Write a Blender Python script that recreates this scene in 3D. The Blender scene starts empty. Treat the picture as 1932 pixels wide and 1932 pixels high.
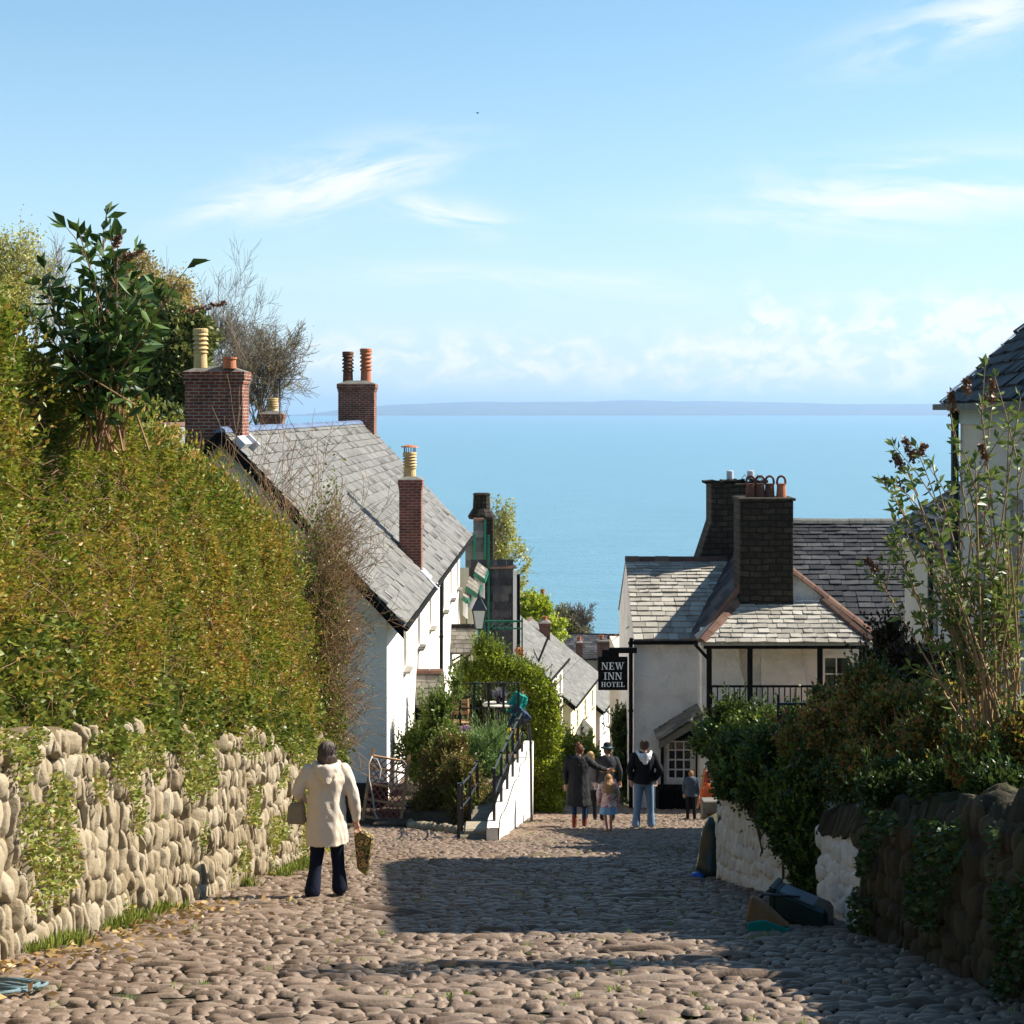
import bpy, bmesh, math, random
import numpy as np
from mathutils import Vector, Matrix
random.seed(7); RNG = np.random.default_rng(7)
R = math.radians
SC = bpy.context.scene
COL = SC.collection
F, CX, HY, CAMZ = 3112.0, 966.0, 775.0, 1.6      # focal length, principal column and horizon row of the photograph (1932 units)
SLOPE = 0.205
# ---------------------------------------------------------------- camera
cam = bpy.data.cameras.new('camera'); camo = bpy.data.objects.new('camera', cam); COL.objects.link(camo)
camo.location = (0, 0, CAMZ); camo.rotation_euler = (R(90), 0, 0)
cam.sensor_width = 36; cam.lens = F / 1932 * 36; cam.shift_y = -(966 - HY) / 1932
cam.clip_start = 0.1; cam.clip_end = 200000
SC.camera = camo
SC.view_settings.view_transform = 'Standard'; SC.view_settings.look = 'None'
SC.view_settings.exposure = 1.15; SC.view_settings.gamma = 1
# ---------------------------------------------------------------- sun and sky
SUN_AZ = R(13)      # from +X towards +Y
SUN_EL = R(38.5)
S = Vector((math.cos(SUN_AZ)*math.cos(SUN_EL), math.sin(SUN_AZ)*math.cos(SUN_EL), math.sin(SUN_EL)))
sl = bpy.data.lights.new('sun', 'SUN'); sl.energy = 5.0; sl.angle = R(0.53); sl.color = (1.0, 0.93, 0.82)
so = bpy.data.objects.new('sun', sl); COL.objects.link(so)
so.rotation_euler = S.to_track_quat('Z', 'Y').to_euler(); so.location = (30, 10, 40)
W = bpy.data.worlds.new('World'); SC.world = W; W.use_nodes = True
nt = W.node_tree; nt.nodes.clear()
def N(nt, t, **k):
    n = nt.nodes.new(t)
    for a, b in k.items(): setattr(n, a, b)
    return n
def setin(n, **k):
    for a, b in k.items():
        n.inputs[a.replace('_', ' ')].default_value = b
sky = N(nt, 'ShaderNodeTexSky', sky_type='NISHITA', sun_disc=False)
sky.sun_elevation = SUN_EL; sky.sun_rotation = math.pi/2 - SUN_AZ; sky.altitude = 0; sky.air_density = 1.0; sky.dust_density = 0.3; sky.ozone_density = 2.0
hs = N(nt, 'ShaderNodeHueSaturation'); hs.inputs['Hue'].default_value = 0.49; hs.inputs['Saturation'].default_value = 1.15; hs.inputs['Value'].default_value = 1.0
nt.links.new(sky.outputs[0], hs.inputs['Color'])
tc = N(nt, 'ShaderNodeTexCoord')
sep = N(nt, 'ShaderNodeSeparateXYZ'); nt.links.new(tc.outputs['Generated'], sep.inputs[0])
def M(nt, op, a, b=None, c=None):
    n = N(nt, 'ShaderNodeMath', operation=op)
    for i, v in enumerate((a, b, c)):
        if v is None: continue
        if isinstance(v, (int, float)): n.inputs[i].default_value = v
        else: nt.links.new(v, n.inputs[i])
    return n.outputs[0]
az = M(nt, 'ARCTAN2', sep.outputs['X'], sep.outputs['Y']); el = M(nt, 'ARCSINE', sep.outputs['Z'])
cmb = N(nt, 'ShaderNodeCombineXYZ'); nt.links.new(az, cmb.inputs[0]); nt.links.new(el, cmb.inputs[1])
def cirrus(tilt, scl, stretch, thr, seed, det=6.0):
    ct, st = math.cos(R(tilt)), math.sin(R(tilt))
    u = M(nt, 'ADD', M(nt, 'MULTIPLY', az, ct), M(nt, 'MULTIPLY', el, st)); v = M(nt, 'SUBTRACT', M(nt, 'MULTIPLY', el, ct), M(nt, 'MULTIPLY', az, st))
    cb = N(nt, 'ShaderNodeCombineXYZ'); nt.links.new(M(nt, 'MULTIPLY', u, scl), cb.inputs[0]); nt.links.new(M(nt, 'MULTIPLY', v, scl*stretch), cb.inputs[1]); cb.inputs[2].default_value = seed
    no = N(nt, 'ShaderNodeTexNoise'); nt.links.new(cb.outputs[0], no.inputs['Vector']); setin(no, Scale=1.0, Detail=det, Roughness=0.6, Distortion=0.5)
    m = N(nt, 'ShaderNodeMapRange'); m.interpolation_type = 'SMOOTHSTEP'; nt.links.new(no.outputs[0], m.inputs[0]); m.inputs[1].default_value = thr; m.inputs[2].default_value = thr+0.32
    return m.outputs[0]
nA = cirrus(12, 13, 4.2, .34, 1.0); nB = cirrus(-6, 11, 4.6, .36, 4.0); nC = cirrus(2, 44, 1.6, .38, 8.0)
def cloud(no, px, py, wx, wy, tilt, amp):
    a0 = math.atan((px-CX)/F); e0 = math.atan((HY-py)/F)
    da = M(nt, 'SUBTRACT', az, a0); de = M(nt, 'SUBTRACT', el, e0)
    ct, st = math.cos(R(tilt)), math.sin(R(tilt))
    u = M(nt, 'ADD', M(nt, 'MULTIPLY', da, ct*F/wx), M(nt, 'MULTIPLY', de, st*F/wx))
    v = M(nt, 'SUBTRACT', M(nt, 'MULTIPLY', de, ct*F/wy), M(nt, 'MULTIPLY', da, st*F/wy))
    r = M(nt, 'MULTIPLY_ADD', u, u, M(nt, 'MULTIPLY', v, v))
    g = M(nt, 'POWER', 2.718, M(nt, 'MULTIPLY', r, -1.0))
    return M(nt, 'MULTIPLY', M(nt, 'MULTIPLY', g, no), amp)
cl = [cloud(nA, 640, 345, 200, 55, 14, 1.15), cloud(nB, 830, 405, 130, 28, -10, 1.0), cloud(nA, 430, 395, 110, 24, 18, .85),
      cloud(nB, 1720, 375, 320, 62, 3, 1.05), cloud(nA, 1850, 60, 230, 50, 14, .85), cloud(nB, 1000, 535, 330, 28, -2, .75),
      cloud(nC, 1447, 625, 44, 54, 10, 3.0), cloud(nC, 1780, 635, 280, 60, 2, 2.4), cloud(nC, 900, 680, 420, 45, 0, 1.6), cloud(nC, 1500, 690, 420, 55, 0, 1.9)]
tot = cl[0]
for c in cl[1:]: tot = M(nt, 'MAXIMUM', tot, c)
# thin horizon brightening of the sky (milky air low over the sea)
hz = M(nt, 'POWER', 2.718, M(nt, 'MULTIPLY', M(nt, 'ABSOLUTE', el), -7.5))
tot = M(nt, 'MINIMUM', tot, 0.85)
mx0 = N(nt, 'ShaderNodeMix', data_type='RGBA'); nt.links.new(M(nt, 'MULTIPLY', hz, 0.85), mx0.inputs[0]); nt.links.new(hs.outputs[0], mx0.inputs[6]); mx0.inputs[7].default_value = (3.5, 4.9, 5.9, 1)
mx = N(nt, 'ShaderNodeMix', data_type='RGBA'); nt.links.new(tot, mx.inputs[0]); nt.links.new(mx0.outputs[2], mx.inputs[6]); mx.inputs[7].default_value = (6.1, 6.2, 6.4, 1)
bg = N(nt, 'ShaderNodeBackground'); bg.inputs[1].default_value = 0.080
W.cycles.sampling_method = 'MANUAL'; W.cycles.sample_map_resolution = 256
wo = N(nt, 'ShaderNodeOutputWorld'); nt.links.new(mx.outputs[2], bg.inputs[0]); nt.links.new(bg.outputs[0], wo.inputs[0])

# ---------------------------------------------------------------- helpers
def P(px, py, Y): return Vector(((px-CX)*Y/F, Y, CAMZ-(py-HY)*Y/F))
def gz(y): return -SLOPE*y if y < 150 else -SLOPE*150-(y-150)*0.34
def tag(o, label=None, cat=None, group=None, kind=None):
    if label: o['label'] = label
    if cat: o['category'] = cat
    if group: o['group'] = group
    if kind: o['kind'] = kind
    return o
def empty(name, loc, label=None, cat=None, group=None, rz=0):
    o = bpy.data.objects.new(name, None); COL.objects.link(o); o.location = loc; o.rotation_euler = (0, 0, rz); o.empty_display_size = .2
    return tag(o, label, cat, group)
def link(name, me, parent=None, world=True):
    o = bpy.data.objects.new(name, me); COL.objects.link(o)
    if parent is not None:
        o.parent = parent
        if world: # the mesh is in world coordinates
            p = parent; m = Matrix()
            chain = []
            while p: chain.append(p); p = p.parent
            for q in reversed(chain): m = m @ (Matrix.Translation(q.location) @ q.rotation_euler.to_matrix().to_4x4() @ Matrix.Diagonal(q.scale.to_4d()))
            me.transform(m.inverted())
    return o
def npmesh(name, V, Fc, rnd=None, m=None, smooth=False):
    """V (n,3); Fc (m,k) constant polygon size"""
    V = np.asarray(V, np.float32); Fc = np.asarray(Fc, np.int32)
    me = bpy.data.meshes.new(name); k = Fc.shape[1]
    me.vertices.add(len(V)); me.vertices.foreach_set('co', V.ravel())
    me.loops.add(Fc.size); me.loops.foreach_set('vertex_index', Fc.ravel())
    me.polygons.add(len(Fc)); me.polygons.foreach_set('loop_start', np.arange(len(Fc), dtype=np.int32)*k); me.polygons.foreach_set('loop_total', np.full(len(Fc), k, np.int32))
    if rnd is not None:
        a = me.attributes.new('rnd', 'FLOAT', 'FACE'); a.data.foreach_set('value', np.asarray(rnd, np.float32))
    if smooth: me.polygons.foreach_set('use_smooth', np.ones(len(Fc), bool))
    me.update(calc_edges=True); me.validate()
    if m: me.materials.append(m)
    return me
class MB:
    def __init__(s): s.v = []; s.f = []; s.r = []
    def quad(s, a, b, c, d, r=None):
        i = len(s.v); s.v += [tuple(a), tuple(b), tuple(c), tuple(d)]; s.f.append((i, i+1, i+2, i+3)); s.r.append(random.random() if r is None else r)
    def poly(s, pts, r=None):
        i = len(s.v); s.v += [tuple(p) for p in pts]; s.f.append(tuple(range(i, i+len(pts)))); s.r.append(random.random() if r is None else r)
    def prism(s, pts, vec, r=None):
        """closed polygon extruded by vec"""
        i = len(s.v); n = len(pts); vec = Vector(vec); r = random.random() if r is None else r
        s.v += [tuple(p) for p in pts] + [tuple(Vector(p)+vec) for p in pts]
        s.f.append(tuple(range(i, i+n))[::-1]); s.f.append(tuple(range(i+n, i+2*n)))
        for k in range(n): s.f.append((i+k, i+(k+1) % n, i+n+(k+1) % n, i+n+k))
        s.r += [r]*(n+2)
    def obox(s, c, ax, ay, az, r=None):
        """centre and three half-axis vectors"""
        c, ax, ay, az = map(Vector, (c, ax, ay, az))
        s.prism([c-ax-ay-az, c+ax-ay-az, c+ax+ay-az, c-ax+ay-az], az*2, r)
    def box(s, x0, x1, y0, y1, z0, z1, r=None):
        s.obox(((x0+x1)/2, (y0+y1)/2, (z0+z1)/2), ((x1-x0)/2, 0, 0), (0, (y1-y0)/2, 0), (0, 0, (z1-z0)/2), r)
    def bar(s, a, b, w, h=None, up=(0, 0, 1), r=None):
        a, b = Vector(a), Vector(b); d = b-a; h = h or w
        x = d.cross(Vector(up));
        if x.length < 1e-5: x = d.cross(Vector((1, 0, 0)))
        x.normalize(); y = x.cross(d).normalized()
        s.obox((a+b)/2, x*(w/2), d/2, y*(h/2), r)
    def tube(s, pts, rad, n=8, cap=True, r=None):
        pts = [Vector(p) for p in pts]; rad = rad if hasattr(rad, '__len__') else [rad]*len(pts)
        r = random.random() if r is None else r
        t = (pts[1]-pts[0]).normalized(); x = t.orthogonal().normalized(); base = len(s.v)
        for k, p in enumerate(pts):
            if 0 < k < len(pts)-1: t2 = (pts[k+1]-pts[k-1])
            elif k: t2 = pts[k]-pts[k-1]
            else: t2 = t
            if t2.length > 1e-9: t2.normalize()
            x = (x - t2*x.dot(t2));
            x = x.normalized() if x.length > 1e-6 else t2.orthogonal().normalized()
            y = t2.cross(x)
            for j in range(n):
                a = 2*math.pi*j/n; s.v.append(tuple(p+(x*math.cos(a)+y*math.sin(a))*rad[k]))
        for k in range(len(pts)-1):
            for j in range(n):
                a = base+k*n+j; b = base+k*n+(j+1) % n; s.f.append((a, b, b+n, a+n)); s.r.append(r)
        if cap:
            s.f.append(tuple(range(base, base+n))[::-1]); e = base+(len(pts)-1)*n; s.f.append(tuple(range(e, e+n))); s.r += [r, r]
    def rings(s, rs, n=24, cap=True, r=None):
        """rs: list of (cx,cy,z,rx,ry)"""
        base = len(s.v); r = random.random() if r is None else r
        for (cx, cy, z, rx, ry) in rs:
            for j in range(n):
                a = 2*math.pi*j/n; s.v.append((cx+rx*math.cos(a), cy+ry*math.sin(a), z))
        for k in range(len(rs)-1):
            for j in range(n):
                a = base+k*n+j; b = base+k*n+(j+1) % n; s.f.append((a, b, b+n, a+n)); s.r.append(r)
        if cap:
            s.f.append(tuple(range(base, base+n))[::-1]); e = base+(len(rs)-1)*n; s.f.append(tuple(range(e, e+n))); s.r += [r, r]
    def ball(s, c, rx, ry=None, rz=None, n=14, r=None):
        ry = ry or rx; rz = rz or rx
        s.rings([(c[0], c[1], c[2]+rz*math.sin(t), rx*math.cos(t), ry*math.cos(t)) for t in [(-math.pi/2*.97)+k*math.pi*.97/(n//2+2) for k in range(n//2+3)]], n, True, r)
    def mesh(s, name, m=None, smooth=False):
        me = bpy.data.meshes.new(name); me.from_pydata(s.v, [], s.f)
        a = me.attributes.new('rnd', 'FLOAT', 'FACE'); a.data.foreach_set('value', s.r)
        if smooth: me.polygons.foreach_set('use_smooth', [True]*len(s.f))
        if m: me.materials.append(m)
        me.update(); return me
    def build(s, name, m=None, parent=None, smooth=False, bevel=0, world=True, fix=True):
        me = s.mesh(name, m, smooth)
        if fix or bevel:
            b = bmesh.new(); b.from_mesh(me)
            if bevel:
                bmesh.ops.bevel(b, geom=b.edges[:], offset=bevel, segments=1, affect='EDGES', clamp_overlap=True)
            bmesh.ops.recalc_face_normals(b, faces=b.faces[:]); b.to_mesh(me); b.free()
        return link(name, me, parent, world)
# ---------------------------------------------------------------- materials
def mat(name, cols, scale=4.0, rough=.85, bump=0.0, bscale=20.0, attr=0.0, spec=.3, metal=0.0, detail=6.0, trans=0.0, extra=None, dist=0.0, stretch=None):
    """procedural: colour ramp over noise, plus the per-piece random value"""
    m = bpy.data.materials.new(name); m.use_nodes = True; nt = m.node_tree; bs = nt.nodes['Principled BSDF']
    co = N(nt, 'ShaderNodeTexCoord'); geo = co.outputs['Object']
    if stretch:
        mp = N(nt, 'ShaderNodeMapping'); nt.links.new(geo, mp.inputs[0]); mp.inputs['Scale'].default_value = stretch; geo = mp.outputs[0]
    no = N(nt, 'ShaderNodeTexNoise'); nt.links.new(geo, no.inputs['Vector']); setin(no, Scale=scale, Detail=detail, Roughness=.62); no.inputs['Distortion'].default_value = dist
    fac = M(nt, 'MULTIPLY_ADD', M(nt, 'SUBTRACT', no.outputs[0], .5), 2.0*(1-attr*.5), .5)
    if attr:
        at = N(nt, 'ShaderNodeAttribute', attribute_name='rnd'); fac = M(nt, 'ADD', M(nt, 'MULTIPLY', fac, 1-attr), M(nt, 'MULTIPLY', at.outputs['Fac'], attr))
    rp = N(nt, 'ShaderNodeValToRGB'); nt.links.new(fac, rp.inputs[0])
    e = rp.color_ramp.elements; k = len(cols)
    while len(e) < k: e.new(.5)
    for i, c in enumerate(cols):
        e[i].position = i/(k-1) if k > 1 else 0; e[i].color = (*c[:3], 1)
    nt.links.new(rp.outputs[0], bs.inputs['Base Color'])
    setin(bs, Roughness=rough, Metallic=metal); bs.inputs['Specular IOR Level'].default_value = spec
    if bump:
        nb = N(nt, 'ShaderNodeTexNoise'); nt.links.new(geo, nb.inputs['Vector']); setin(nb, Scale=bscale, Detail=5.0, Roughness=.6)
        bp = N(nt, 'ShaderNodeBump'); nt.links.new(nb.outputs[0], bp.inputs['Height']); bp.inputs['Distance'].default_value = bump; nt.links.new(bp.outputs[0], bs.inputs['Normal'])
    if trans:
        tr = N(nt, 'ShaderNodeBsdfTranslucent'); nt.links.new(rp.outputs[0], tr.inputs[0]); ms = N(nt, 'ShaderNodeMixShader'); ms.inputs[0].default_value = trans
        out = nt.nodes['Material Output']; nt.links.new(bs.outputs[0], ms.inputs[1]); nt.links.new(tr.outputs[0], ms.inputs[2]); nt.links.new(ms.outputs[0], out.inputs[0])
    return m
def brickmat(name, c1, c2, mortar, bw=.225, bh=.075, ms=.012, bump=.01, rough=.9, soot=(.03, .02, .018), sootamt=.5, jitter=0.0):
    m = bpy.data.materials.new(name); m.use_nodes = True; nt = m.node_tree; bs = nt.nodes['Principled BSDF']
    co = N(nt, 'ShaderNodeTexCoord'); sp = N(nt, 'ShaderNodeSeparateXYZ'); nt.links.new(co.outputs['Object'], sp.inputs[0])
    cb = N(nt, 'ShaderNodeCombineXYZ'); nt.links.new(M(nt, 'ADD', sp.outputs[0], sp.outputs[1]), cb.inputs[0]); nt.links.new(sp.outputs[2], cb.inputs[1])
    vec = cb.outputs[0]
    if jitter:
        nj = N(nt, 'ShaderNodeTexNoise'); nt.links.new(co.outputs['Object'], nj.inputs['Vector']); setin(nj, Scale=3.0)
        vm = N(nt, 'ShaderNodeVectorMath', operation='MULTIPLY_ADD'); nt.links.new(nj.outputs['Color'], vm.inputs[0]); vm.inputs[1].default_value = (jitter,)*3; nt.links.new(vec, vm.inputs[2]); vec = vm.outputs[0]
    br = N(nt, 'ShaderNodeTexBrick'); nt.links.new(vec, br.inputs[0]); setin(br, Color1=(*c1, 1), Color2=(*c2, 1), Mortar=(*mortar, 1), Scale=1.0)
    br.inputs['Mortar Size'].default_value = ms; br.inputs['Brick Width'].default_value = bw; br.inputs['Row Height'].default_value = bh; br.inputs['Bias'].default_value = 0
    no = N(nt, 'ShaderNodeTexNoise'); nt.links.new(co.outputs['Object'], no.inputs['Vector']); setin(no, Scale=3.0, Detail=6.0, Roughness=.7)
    mr = N(nt, 'ShaderNodeMapRange'); nt.links.new(no.outputs[0], mr.inputs[0]); mr.inputs[1].default_value = .42; mr.inputs[2].default_value = .7; mr.inputs[4].default_value = sootamt
    mx = N(nt, 'ShaderNodeMix', data_type='RGBA'); nt.links.new(mr.outputs[0], mx.inputs[0]); nt.links.new(br.outputs[0], mx.inputs[6]); mx.inputs[7].default_value = (*soot, 1)
    nt.links.new(mx.outputs[2], bs.inputs['Base Color']); setin(bs, Roughness=rough); bs.inputs['Specular IOR Level'].default_value = .2
    h = M(nt, 'ADD', M(nt, 'MULTIPLY', br.outputs['Fac'], -1.0), M(nt, 'MULTIPLY', no.outputs[0], .6))
    bp = N(nt, 'ShaderNodeBump'); nt.links.new(h, bp.inputs['Height']); bp.inputs['Distance'].default_value = bump; nt.links.new(bp.outputs[0], bs.inputs['Normal'])
    return m
m_white = mat('limewash', [(.68, .63, .55), (.82, .77, .69), (.86, .81, .73)], .8, .9, .02, 9, spec=.15)
m_rough_white = mat('rough_render', [(.56, .54, .51), (.74, .72, .69), (.80, .78, .75)], 1.6, .92, .07, 7, spec=.1)
m_cream = mat('cream_render', [(.52, .46, .37), (.60, .54, .44), (.64, .58, .47)], .7, .9, .008, 14, spec=.15)
m_yellow = mat('yellow_render', [(.72, .62, .36), (.80, .71, .44)], .8, .9, .01, 12, spec=.15)
m_board = mat('cream_boards', [(.68, .64, .48), (.76, .72, .56)], .8, .8, .02, 5, stretch=(1, 6, .2))
m_plinth = mat('tarred_plinth', [(.012, .012, .012), (.03, .028, .026)], 3, .7)
m_slate = mat('slate', [(.060, .056, .050), (.13, .124, .112), (.175, .168, .150), (.27, .258, .225)], 3.5, .65, .006, 30, attr=.32, spec=.22)
m_slate_old = mat('weathered_slate', [(.06, .054, .045), (.14, .128, .108), (.24, .22, .185), (.36, .33, .27)], 3.0, .75, .01, 25, attr=.5, spec=.15)
m_slate_dark = mat('dark_slate', [(.014, .014, .015), (.035, .035, .038), (.065, .065, .07), (.15, .14, .125)], 3.0, .75, .01, 25, attr=.55, spec=.15)
m_slate_blue = mat('blue_slate', [(.035, .045, .065), (.07, .09, .13)], 3.0, .4, .004, 25, attr=.5, spec=.45)
m_ridge_red = mat('terracotta_ridge', [(.04, .026, .02), (.105, .052, .036), (.15, .085, .058), (.11, .10, .075)], 5, .9, .006, 20, attr=.5)
m_ridge_blue = mat('blue_ridge', [(.07, .10, .17), (.13, .17, .26)], 4, .45, .003, 20, attr=.5, spec=.5)
m_terra = mat('terracotta', [(.34, .11, .05), (.48, .17, .08)], 5, .7, .003, 30, attr=.2)
m_terra_dark = mat('sooty_terracotta', [(.05, .025, .018), (.20, .08, .045)], 5, .8, .003, 30, attr=.2)
m_buff = mat('buff_clay', [(.44, .29, .12), (.60, .42, .20)], 5, .7, .003, 30)
m_cement = mat('cement', [(.10, .095, .08), (.22, .21, .18)], 5, .95, .01, 30)
m_lead = mat('lead_flashing', [(.35, .36, .38), (.55, .56, .58)], 5, .45, .003, 20)
m_brick = brickmat('red_brick', (.26, .07, .04), (.17, .045, .03), (.34, .27, .22), soot=(.035, .02, .017), sootamt=.75)
m_brick_small = brickmat('red_brick_clean', (.28, .075, .045), (.19, .05, .03), (.30, .22, .18), sootamt=.45)
m_stone_dark = brickmat('dark_stone', (.060, .048, .034), (.030, .024, .018), (.016, .013, .010), bw=.34, bh=.16, ms=.02, bump=.04, soot=(.015, .012, .008), sootamt=.8, jitter=.12)
m_slatehung = m_slate_dark
m_black = mat('black_timber', [(.005, .005, .006), (.013, .012, .011)], 6, .8, spec=.08)
m_blackiron = mat('black_iron', [(.012, .013, .016), (.03, .032, .038)], 6, .4, spec=.5)
m_green = mat('green_paint', [(.01, .10, .06), (.02, .16, .09)], 6, .45)
m_dkgreen = mat('dark_green_pipe', [(.006, .022, .018), (.012, .04, .034)], 6, .4)
m_wframe = mat('white_paint', [(.66, .66, .64), (.76, .76, .74)], 6, .5)
m_glass = mat('window_glass', [(.012, .015, .018), (.03, .035, .04)], 2, .06, spec=.8)
m_timber = mat('raw_timber', [(.30, .15, .07), (.48, .29, .15)], 6, .8, attr=.4)
m_redtrel = mat('red_lattice_paint', [(.26, .05, .035), (.36, .09, .055)], 6, .7)
m_bark = mat('bark', [(.06, .045, .03), (.13, .10, .065)], 6, .95, .01, 30)
m_twig = mat('twig', [(.16, .09, .05), (.30, .18, .09)], 3, .9, attr=.6)
m_twig_grey = mat('grey_twig', [(.12, .10, .075), (.22, .18, .13)], 2, .9, attr=.6)
m_earth = mat('earth', [(.05, .035, .02), (.10, .07, .045)], 3, .95, .03, 15)
m_cane = mat('pale_stem', [(.20, .12, .06), (.42, .28, .15)], 4, .8, attr=.5)
def leafmat(name, cols, trans=.3, rough=.45, attr=.75, scale=1.2, spec=.4):
    cols = [tuple(min(.6, v*1.45) for v in c) for c in cols]
    return mat(name, cols, scale, rough, attr=attr, spec=spec, trans=trans, detail=4)
l_hedge = leafmat('hedge_leaves', [(.040, .075, .010), (.10, .145, .016), (.19, .185, .022), (.29, .155, .035), (.20, .20, .028)], attr=.6, scale=.9, trans=.36)
l_hedge_dark = leafmat('ivy_leaves', [(.04, .06, .010), (.10, .125, .018), (.20, .21, .04)])
l_bud = leafmat('broad_leaves', [(.012, .030, .007), (.035, .07, .014), (.09, .14, .03)], .2)
l_budlit = leafmat('lit_broad_leaves', [(.04, .065, .014), (.085, .12, .022), (.16, .19, .05)], .3)  # sunlit copy of the broad leaves, the light put into the paler colour
l_green = leafmat('green_leaves', [(.04, .07, .010), (.10, .14, .016), (.19, .22, .03)])
l_lime = leafmat('lime_leaves', [(.10, .15, .010), (.24, .28, .018), (.38, .38, .035)], .45)
l_herb = leafmat('herb_leaves', [(.06, .10, .03), (.12, .19, .05), (.20, .28, .09)], .3)
l_bronze = leafmat('bronze_leaves', [(.05, .05, .012), (.11, .075, .018), (.16, .09, .025), (.08, .10, .02)], .25)
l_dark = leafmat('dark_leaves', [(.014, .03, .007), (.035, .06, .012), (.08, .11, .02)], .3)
l_orange = leafmat('autumn_tinted_leaves', [(.07, .11, .015), (.17, .19, .025), (.28, .17, .035), (.32, .11, .04), (.22, .24, .035)], .5)
l_ivytree = leafmat('ivy_tree_leaves', [(.035, .055, .014), (.08, .10, .025), (.15, .16, .04), (.14, .11, .045)], .3)
l_spring = leafmat('spring_leaves', [(.16, .17, .04), (.27, .26, .06), (.34, .30, .09)], .4)
l_red = leafmat('red_flowers', [(.20, .02, .02), (.35, .04, .03)], .3)
l_pink = leafmat('mauve_flowers', [(.30, .10, .30), (.45, .22, .45)], .3)
l_brownfl = leafmat('dead_flowers', [(.09, .045, .025), (.18, .09, .05)], .1)
l_grass = leafmat('grass_blades', [(.07, .14, .015), (.16, .26, .03), (.30, .34, .07)], .35)
l_dry = leafmat('dry_leaves', [(.20, .12, .04), (.32, .22, .08), (.22, .10, .05)], .2)
# ---------------------------------------------------------------- foliage tools
def leaves(name, C, size, m, parent=None, aspect=.5, up=.25, fold=.25, dirs=None, sizevar=.4, rnd=None, world=True, droop=0.0):
    """C (n,3) leaf bases; each leaf is a folded two-face blade"""
    C = np.asarray(C, float); n = len(C)
    d = RNG.normal(size=(n, 3)) if dirs is None else np.asarray(dirs, float) + RNG.normal(size=(n, 3))*.45
    d[:, 2] += up; d /= np.linalg.norm(d, axis=1, keepdims=True)+1e-9
    t = RNG.normal(size=(n, 3)); s = np.cross(d, t); s /= np.linalg.norm(s, axis=1, keepdims=True)+1e-9
    nn = np.cross(s, d)
    L = size*(1+sizevar*(RNG.random(n)*2-1)); w = L*aspect*.5
    a = C; tip = C+d*L[:, None]; tip[:, 2] -= droop*L
    mid = C+d*(L*.45)[:, None]
    r_ = mid+s*w[:, None]+nn*(fold*w)[:, None]; l_ = mid-s*w[:, None]+nn*(fold*w)[:, None]
    V = np.stack([a, r_, tip, l_], 1).reshape(-1, 3); b = np.arange(n)*4
    Fc = np.stack([np.stack([b, b+1, b+2], 1), np.stack([b, b+2, b+3], 1)], 1).reshape(-1, 3)
    rr = RNG.random(n) if rnd is None else rnd
    me = npmesh(name, V, Fc, np.repeat(rr, 2), m)
    return link(name, me, parent, world)
def nz(Pp, sc, seed=0.0):
    """cheap smooth noise -1..1"""
    x, y, z = Pp[:, 0]*sc+seed, Pp[:, 1]*sc+seed*1.7, Pp[:, 2]*sc-seed*.6
    return (np.sin(x*1.3+1.1*np.sin(y*1.7+z))+np.sin(y*1.9+1.3*np.sin(z*1.1+x*.7))+np.sin(z*2.1+np.sin(x*1.5-y)))/3
def blobpts(blobs, n, shell=.55, lump=.25, lsc=3.0, seed=1.0, keep=None, sub=True):
    """points through the volume of many ellipsoids (cx,cy,cz,rx,ry,rz), denser towards the surface, with lumps and gaps"""
    B = np.array(blobs, float); w = (B[:, 3]*B[:, 4]*B[:, 5])**(2/3); w /= w.sum()
    idx = RNG.choice(len(B), n, p=w); d = RNG.normal(size=(n, 3)); d /= np.linalg.norm(d, axis=1, keepdims=True)
    r = RNG.random(n)**shell if shell > 0 else 1
    q = B[idx]; p = q[:, :3]+d*q[:, 3:]*r[:, None]
    if sub:   # gather most of the leaves into smaller clumps so that the outline breaks up
        nb = 18; kb = RNG.integers(0, nb, n); cd = RNG.normal(size=(len(B), nb, 3)); cd /= np.linalg.norm(cd, axis=2, keepdims=True)
        cr = .5+.65*RNG.random((len(B), nb, 1)); cc = B[:, None, :3]+cd*cr*B[:, None, 3:]; sc = (.22+.22*RNG.random((len(B), nb)))
        use = RNG.random(n) < .62; p2 = cc[idx, kb]+RNG.normal(size=(n, 3))*.55*q[:, 3:]*sc[idx, kb][:, None]; p = np.where(use[:, None], p2, p)
    k = nz(p, lsc, seed)
    p += d*q[:, 3:]*(k*lump)[:, None]
    g = nz(p, lsc*1.9, seed+5); m = g > -.55
    p = p[m]; d = d[m]
    if keep is not None:
        kk = keep(p); p = p[kk]; d = d[kk]
    return p, d
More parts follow.
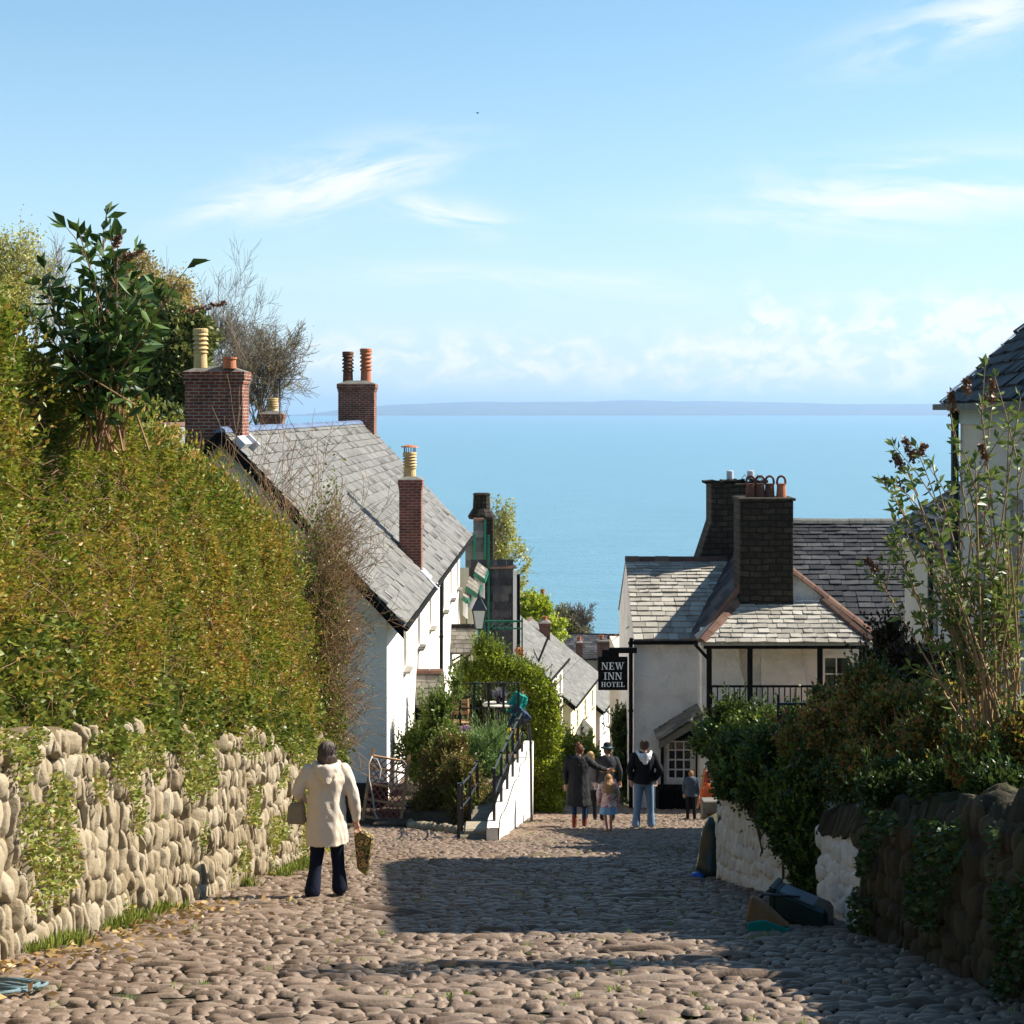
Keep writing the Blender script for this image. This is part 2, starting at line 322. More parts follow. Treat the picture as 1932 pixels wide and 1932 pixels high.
def grow(mb, start, direc, length, rad, levels, nchild=5, spread=.6, taper=.35, wig=.12, sides=5, tips=None, up=.1, seg=5, minr=.002, ratio=.55):
    pts = [Vector(start)]; d = Vector(direc).normalized(); rr = [rad]
    for i in range(seg):
        d = (d+Vector((random.gauss(0, wig), random.gauss(0, wig), random.gauss(0, wig)+up*.3))).normalized()
        pts.append(pts[-1]+d*length/seg); rr.append(max(minr, rad*(1-(1-taper)*(i+1)/seg)))
    mb.tube(pts, rr, max(3, sides), cap=False)
    if tips is not None and levels <= 1: tips += pts[2:]
    if levels > 0:
        for c in range(nchild):
            t = random.uniform(.3, 1.0); k = min(seg-1, int(t*seg)); p = pts[k].lerp(pts[k+1], t*seg-k)
            dd = (pts[k+1]-pts[k]).normalized(); o = dd.orthogonal(); o.rotate(Matrix.Rotation(random.uniform(0, 6.28), 3, dd))
            nd = (dd*(1-spread*.5)+o.normalized()*spread*random.uniform(.7, 1.3)+Vector((0, 0, up))).normalized()
            grow(mb, p, nd, length*ratio*random.uniform(.7, 1.2), max(minr, rr[k]*.6), levels-1, nchild, spread, taper, wig*1.15, max(3, sides-1), tips, up, max(3, seg-1), minr, ratio)
def V2A(l): return np.array([tuple(p) for p in l])
# ================================================================ THE SETTING
def interp(y, tab):
    return float(np.interp(y, [t[0] for t in tab], [t[1] for t in tab]))
LW = [(7, -4.35), (9, -4.2), (12.5, -3.88), (18, -3.27), (22, -3.0), (26, -2.9)]        # face of the left cobble wall
SEA = -92.0
def build_terrain():
    xs = np.concatenate([np.linspace(-400, -40, 10), np.linspace(-36, 40, 58), np.linspace(50, 400, 10)]); ys = np.concatenate([np.linspace(-25, 60, 60), np.linspace(65, 480, 60)])
    X, Y = np.meshgrid(xs, ys, indexing='ij')
    Z = np.vectorize(gz)(Y) - .13
    Z += .25*np.clip(-6-X, 0, 60) + .18*np.clip(X-9, 0, 40) + np.where((X > 4.6) & (Y < 38), .75, 0)
    Pn = np.stack([X.ravel(), Y.ravel(), Z.ravel()], 1); Z = Z+(nz(Pn, .35)*.12).reshape(X.shape)*np.where(np.abs(X) < 4.5, 0, 1)
    Z = np.maximum(Z, SEA-6)
    n, m = X.shape; V = np.stack([X, Y, Z], -1).reshape(-1, 3); i = np.arange(n-1)[:, None]*m+np.arange(m-1)[None, :]; i = i.ravel()
    o = link('ground', npmesh('ground', V, np.stack([i, i+m, i+m+1, i+1], 1), None, mat('hillside', [(.04, .05, .015), (.08, .09, .03), (.10, .08, .045)], .6, .95, .05, 8), True)); tag(o, kind='structure')
build_terrain()
def build_sea():
    m = bpy.data.materials.new('sea_water'); m.use_nodes = True; nt = m.node_tree; bs = nt.nodes['Principled BSDF']
    setin(bs, Base_Color=(.03, .17, .25, 1), Roughness=.28); bs.inputs['Specular IOR Level'].default_value = .5
    co = N(nt, 'ShaderNodeTexCoord'); mp = N(nt, 'ShaderNodeMapping'); nt.links.new(co.outputs['Object'], mp.inputs[0]); mp.inputs['Scale'].default_value = (.010, .03, 1)
    no = N(nt, 'ShaderNodeTexNoise'); nt.links.new(mp.outputs[0], no.inputs[0]); setin(no, Scale=1.0, Detail=9.0, Roughness=.65)
    rp = N(nt, 'ShaderNodeValToRGB'); nt.links.new(no.outputs[0], rp.inputs[0]); e = rp.color_ramp.elements; e[0].position = .3; e[0].color = (.09, .22, .285, 1); e[1].position = .7; e[1].color = (.13, .28, .35, 1)
    nt.links.new(rp.outputs[0], bs.inputs['Base Color'])
    n2 = N(nt, 'ShaderNodeTexNoise'); mp2 = N(nt, 'ShaderNodeMapping'); nt.links.new(co.outputs['Object'], mp2.inputs[0]); mp2.inputs['Scale'].default_value = (.06, .16, 1)
    nt.links.new(mp2.outputs[0], n2.inputs[0]); setin(n2, Scale=1.0, Detail=7.0, Roughness=.7)
    bp = N(nt, 'ShaderNodeBump'); nt.links.new(n2.outputs[0], bp.inputs['Height']); bp.inputs['Distance'].default_value = 2.2; nt.links.new(bp.outputs[0], bs.inputs['Normal'])
    o = link('sea', npmesh('sea', [(-60000, 100, SEA), (60000, 100, SEA), (60000, 45000, SEA), (-60000, 45000, SEA)], [(0, 1, 2, 3)], None, m)); tag(o, kind='structure')
build_sea()
def build_coast():
    nx, ny = 300, 26
    xs = np.linspace(-4300, 30000, nx); ys = np.linspace(0, 9000, ny); X, Yd = np.meshgrid(xs, ys, indexing='ij')
    Y0 = 31500+600*np.sin(X/3000)+250*np.sin(X/700)
    prof = np.clip(Yd/5200, 0, 1)**.8*np.where(Yd > 7600, .7, 1)
    H = 225+45*np.sin(X/5200+1)+22*np.sin(X/1700)+12*np.sin(X/600+2)
    H *= np.clip((X+4300)/1500, 0.02, 1)**.7
    Z = SEA-1+prof*H*(1+.10*np.sin(X/900+Yd/700)+.08*np.sin(Yd/500-X/1500))+6
    V = np.stack([X, Y0+Yd, Z], -1).reshape(-1, 3); i = (np.arange(nx-1)[:, None]*ny+np.arange(ny-1)[None, :]).ravel()
    m = mat('far_fields', [(.03, .055, .03), (.07, .09, .05), (.12, .12, .08), (.04, .07, .035)], .0016, .95, stretch=(1, 1, 1))
    o = link('far_hills', npmesh('far_hills', V, np.stack([i, i+ny, i+ny+1, i+1], 1), None, m, True)); tag(o, kind='structure')
build_coast()
# ---------------------------------------------------------------- stones
def stonegrid(name, C, A, Bv, Cn, m, parent=None, nu=7, nv=6, rnd=None, pw=3.4, lump=.30):
    """rounded stones: centres C, half axes A and Bv in the plane, height axis Cn"""
    C, A, Bv, Cn = [np.asarray(q, float) for q in (C, A, Bv, Cn)]; n = len(C)
    u, v = np.meshgrid(np.linspace(-1, 1, nu), np.linspace(-1, 1, nv), indexing='ij'); u = u.ravel(); v = v.ravel()
    uu = u*np.sqrt(1-.40*v*v); vv = v*np.sqrt(1-.40*u*u); h = (np.clip(1-np.abs(u)**pw, 0, 1)*np.clip(1-np.abs(v)**pw, 0, 1))**.45
    k = len(u)
    ju = 1+.22*(RNG.random((n, 1))*2-1)*v[None]; jv = 1+.30*(RNG.random((n, 1))*2-1)*u[None]
    hh = h[None]*(1+.25*(RNG.random((n, 1))*2-1)*u[None]+.25*(RNG.random((n, 1))*2-1)*v[None])
    V = C[:, None]+A[:, None]*(uu[None]*ju)[..., None]+Bv[:, None]*(vv[None]*jv)[..., None]+Cn[:, None]*(hh-.15)[..., None]
    V += RNG.normal(size=V.shape)*np.linalg.norm(Cn, axis=1)[:, None, None]*.035
    fl_ = V.reshape(-1, 3); V = V+(nz(fl_, 9, 2)*.5+nz(fl_, 21, 7)*.35).reshape(n, k, 1)*Cn[:, None]*lump
    i = (np.arange(nu-1)[:, None]*nv+np.arange(nv-1)[None]).ravel(); q = np.stack([i, i+nv, i+nv+1, i+1], 1)
    Fc = (q[None]+(np.arange(n)*k)[:, None, None]).reshape(-1, 4)
    rr = RNG.random(n) if rnd is None else rnd
    return npmesh(name, V.reshape(-1, 3), Fc, np.repeat(rr, len(q)), m, True)
m_cobble = mat('cobble_stone', [(.070, .046, .030), (.145, .098, .066), (.225, .162, .115), (.16, .13, .10)], 5, .55, .006, 45, attr=.55, spec=.3)
m_joint = mat('cobble_joints', [(.025, .020, .012), (.05, .045, .02), (.05, .065, .015)], 5, .95, .02, 40)
def right_edge(y): return 3.35 if y < 20 else 5.6
def left_edge(y):
    if y < 26: return interp(y, LW)-.1
    if y < 34.5: return -3.3
    return -.3
def build_street():
    # base sheet
    ys = np.concatenate([np.arange(5, 60, .5), np.arange(60, 131, 2.0)]); V = []; Fq = []
    for y in ys:
        c = 0 if y < 50 else (y-50)*.045
        z = gz(y)-.012
        for x in (-4.6, -3, -1.5, 0, 1.5, 3, 5.8): V.append((x*1.0+c, y, z))
    for i in range(len(ys)-1):
        for j in range(6): a = i*7+j; Fq.append((a, a+1, a+8, a+7))
    st = link('street', npmesh('street', V, Fq, None, m_joint)); tag(st, kind='structure')
    C, A, B, D, rn = [], [], [], [], []; Cf = [[], [], [], []]
    y = 6.6; row = 0
    while y < 47:
        dep = random.uniform(.065, .125); x = left_edge(y)+random.uniform(0, .1); xr = right_edge(y); row += 1
        far = y > 24; tgt = Cf if far else [C, A, B, D]
        while x < xr:
            big = random.random() < (.016 if y < 13 else .008 if y < 22 else .003)
            L = random.uniform(.45, .95) if big else random.choice((random.uniform(.06, .12), random.uniform(.09, .19), random.uniform(.13, .30)))
            yy = y+.07*math.sin(x*1.1+row*.35)+.04*math.sin(x*3.1+row)+random.gauss(0, .018)
            yc, xc = yy+dep/2, x+L/2
            rot = random.gauss(0, .08 if big else .16); h = random.uniform(.018, .040)*(1.5 if big else 1)
            tl = random.gauss(0, .06)
            a = np.array([math.cos(rot), math.sin(rot), -SLOPE*math.sin(rot)+tl])*(L/2*1.03); b = np.array([-math.sin(rot), math.cos(rot), -SLOPE*math.cos(rot)+random.gauss(.02, .06)])*(dep/2*1.06)
            skip = random.random() < .012
            if not skip:
                tgt[0].append((xc, yc, gz(yc)+random.gauss(0, .005))); tgt[1].append(a); tgt[2].append(b); tgt[3].append((0, 0, h))
            x += L+random.uniform(-.008, .008)
        y += dep*.97
    ms = stonegrid('street_cobbles', C, A, B, D, m_cobble, nu=7, nv=6, lump=.15); mf = stonegrid('cf', *Cf, m_cobble, nu=5, nv=4)
    # join into the street itself
    b = bmesh.new(); b.from_mesh(st.data); b.faces.ensure_lookup_table(); st.data.materials.append(m_cobble)
    n0 = len(b.faces); b.from_mesh(ms); b.from_mesh(mf); b.faces.ensure_lookup_table()
    for f in b.faces[n0:]: f.material_index = 1
    b.to_mesh(st.data); b.free()
    for k in (ms, mf): bpy.data.meshes.remove(k)
    return st
build_street()
# ---------------------------------------------------------------- cobble walls
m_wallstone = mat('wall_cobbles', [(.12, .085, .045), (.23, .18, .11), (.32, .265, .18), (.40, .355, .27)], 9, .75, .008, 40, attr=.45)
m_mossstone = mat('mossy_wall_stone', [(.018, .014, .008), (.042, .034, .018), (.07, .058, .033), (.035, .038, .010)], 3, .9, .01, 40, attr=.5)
m_washstone = mat('whitewashed_stone', [(.44, .42, .38), (.66, .64, .60), (.76, .74, .70)], 3, .9, .008, 30, attr=.35)
def cobble_wall(root, name, path, y0, y1, zlo, zhi, facing, ms, thick=.45, sw=(.07, .16), rh=(.17, .28), bulge=(.05, .09), core=None, coping=False):
    """path: (y, x) table; facing +1 looks to +x, -1 to -x; zlo, zhi functions of y"""
    C, A, B, D = [], [], [], []
    z = 0.0; r = 0
    Lh = max(zhi(y)-zlo(y) for y in (y0, (y0+y1)/2, y1))
    while z < Lh:
        h = random.uniform(*rh); y = y0+random.uniform(0, .1); r += 1
        while y < y1:
            w = random.uniform(*sw); yc = y+w/2; H = zhi(yc)-zlo(yc)
            hh = h*random.uniform(.85, 1.3); zc = zlo(yc)+z+h/2+random.gauss(0, .028)+.05*math.sin(yc*1.3+r*.8)+.025*math.sin(yc*4.1+r)
            if z+h*.6 < H:
                x = interp(yc, path); x2 = interp(yc+.1, path); t = np.array([x2-x, .1, gz(yc+.1)-gz(yc)]); t /= np.linalg.norm(t)
                lean = random.gauss(0, .2); up = np.array([0, lean, 1.0])
                n = np.array([t[1], -t[0], 0])*facing
                n = n+t*random.gauss(0, .22)+np.array([0, 0, random.gauss(0, .12)]); b = random.uniform(*bulge); w2 = w*random.uniform(.8, 1.25)
                C.append((x, yc, zc)); A.append(t*w2/2*1.15); B.append(up*hh/2*1.13); D.append(n*b)
            y += w*random.uniform(.97, 1.08)
        z += h*.97
    # core
    mb = MB(); ys = np.arange(y0, y1+.001, (y1-y0)/max(2, int((y1-y0)/.6)))
    for a, b2 in zip(ys[:-1], ys[1:]):
        xa, xb = interp(a, path), interp(b2, path); q = -facing
        f = lambda x, y, z: (x, y, z)
        za, zb, ta, tb = zlo(a)-.3, zlo(b2)-.3, zhi(a), zhi(b2)
        mb.quad((xa, a, za), (xb, b2, zb), (xb, b2, tb), (xa, a, ta)); mb.quad((xa+q*thick, a, za), (xb+q*thick, b2, zb), (xb+q*thick, b2, tb), (xa+q*thick, a, ta))
        mb.quad((xa, a, ta), (xb, b2, tb), (xb+q*thick, b2, tb), (xa+q*thick, a, ta))
    for yy in (y0, y1):
        x = interp(yy, path); q = -facing; mb.quad((x, yy, zlo(yy)-.3), (x+q*thick, yy, zlo(yy)-.3), (x+q*thick, yy, zhi(yy)), (x, yy, zhi(yy)))
        # stones on the end face
        zz = zlo(yy)
        while zz < zhi(yy)-.05:
            hh = random.uniform(*rh); xx = 0
            while xx < thick:
                w = random.uniform(sw[0], sw[1]*1.3)
                if xx+w*.6 < thick: C.append((x+q*(xx+w/2), yy, zz+hh/2)); A.append((w/2, 0, 0)); B.append((0, 0, hh/2)); D.append((0, (-1 if yy == y0 else 1)*.05, 0))
                xx += w
            zz += hh
    if coping:
        y = y0
        while y < y1:
            w = random.uniform(.09, .2); h = random.uniform(.16, .30); x = interp(y+w/2, path)
            C.append((x-facing*thick/2, y+w/2, zhi(y)-.03)); A.append((thick/2*1.05, 0, 0)); B.append((0, w/2, 0)); D.append((0, random.gauss(0, .03), h)); y += w
    mb.build('core', core or m_earth, root)
    link(name, stonegrid(name, C, A, B, D, ms, nu=7, nv=8), root)
zl = lambda y: gz(y)-.02
wall_l = empty('cobble_wall', (-3.6, 16, gz(16)), 'sunlit cobblestone wall of upright stones below the hedge', 'stone wall')
cobble_wall(wall_l, 'stones', LW, 7.0, 25.6, zl, lambda y: gz(y)+1.74+.05*math.sin(y*2), 1, m_wallstone, core=mat('earth_core', [(.10, .075, .04), (.17, .13, .07)], 6, .95, .02, 30), rh=(.17, .27), sw=(.05, .14), bulge=(.04, .11))
RWL = [(6, 3.3), (10.2, 3.2), (14.5, 3.07), (16.0, 3.0)]
rh_ = lambda y: gz(y)+.90+.058*(14.6-y)
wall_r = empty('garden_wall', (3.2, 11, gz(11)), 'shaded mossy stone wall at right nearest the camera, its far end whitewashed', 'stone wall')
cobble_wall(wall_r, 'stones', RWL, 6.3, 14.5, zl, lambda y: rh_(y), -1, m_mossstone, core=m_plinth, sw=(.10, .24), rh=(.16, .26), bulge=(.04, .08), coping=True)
cobble_wall(wall_r, 'whitewashed_end', RWL, 14.5, 16.0, zl, lambda y: rh_(y), -1, m_washstone, core=m_washstone, sw=(.14, .26), rh=(.14, .24), bulge=(.025, .05))
mb = MB()
C, A, B, D = [], [], [], []
for k in range(12):
    y = 14.5+k*.13; C.append((interp(y, RWL)+.2, y+.06, rh_(y)-.03)); A.append((.26, 0, 0)); B.append((0, .075, 0)); D.append((0, 0, random.uniform(.2, .3)))
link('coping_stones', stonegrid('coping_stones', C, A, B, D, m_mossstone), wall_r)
RW2 = [(17.3, 2.97), (19.2, 2.60), (20.0, 2.5), (20.6, 2.62)]
wall_w = empty('whitewashed_wall', (2.7, 18.6, gz(18.6)), 'low whitewashed stone wall beyond the gateway, shrubs spilling over it', 'stone wall')
cobble_wall(wall_w, 'stones', RW2, 17.3, 20.5, zl, lambda y: gz(y)+1.06, -1, m_washstone, core=m_washstone, sw=(.10, .22), rh=(.13, .2), bulge=(.02, .04))
# ---------------------------------------------------------------- building tools
def slates(mb, BL, BR, TR, TL, row=.2, wid=.28, th=.014, under=True, dim=0.0):
    BL, BR, TR, TL = map(Vector, (BL, BR, TR, TL))
    U = (BR-BL).normalized(); Vv = ((TL+TR)/2-(BL+BR)/2); Vv = Vv-U*Vv.dot(U); H = Vv.length; Vv.normalize(); n = U.cross(Vv).normalized()
    if n.z < 0: n = -n
    xl = lambda t: (TL-BL).dot(U)*t/H; xr = lambda t: (BR-BL).dot(U)+((TR-BR).dot(U))*t/H
    if under:
        off = -n*.02; mb.quad(BL+off, BR+off, TR+off, TL+off, .3)
    t = -.02; k = 0
    while t < H-.02:
        rh = row*(1-dim*t/H)*random.uniform(.92, 1.08); t2 = min(H, t+rh*1.5); x = xl(max(t, 0))-random.uniform(0, wid*.6) ; k += 1
        while x < xr(max(t, 0)):
            w = wid*random.uniform(.75, 1.3); a, b = x+wid*.02, x+w-wid*.02
            p = lambda xx, tt: BL+U*min(max(xx, xl(max(tt, 0))), xr(max(tt, 0)))+Vv*tt
            if min(b, xr(max(t, 0)))-max(a, xl(max(t, 0))) > .01:
                l1 = n*(th*random.uniform(.9, 2.0)); l2 = n*(th*random.uniform(.9, 2.0)); q = random.random(); j = random.gauss(0, .006)
                mb.quad(p(a, t+j)+l1, p(b, t+j)+l2, p(b, t2)+n*.001, p(a, t2)+n*.001, q)
                mb.quad(p(a, t+j)-n*.015, p(b, t+j)-n*.015, p(b, t+j)+l2, p(a, t+j)+l1, q*.3)
            x += w
        t += rh
def ridge(root, a, b, m, r=.11, seg=.42, name='ridge_tiles'):
    mb = MB(); a, b = Vector(a), Vector(b); L = (b-a).length; d = (b-a)/L; side = d.cross(Vector((0, 0, 1))).normalized(); up = side.cross(d)
    if up.z < 0: up = -up
    k = 0.0
    while k < L-.05:
        e = min(L, k+seg-.01); q = random.random(); o = up*random.uniform(-.006, .006)
        ps = [side*(-r*1.15)-up*r*.55, side*(-r*.75)+up*r*.15, up*r*.6, side*(r*.75)+up*r*.15, side*(r*1.15)-up*r*.55]
        for i in range(4): mb.quad(a+d*k+ps[i]+o, a+d*k+ps[i+1]+o, a+d*e+ps[i+1]+o, a+d*e+ps[i]+o, q)
        mb.poly([a+d*k+p+o for p in ps], q); mb.poly([a+d*e+p+o for p in ps], q)
        k += seg
    return mb.build(name, m, root)
def panel(mb, O, u, L, H, nout, holes=(), depth=.14):
    """wall face in the plane through O along u and up, openings cut out, reveals going inwards"""
    O, u, nout = Vector(O), Vector(u), Vector(nout); z = Vector((0, 0, 1))
    us = sorted({0, L, *[h[0] for h in holes], *[h[1] for h in holes]}); zs = sorted({0, H, *[h[2] for h in holes], *[h[3] for h in holes]})
    for a, b in zip(us[:-1], us[1:]):
        for c, d in zip(zs[:-1], zs[1:]):
            if any(h[0] <= (a+b)/2 <= h[1] and h[2] <= (c+d)/2 <= h[3] for h in holes): continue
            mb.quad(O+u*a+z*c, O+u*b+z*c, O+u*b+z*d, O+u*a+z*d)
    for (a, b, c, d) in holes:
        i = -nout*depth; A, B, C, D = O+u*a+z*c, O+u*b+z*c, O+u*b+z*d, O+u*a+z*d
        for p, q in ((A, B), (B, C), (C, D), (D, A)): mb.quad(p, q, q+i, p+i)
def window(root, O, u, nout, a, b, c, d, cols=2, rows=2, depth=.10, sill=None, fm=None, sillm=None, bar=.03):
    O, u, nout = Vector(O), Vector(u), Vector(nout); z = Vector((0, 0, 1)); fm = fm or m_wframe; mb = MB(); o = O-nout*depth
    fr = .05
    for k in range(2): # stiles and rails
        x = a+fr/2 if k == 0 else b-fr/2; mb.obox(o+u*x+z*(c+d)/2, u*fr/2, nout*.03, z*(d-c)/2)
        y = c+fr/2 if k == 0 else d-fr/2; mb.obox(o+u*(a+b)/2+z*y, u*((b-a)/2-fr), nout*.028, z*fr/2)
    for i in range(1, cols): mb.obox(o+u*(a+(b-a)*i/cols)+z*(c+d)/2, u*bar/2, nout*.02, z*((d-c)/2-fr))
    for i in range(1, rows): mb.obox(o+u*(a+b)/2+z*(c+(d-c)*i/rows), u*((b-a)/2-fr), nout*.018, z*bar/2)
    w = mb.build('window', fm, root); g = MB(); g.obox(o+u*(a+b)/2+z*(c+d)/2-nout*.02, u*((b-a)/2-.01), nout*.004, z*((d-c)/2-.01)); g.build('pane', m_glass, w)
    if sill:
        s = MB(); s.prism([O+u*(a-.08)+z*c, O+u*(b+.08)+z*c, O+u*(b+.02)+z*c+nout*sill, O+u*(a-.02)+z*c+nout*sill], (0, 0, -.06)); s.build('sill', sillm or m_slate_old, w)
    return w
def gabled(root, A, B, half, rise, zb, side, wm, sm, ridm, over=.22, verge=(.3, .1), holes=(), row=.2, wid=.3, barge=m_black, gutter=m_black, zfoot=None, plinth=None, th=.014, frontrow=None, ridseg=.42):
    A, B = Vector(A), Vector(B); u = (B-A).normalized(); L = (B-A).length; z = Vector((0, 0, 1))
    n = Vector((u.y, -u.x, 0)) if side > 0 else Vector((-u.y, u.x, 0)); nout = -n; n.normalize()
    H = A.z-zb; mb = MB(); O = Vector((A.x, A.y, zb))
    panel(mb, O, u, L, H, nout, holes)
    O2 = O+n*2*half; mb.quad(O2, O2+u*L, O2+u*L+z*H, O2+z*H)
    for e in (0, L):
        p = O+u*e; mb.poly([p, p+n*2*half, p+n*2*half+z*H, p+n*half+z*(H+rise), p+z*H])
    w = mb.build('wall', wm, root)
    s = rise/half; ev = (nout*over-z*over*s); thn = .05
    roof = MB(); v0, v1 = -u*verge[0], u*(L+verge[1]); up = z*.06
    R0, R1 = A+n*half+z*rise+v0+up, A+n*half+z*rise+v1+up
    E0, E1 = A+ev+v0+up, A+ev+v1+up
    slates(roof, E0, E1, R1, R0, row, wid, th)
    e2 = (n*over-z*over*s); F0, F1 = A+n*2*half+e2+v0+up, A+n*2*half+e2+v1+up
    slates(roof, F1, F0, R0, R1, row*1.6, wid*1.6, th)
    # deck
    d = -z*.07
    for (a, b, c, e) in ((E0, E1, R1, R0), (F0, F1, R1, R0)): roof.prism([a+d*.5, b+d*.5, c+d*.5, e+d*.5], d, .15)
    ro = roof.build('roof', sm, root, fix=False)
    if ridm: ridge(ro, R0, R1, ridm, seg=ridseg)
    if barge:
        for (e_, r_, f_, o) in ((E0, R0, F0, -u*.02), (E1, R1, F1, u*.02)):
            mb = MB(); k5 = z*.05; k3 = z*.30; mb.prism([e_+o-k5, r_+o-k5, f_+o-k5, f_+o-k3, r_+o-k3, e_+o-k3], o*1.5); mb.build('bargeboard', barge, root)
    if gutter:
        mb = MB(); mb.tube([E0-z*.09+nout*.05, E1-z*.09+nout*.05], .06, 8); mb.build('gutter', gutter, root)
    return dict(O=O, u=u, n=n, nout=nout, L=L, H=H, roof=ro, wall=w, R0=R0, R1=R1, E0=E0, E1=E1, s=s)
def cowl(par, p, r, h, m, louv=True, name='chimney_pot', flare=True):
    mb = MB(); x, y, z = p; rs = [(x, y, z, r*1.0, r*1.0), (x, y, z+h*.36, r*.93, r*.93), (x, y, z+h*.38, r*1.1, r*1.1), (x, y, z+h*.41, r*1.1, r*1.1)]
    if louv:
        for k in range(4):
            q = h*(.44+.115*k); rs += [(x, y, z+q, r*.85, r*.85), (x, y, z+q+h*.03, r*.85, r*.85), (x, y, z+q+h*.045, r*1.18, r*1.18), (x, y, z+q+h*.095, r*1.02, r*1.02)]
        rs += [(x, y, z+h*.92, r*1.12, r*1.12), (x, y, z+h*.98, r*1.1, r*1.1), (x, y, z+h, r*.95, r*.95), (x, y, z+h*.99, r*.7, r*.7)]
    else:
        rs = [(x, y, z, r*.95, r*.95), (x, y, z+h*.8, r*.88, r*.88), (x, y, z+h*.84, r*1.05, r*1.05), (x, y, z+h, r*1.05, r*1.05), (x, y, z+h, r*.8, r*.8), (x, y, z+h*.7, r*.75, r*.75)]
    mb.rings(rs, 20); return mb.build(name, m, par, smooth=False)
def chimney(root, x0, x1, y0, y1, zb, zt, m, capm=m_cement, flaunch=.12, corb=.05, rot=0, name='chimney'):
    mb = MB(); mb.box(x0, x1, y0, y1, zb, zt-.28); mb.box(x0-corb/2, x1+corb/2, y0-corb/2, y1+corb/2, zt-.28, zt-.18); mb.box(x0-corb, x1+corb, y0-corb, y1+corb, zt-.18, zt)
    c = mb.build(name, m, root, bevel=.008)
    f = MB(); cx, cy = (x0+x1)/2, (y0+y1)/2
    f.v += [(x0-corb*.8, y0-corb*.8, zt), (x1+corb*.8, y0-corb*.8, zt), (x1+corb*.8, y1+corb*.8, zt), (x0-corb*.8, y1+corb*.8, zt)]; q = .25
    f.v += [(x0+(cx-x0)*q*2, y0+.12, zt+flaunch), (x1-(x1-cx)*q*2, y0+.12, zt+flaunch), (x1-(x1-cx)*q*2, y1-.12, zt+flaunch), (x0+(cx-x0)*q*2, y1-.12, zt+flaunch)]
    f.f += [(0, 1, 5, 4), (1, 2, 6, 5), (2, 3, 7, 6), (3, 0, 4, 7), (4, 5, 6, 7), (3, 2, 1, 0)]; f.r += [.5]*6
    f.build('flaunching', capm, c)
    return c
def downpipe(root, pts, m=m_black, r=.04, name='downpipe'):
    mb = MB(); mb.tube(pts, r, 8)
    a, b = Vector(pts[-2]), Vector(pts[-1]); k = 0
    while k < (b-a).length: p = a+(b-a).normalized()*k; mb.tube([p, p+(b-a).normalized()*.06], r*1.3, 8); k += 1.8
    return mb.build(name, m, root, smooth=False)
# ================================================================ BUILDINGS
# ---- long white cottage on the left
root = empty('white_cottage', (-4, 48, -7.5), 'long white cottage with grey slate roof and three brick chimneys, its gable facing the camera', 'cottage')
A = Vector((-2.73, 36, -2.62)); B = Vector((-1.93, 61, -2.62))
Lc = (B-A).length
yw = [40.1, 43.9, 47.7, 52.9, 56.3, 59.6]; holes = []
for y in yw:
    c = (y-36); holes.append((c-.4, c+.4, 2.75, 3.95) if y < 50 else (c-.4, c+.4, 2.6, 3.8))
zb = -7.42
holes += [(7.1, 7.9, .02-.7+.2, 1.9-.5)]
G = gabled(root, A, B, 3.55, 3.75, zb-.6, -1, m_white, m_slate, m_ridge_blue, over=.42, verge=(.5, .12), holes=[(a, b, c+.6, d+.6) for a, b, c, d in holes[:-1]], row=.28, wid=.34, th=.03, ridseg=.6)
for (a, b, c, d) in holes[:-1]: window(root, G['O'], G['u'], G['nout'], a, b, c+.6, d+.6, 2, 3, .10, .16)
mb = MB(); mb.box(-9.6, -2.70, 35.975, 35.995, zb-.8, zb+1.25-.35); 
pl = mb.build('plinth', m_plinth, root)
def roofz(x, y): # height of the street-side slope
    e = A+(B-A)*((y-36)/25); return e.z+(e.x-x)*3.75/3.55+.06
# near chimney
c1 = chimney(root, P(342, 0, 36).x, P(452, 0, 36).x, 36.4, 37.3, -1.2, P(0, 700, 36.0).z, m_brick)
q = P(380, 690, 36.2); cowl(c1, (q.x, 36.1, q.z-.05), .15, .86, m_buff)
q = P(432, 690, 36.3); cowl(c1, (q.x, 36.4, q.z-.06), .155, .25, m_terra, False)
mb = MB(); zr = roofz(-5.9, 36.2); mb.obox((-5.9, 36.2, zr+.12), (.09, 0, -.09), (0, .55, 0), (.05, 0, .05)); mb.obox((-5.82, 36.75, zr+.08), (.12, 0, -.12), (0, .1, 0), (.09, 0, .09)); mb.build('flashing', m_lead, c1)
# far chimney
c2 = chimney(root, P(638, 0, 60).x, P(706, 0, 60).x, 60.0, 61.1, -.5, P(0, 724, 60).z, m_brick)
q = P(657, 718, 60.5); cowl(c2, (q.x, 60.4, q.z-.1), .19, 1.16, m_terra_dark)
q = P(690, 718, 60.5); cowl(c2, (q.x, 60.6, q.z-.1), .20, 1.28, m_terra)
# slope chimney with cowl and mesh cap
yb = 43.6; x0, x1 = P(753, 0, yb).x, P(795, 0, yb).x
c3 = chimney(root, x0, x1, yb, yb+.62, roofz((x0+x1)/2, yb)-1.1, P(0, 905, yb).z, m_brick_small, flaunch=.08, corb=.03)
q = P(773, 900, yb+.3); po = cowl(c3, (q.x, q.y, q.z-.02), .17, .68, m_buff)
mb = MB(); zt = q.z+.66
for k in range(14):
    a = k*math.tau/14; mb.bar((q.x+.15*math.cos(a), q.y+.15*math.sin(a), zt), (q.x+.15*math.cos(a), q.y+.15*math.sin(a), zt+.13), .012)
cg = mb.build('mesh_cap', m_blackiron, c3); mb = MB(); mb.rings([(q.x, q.y, zt+.13, .24, .24), (q.x, q.y, zt+.16, .22, .22), (q.x, q.y, zt+.20, .05, .05)], 16); mb.build('rain_cap', m_terra, c3)
mb = MB()
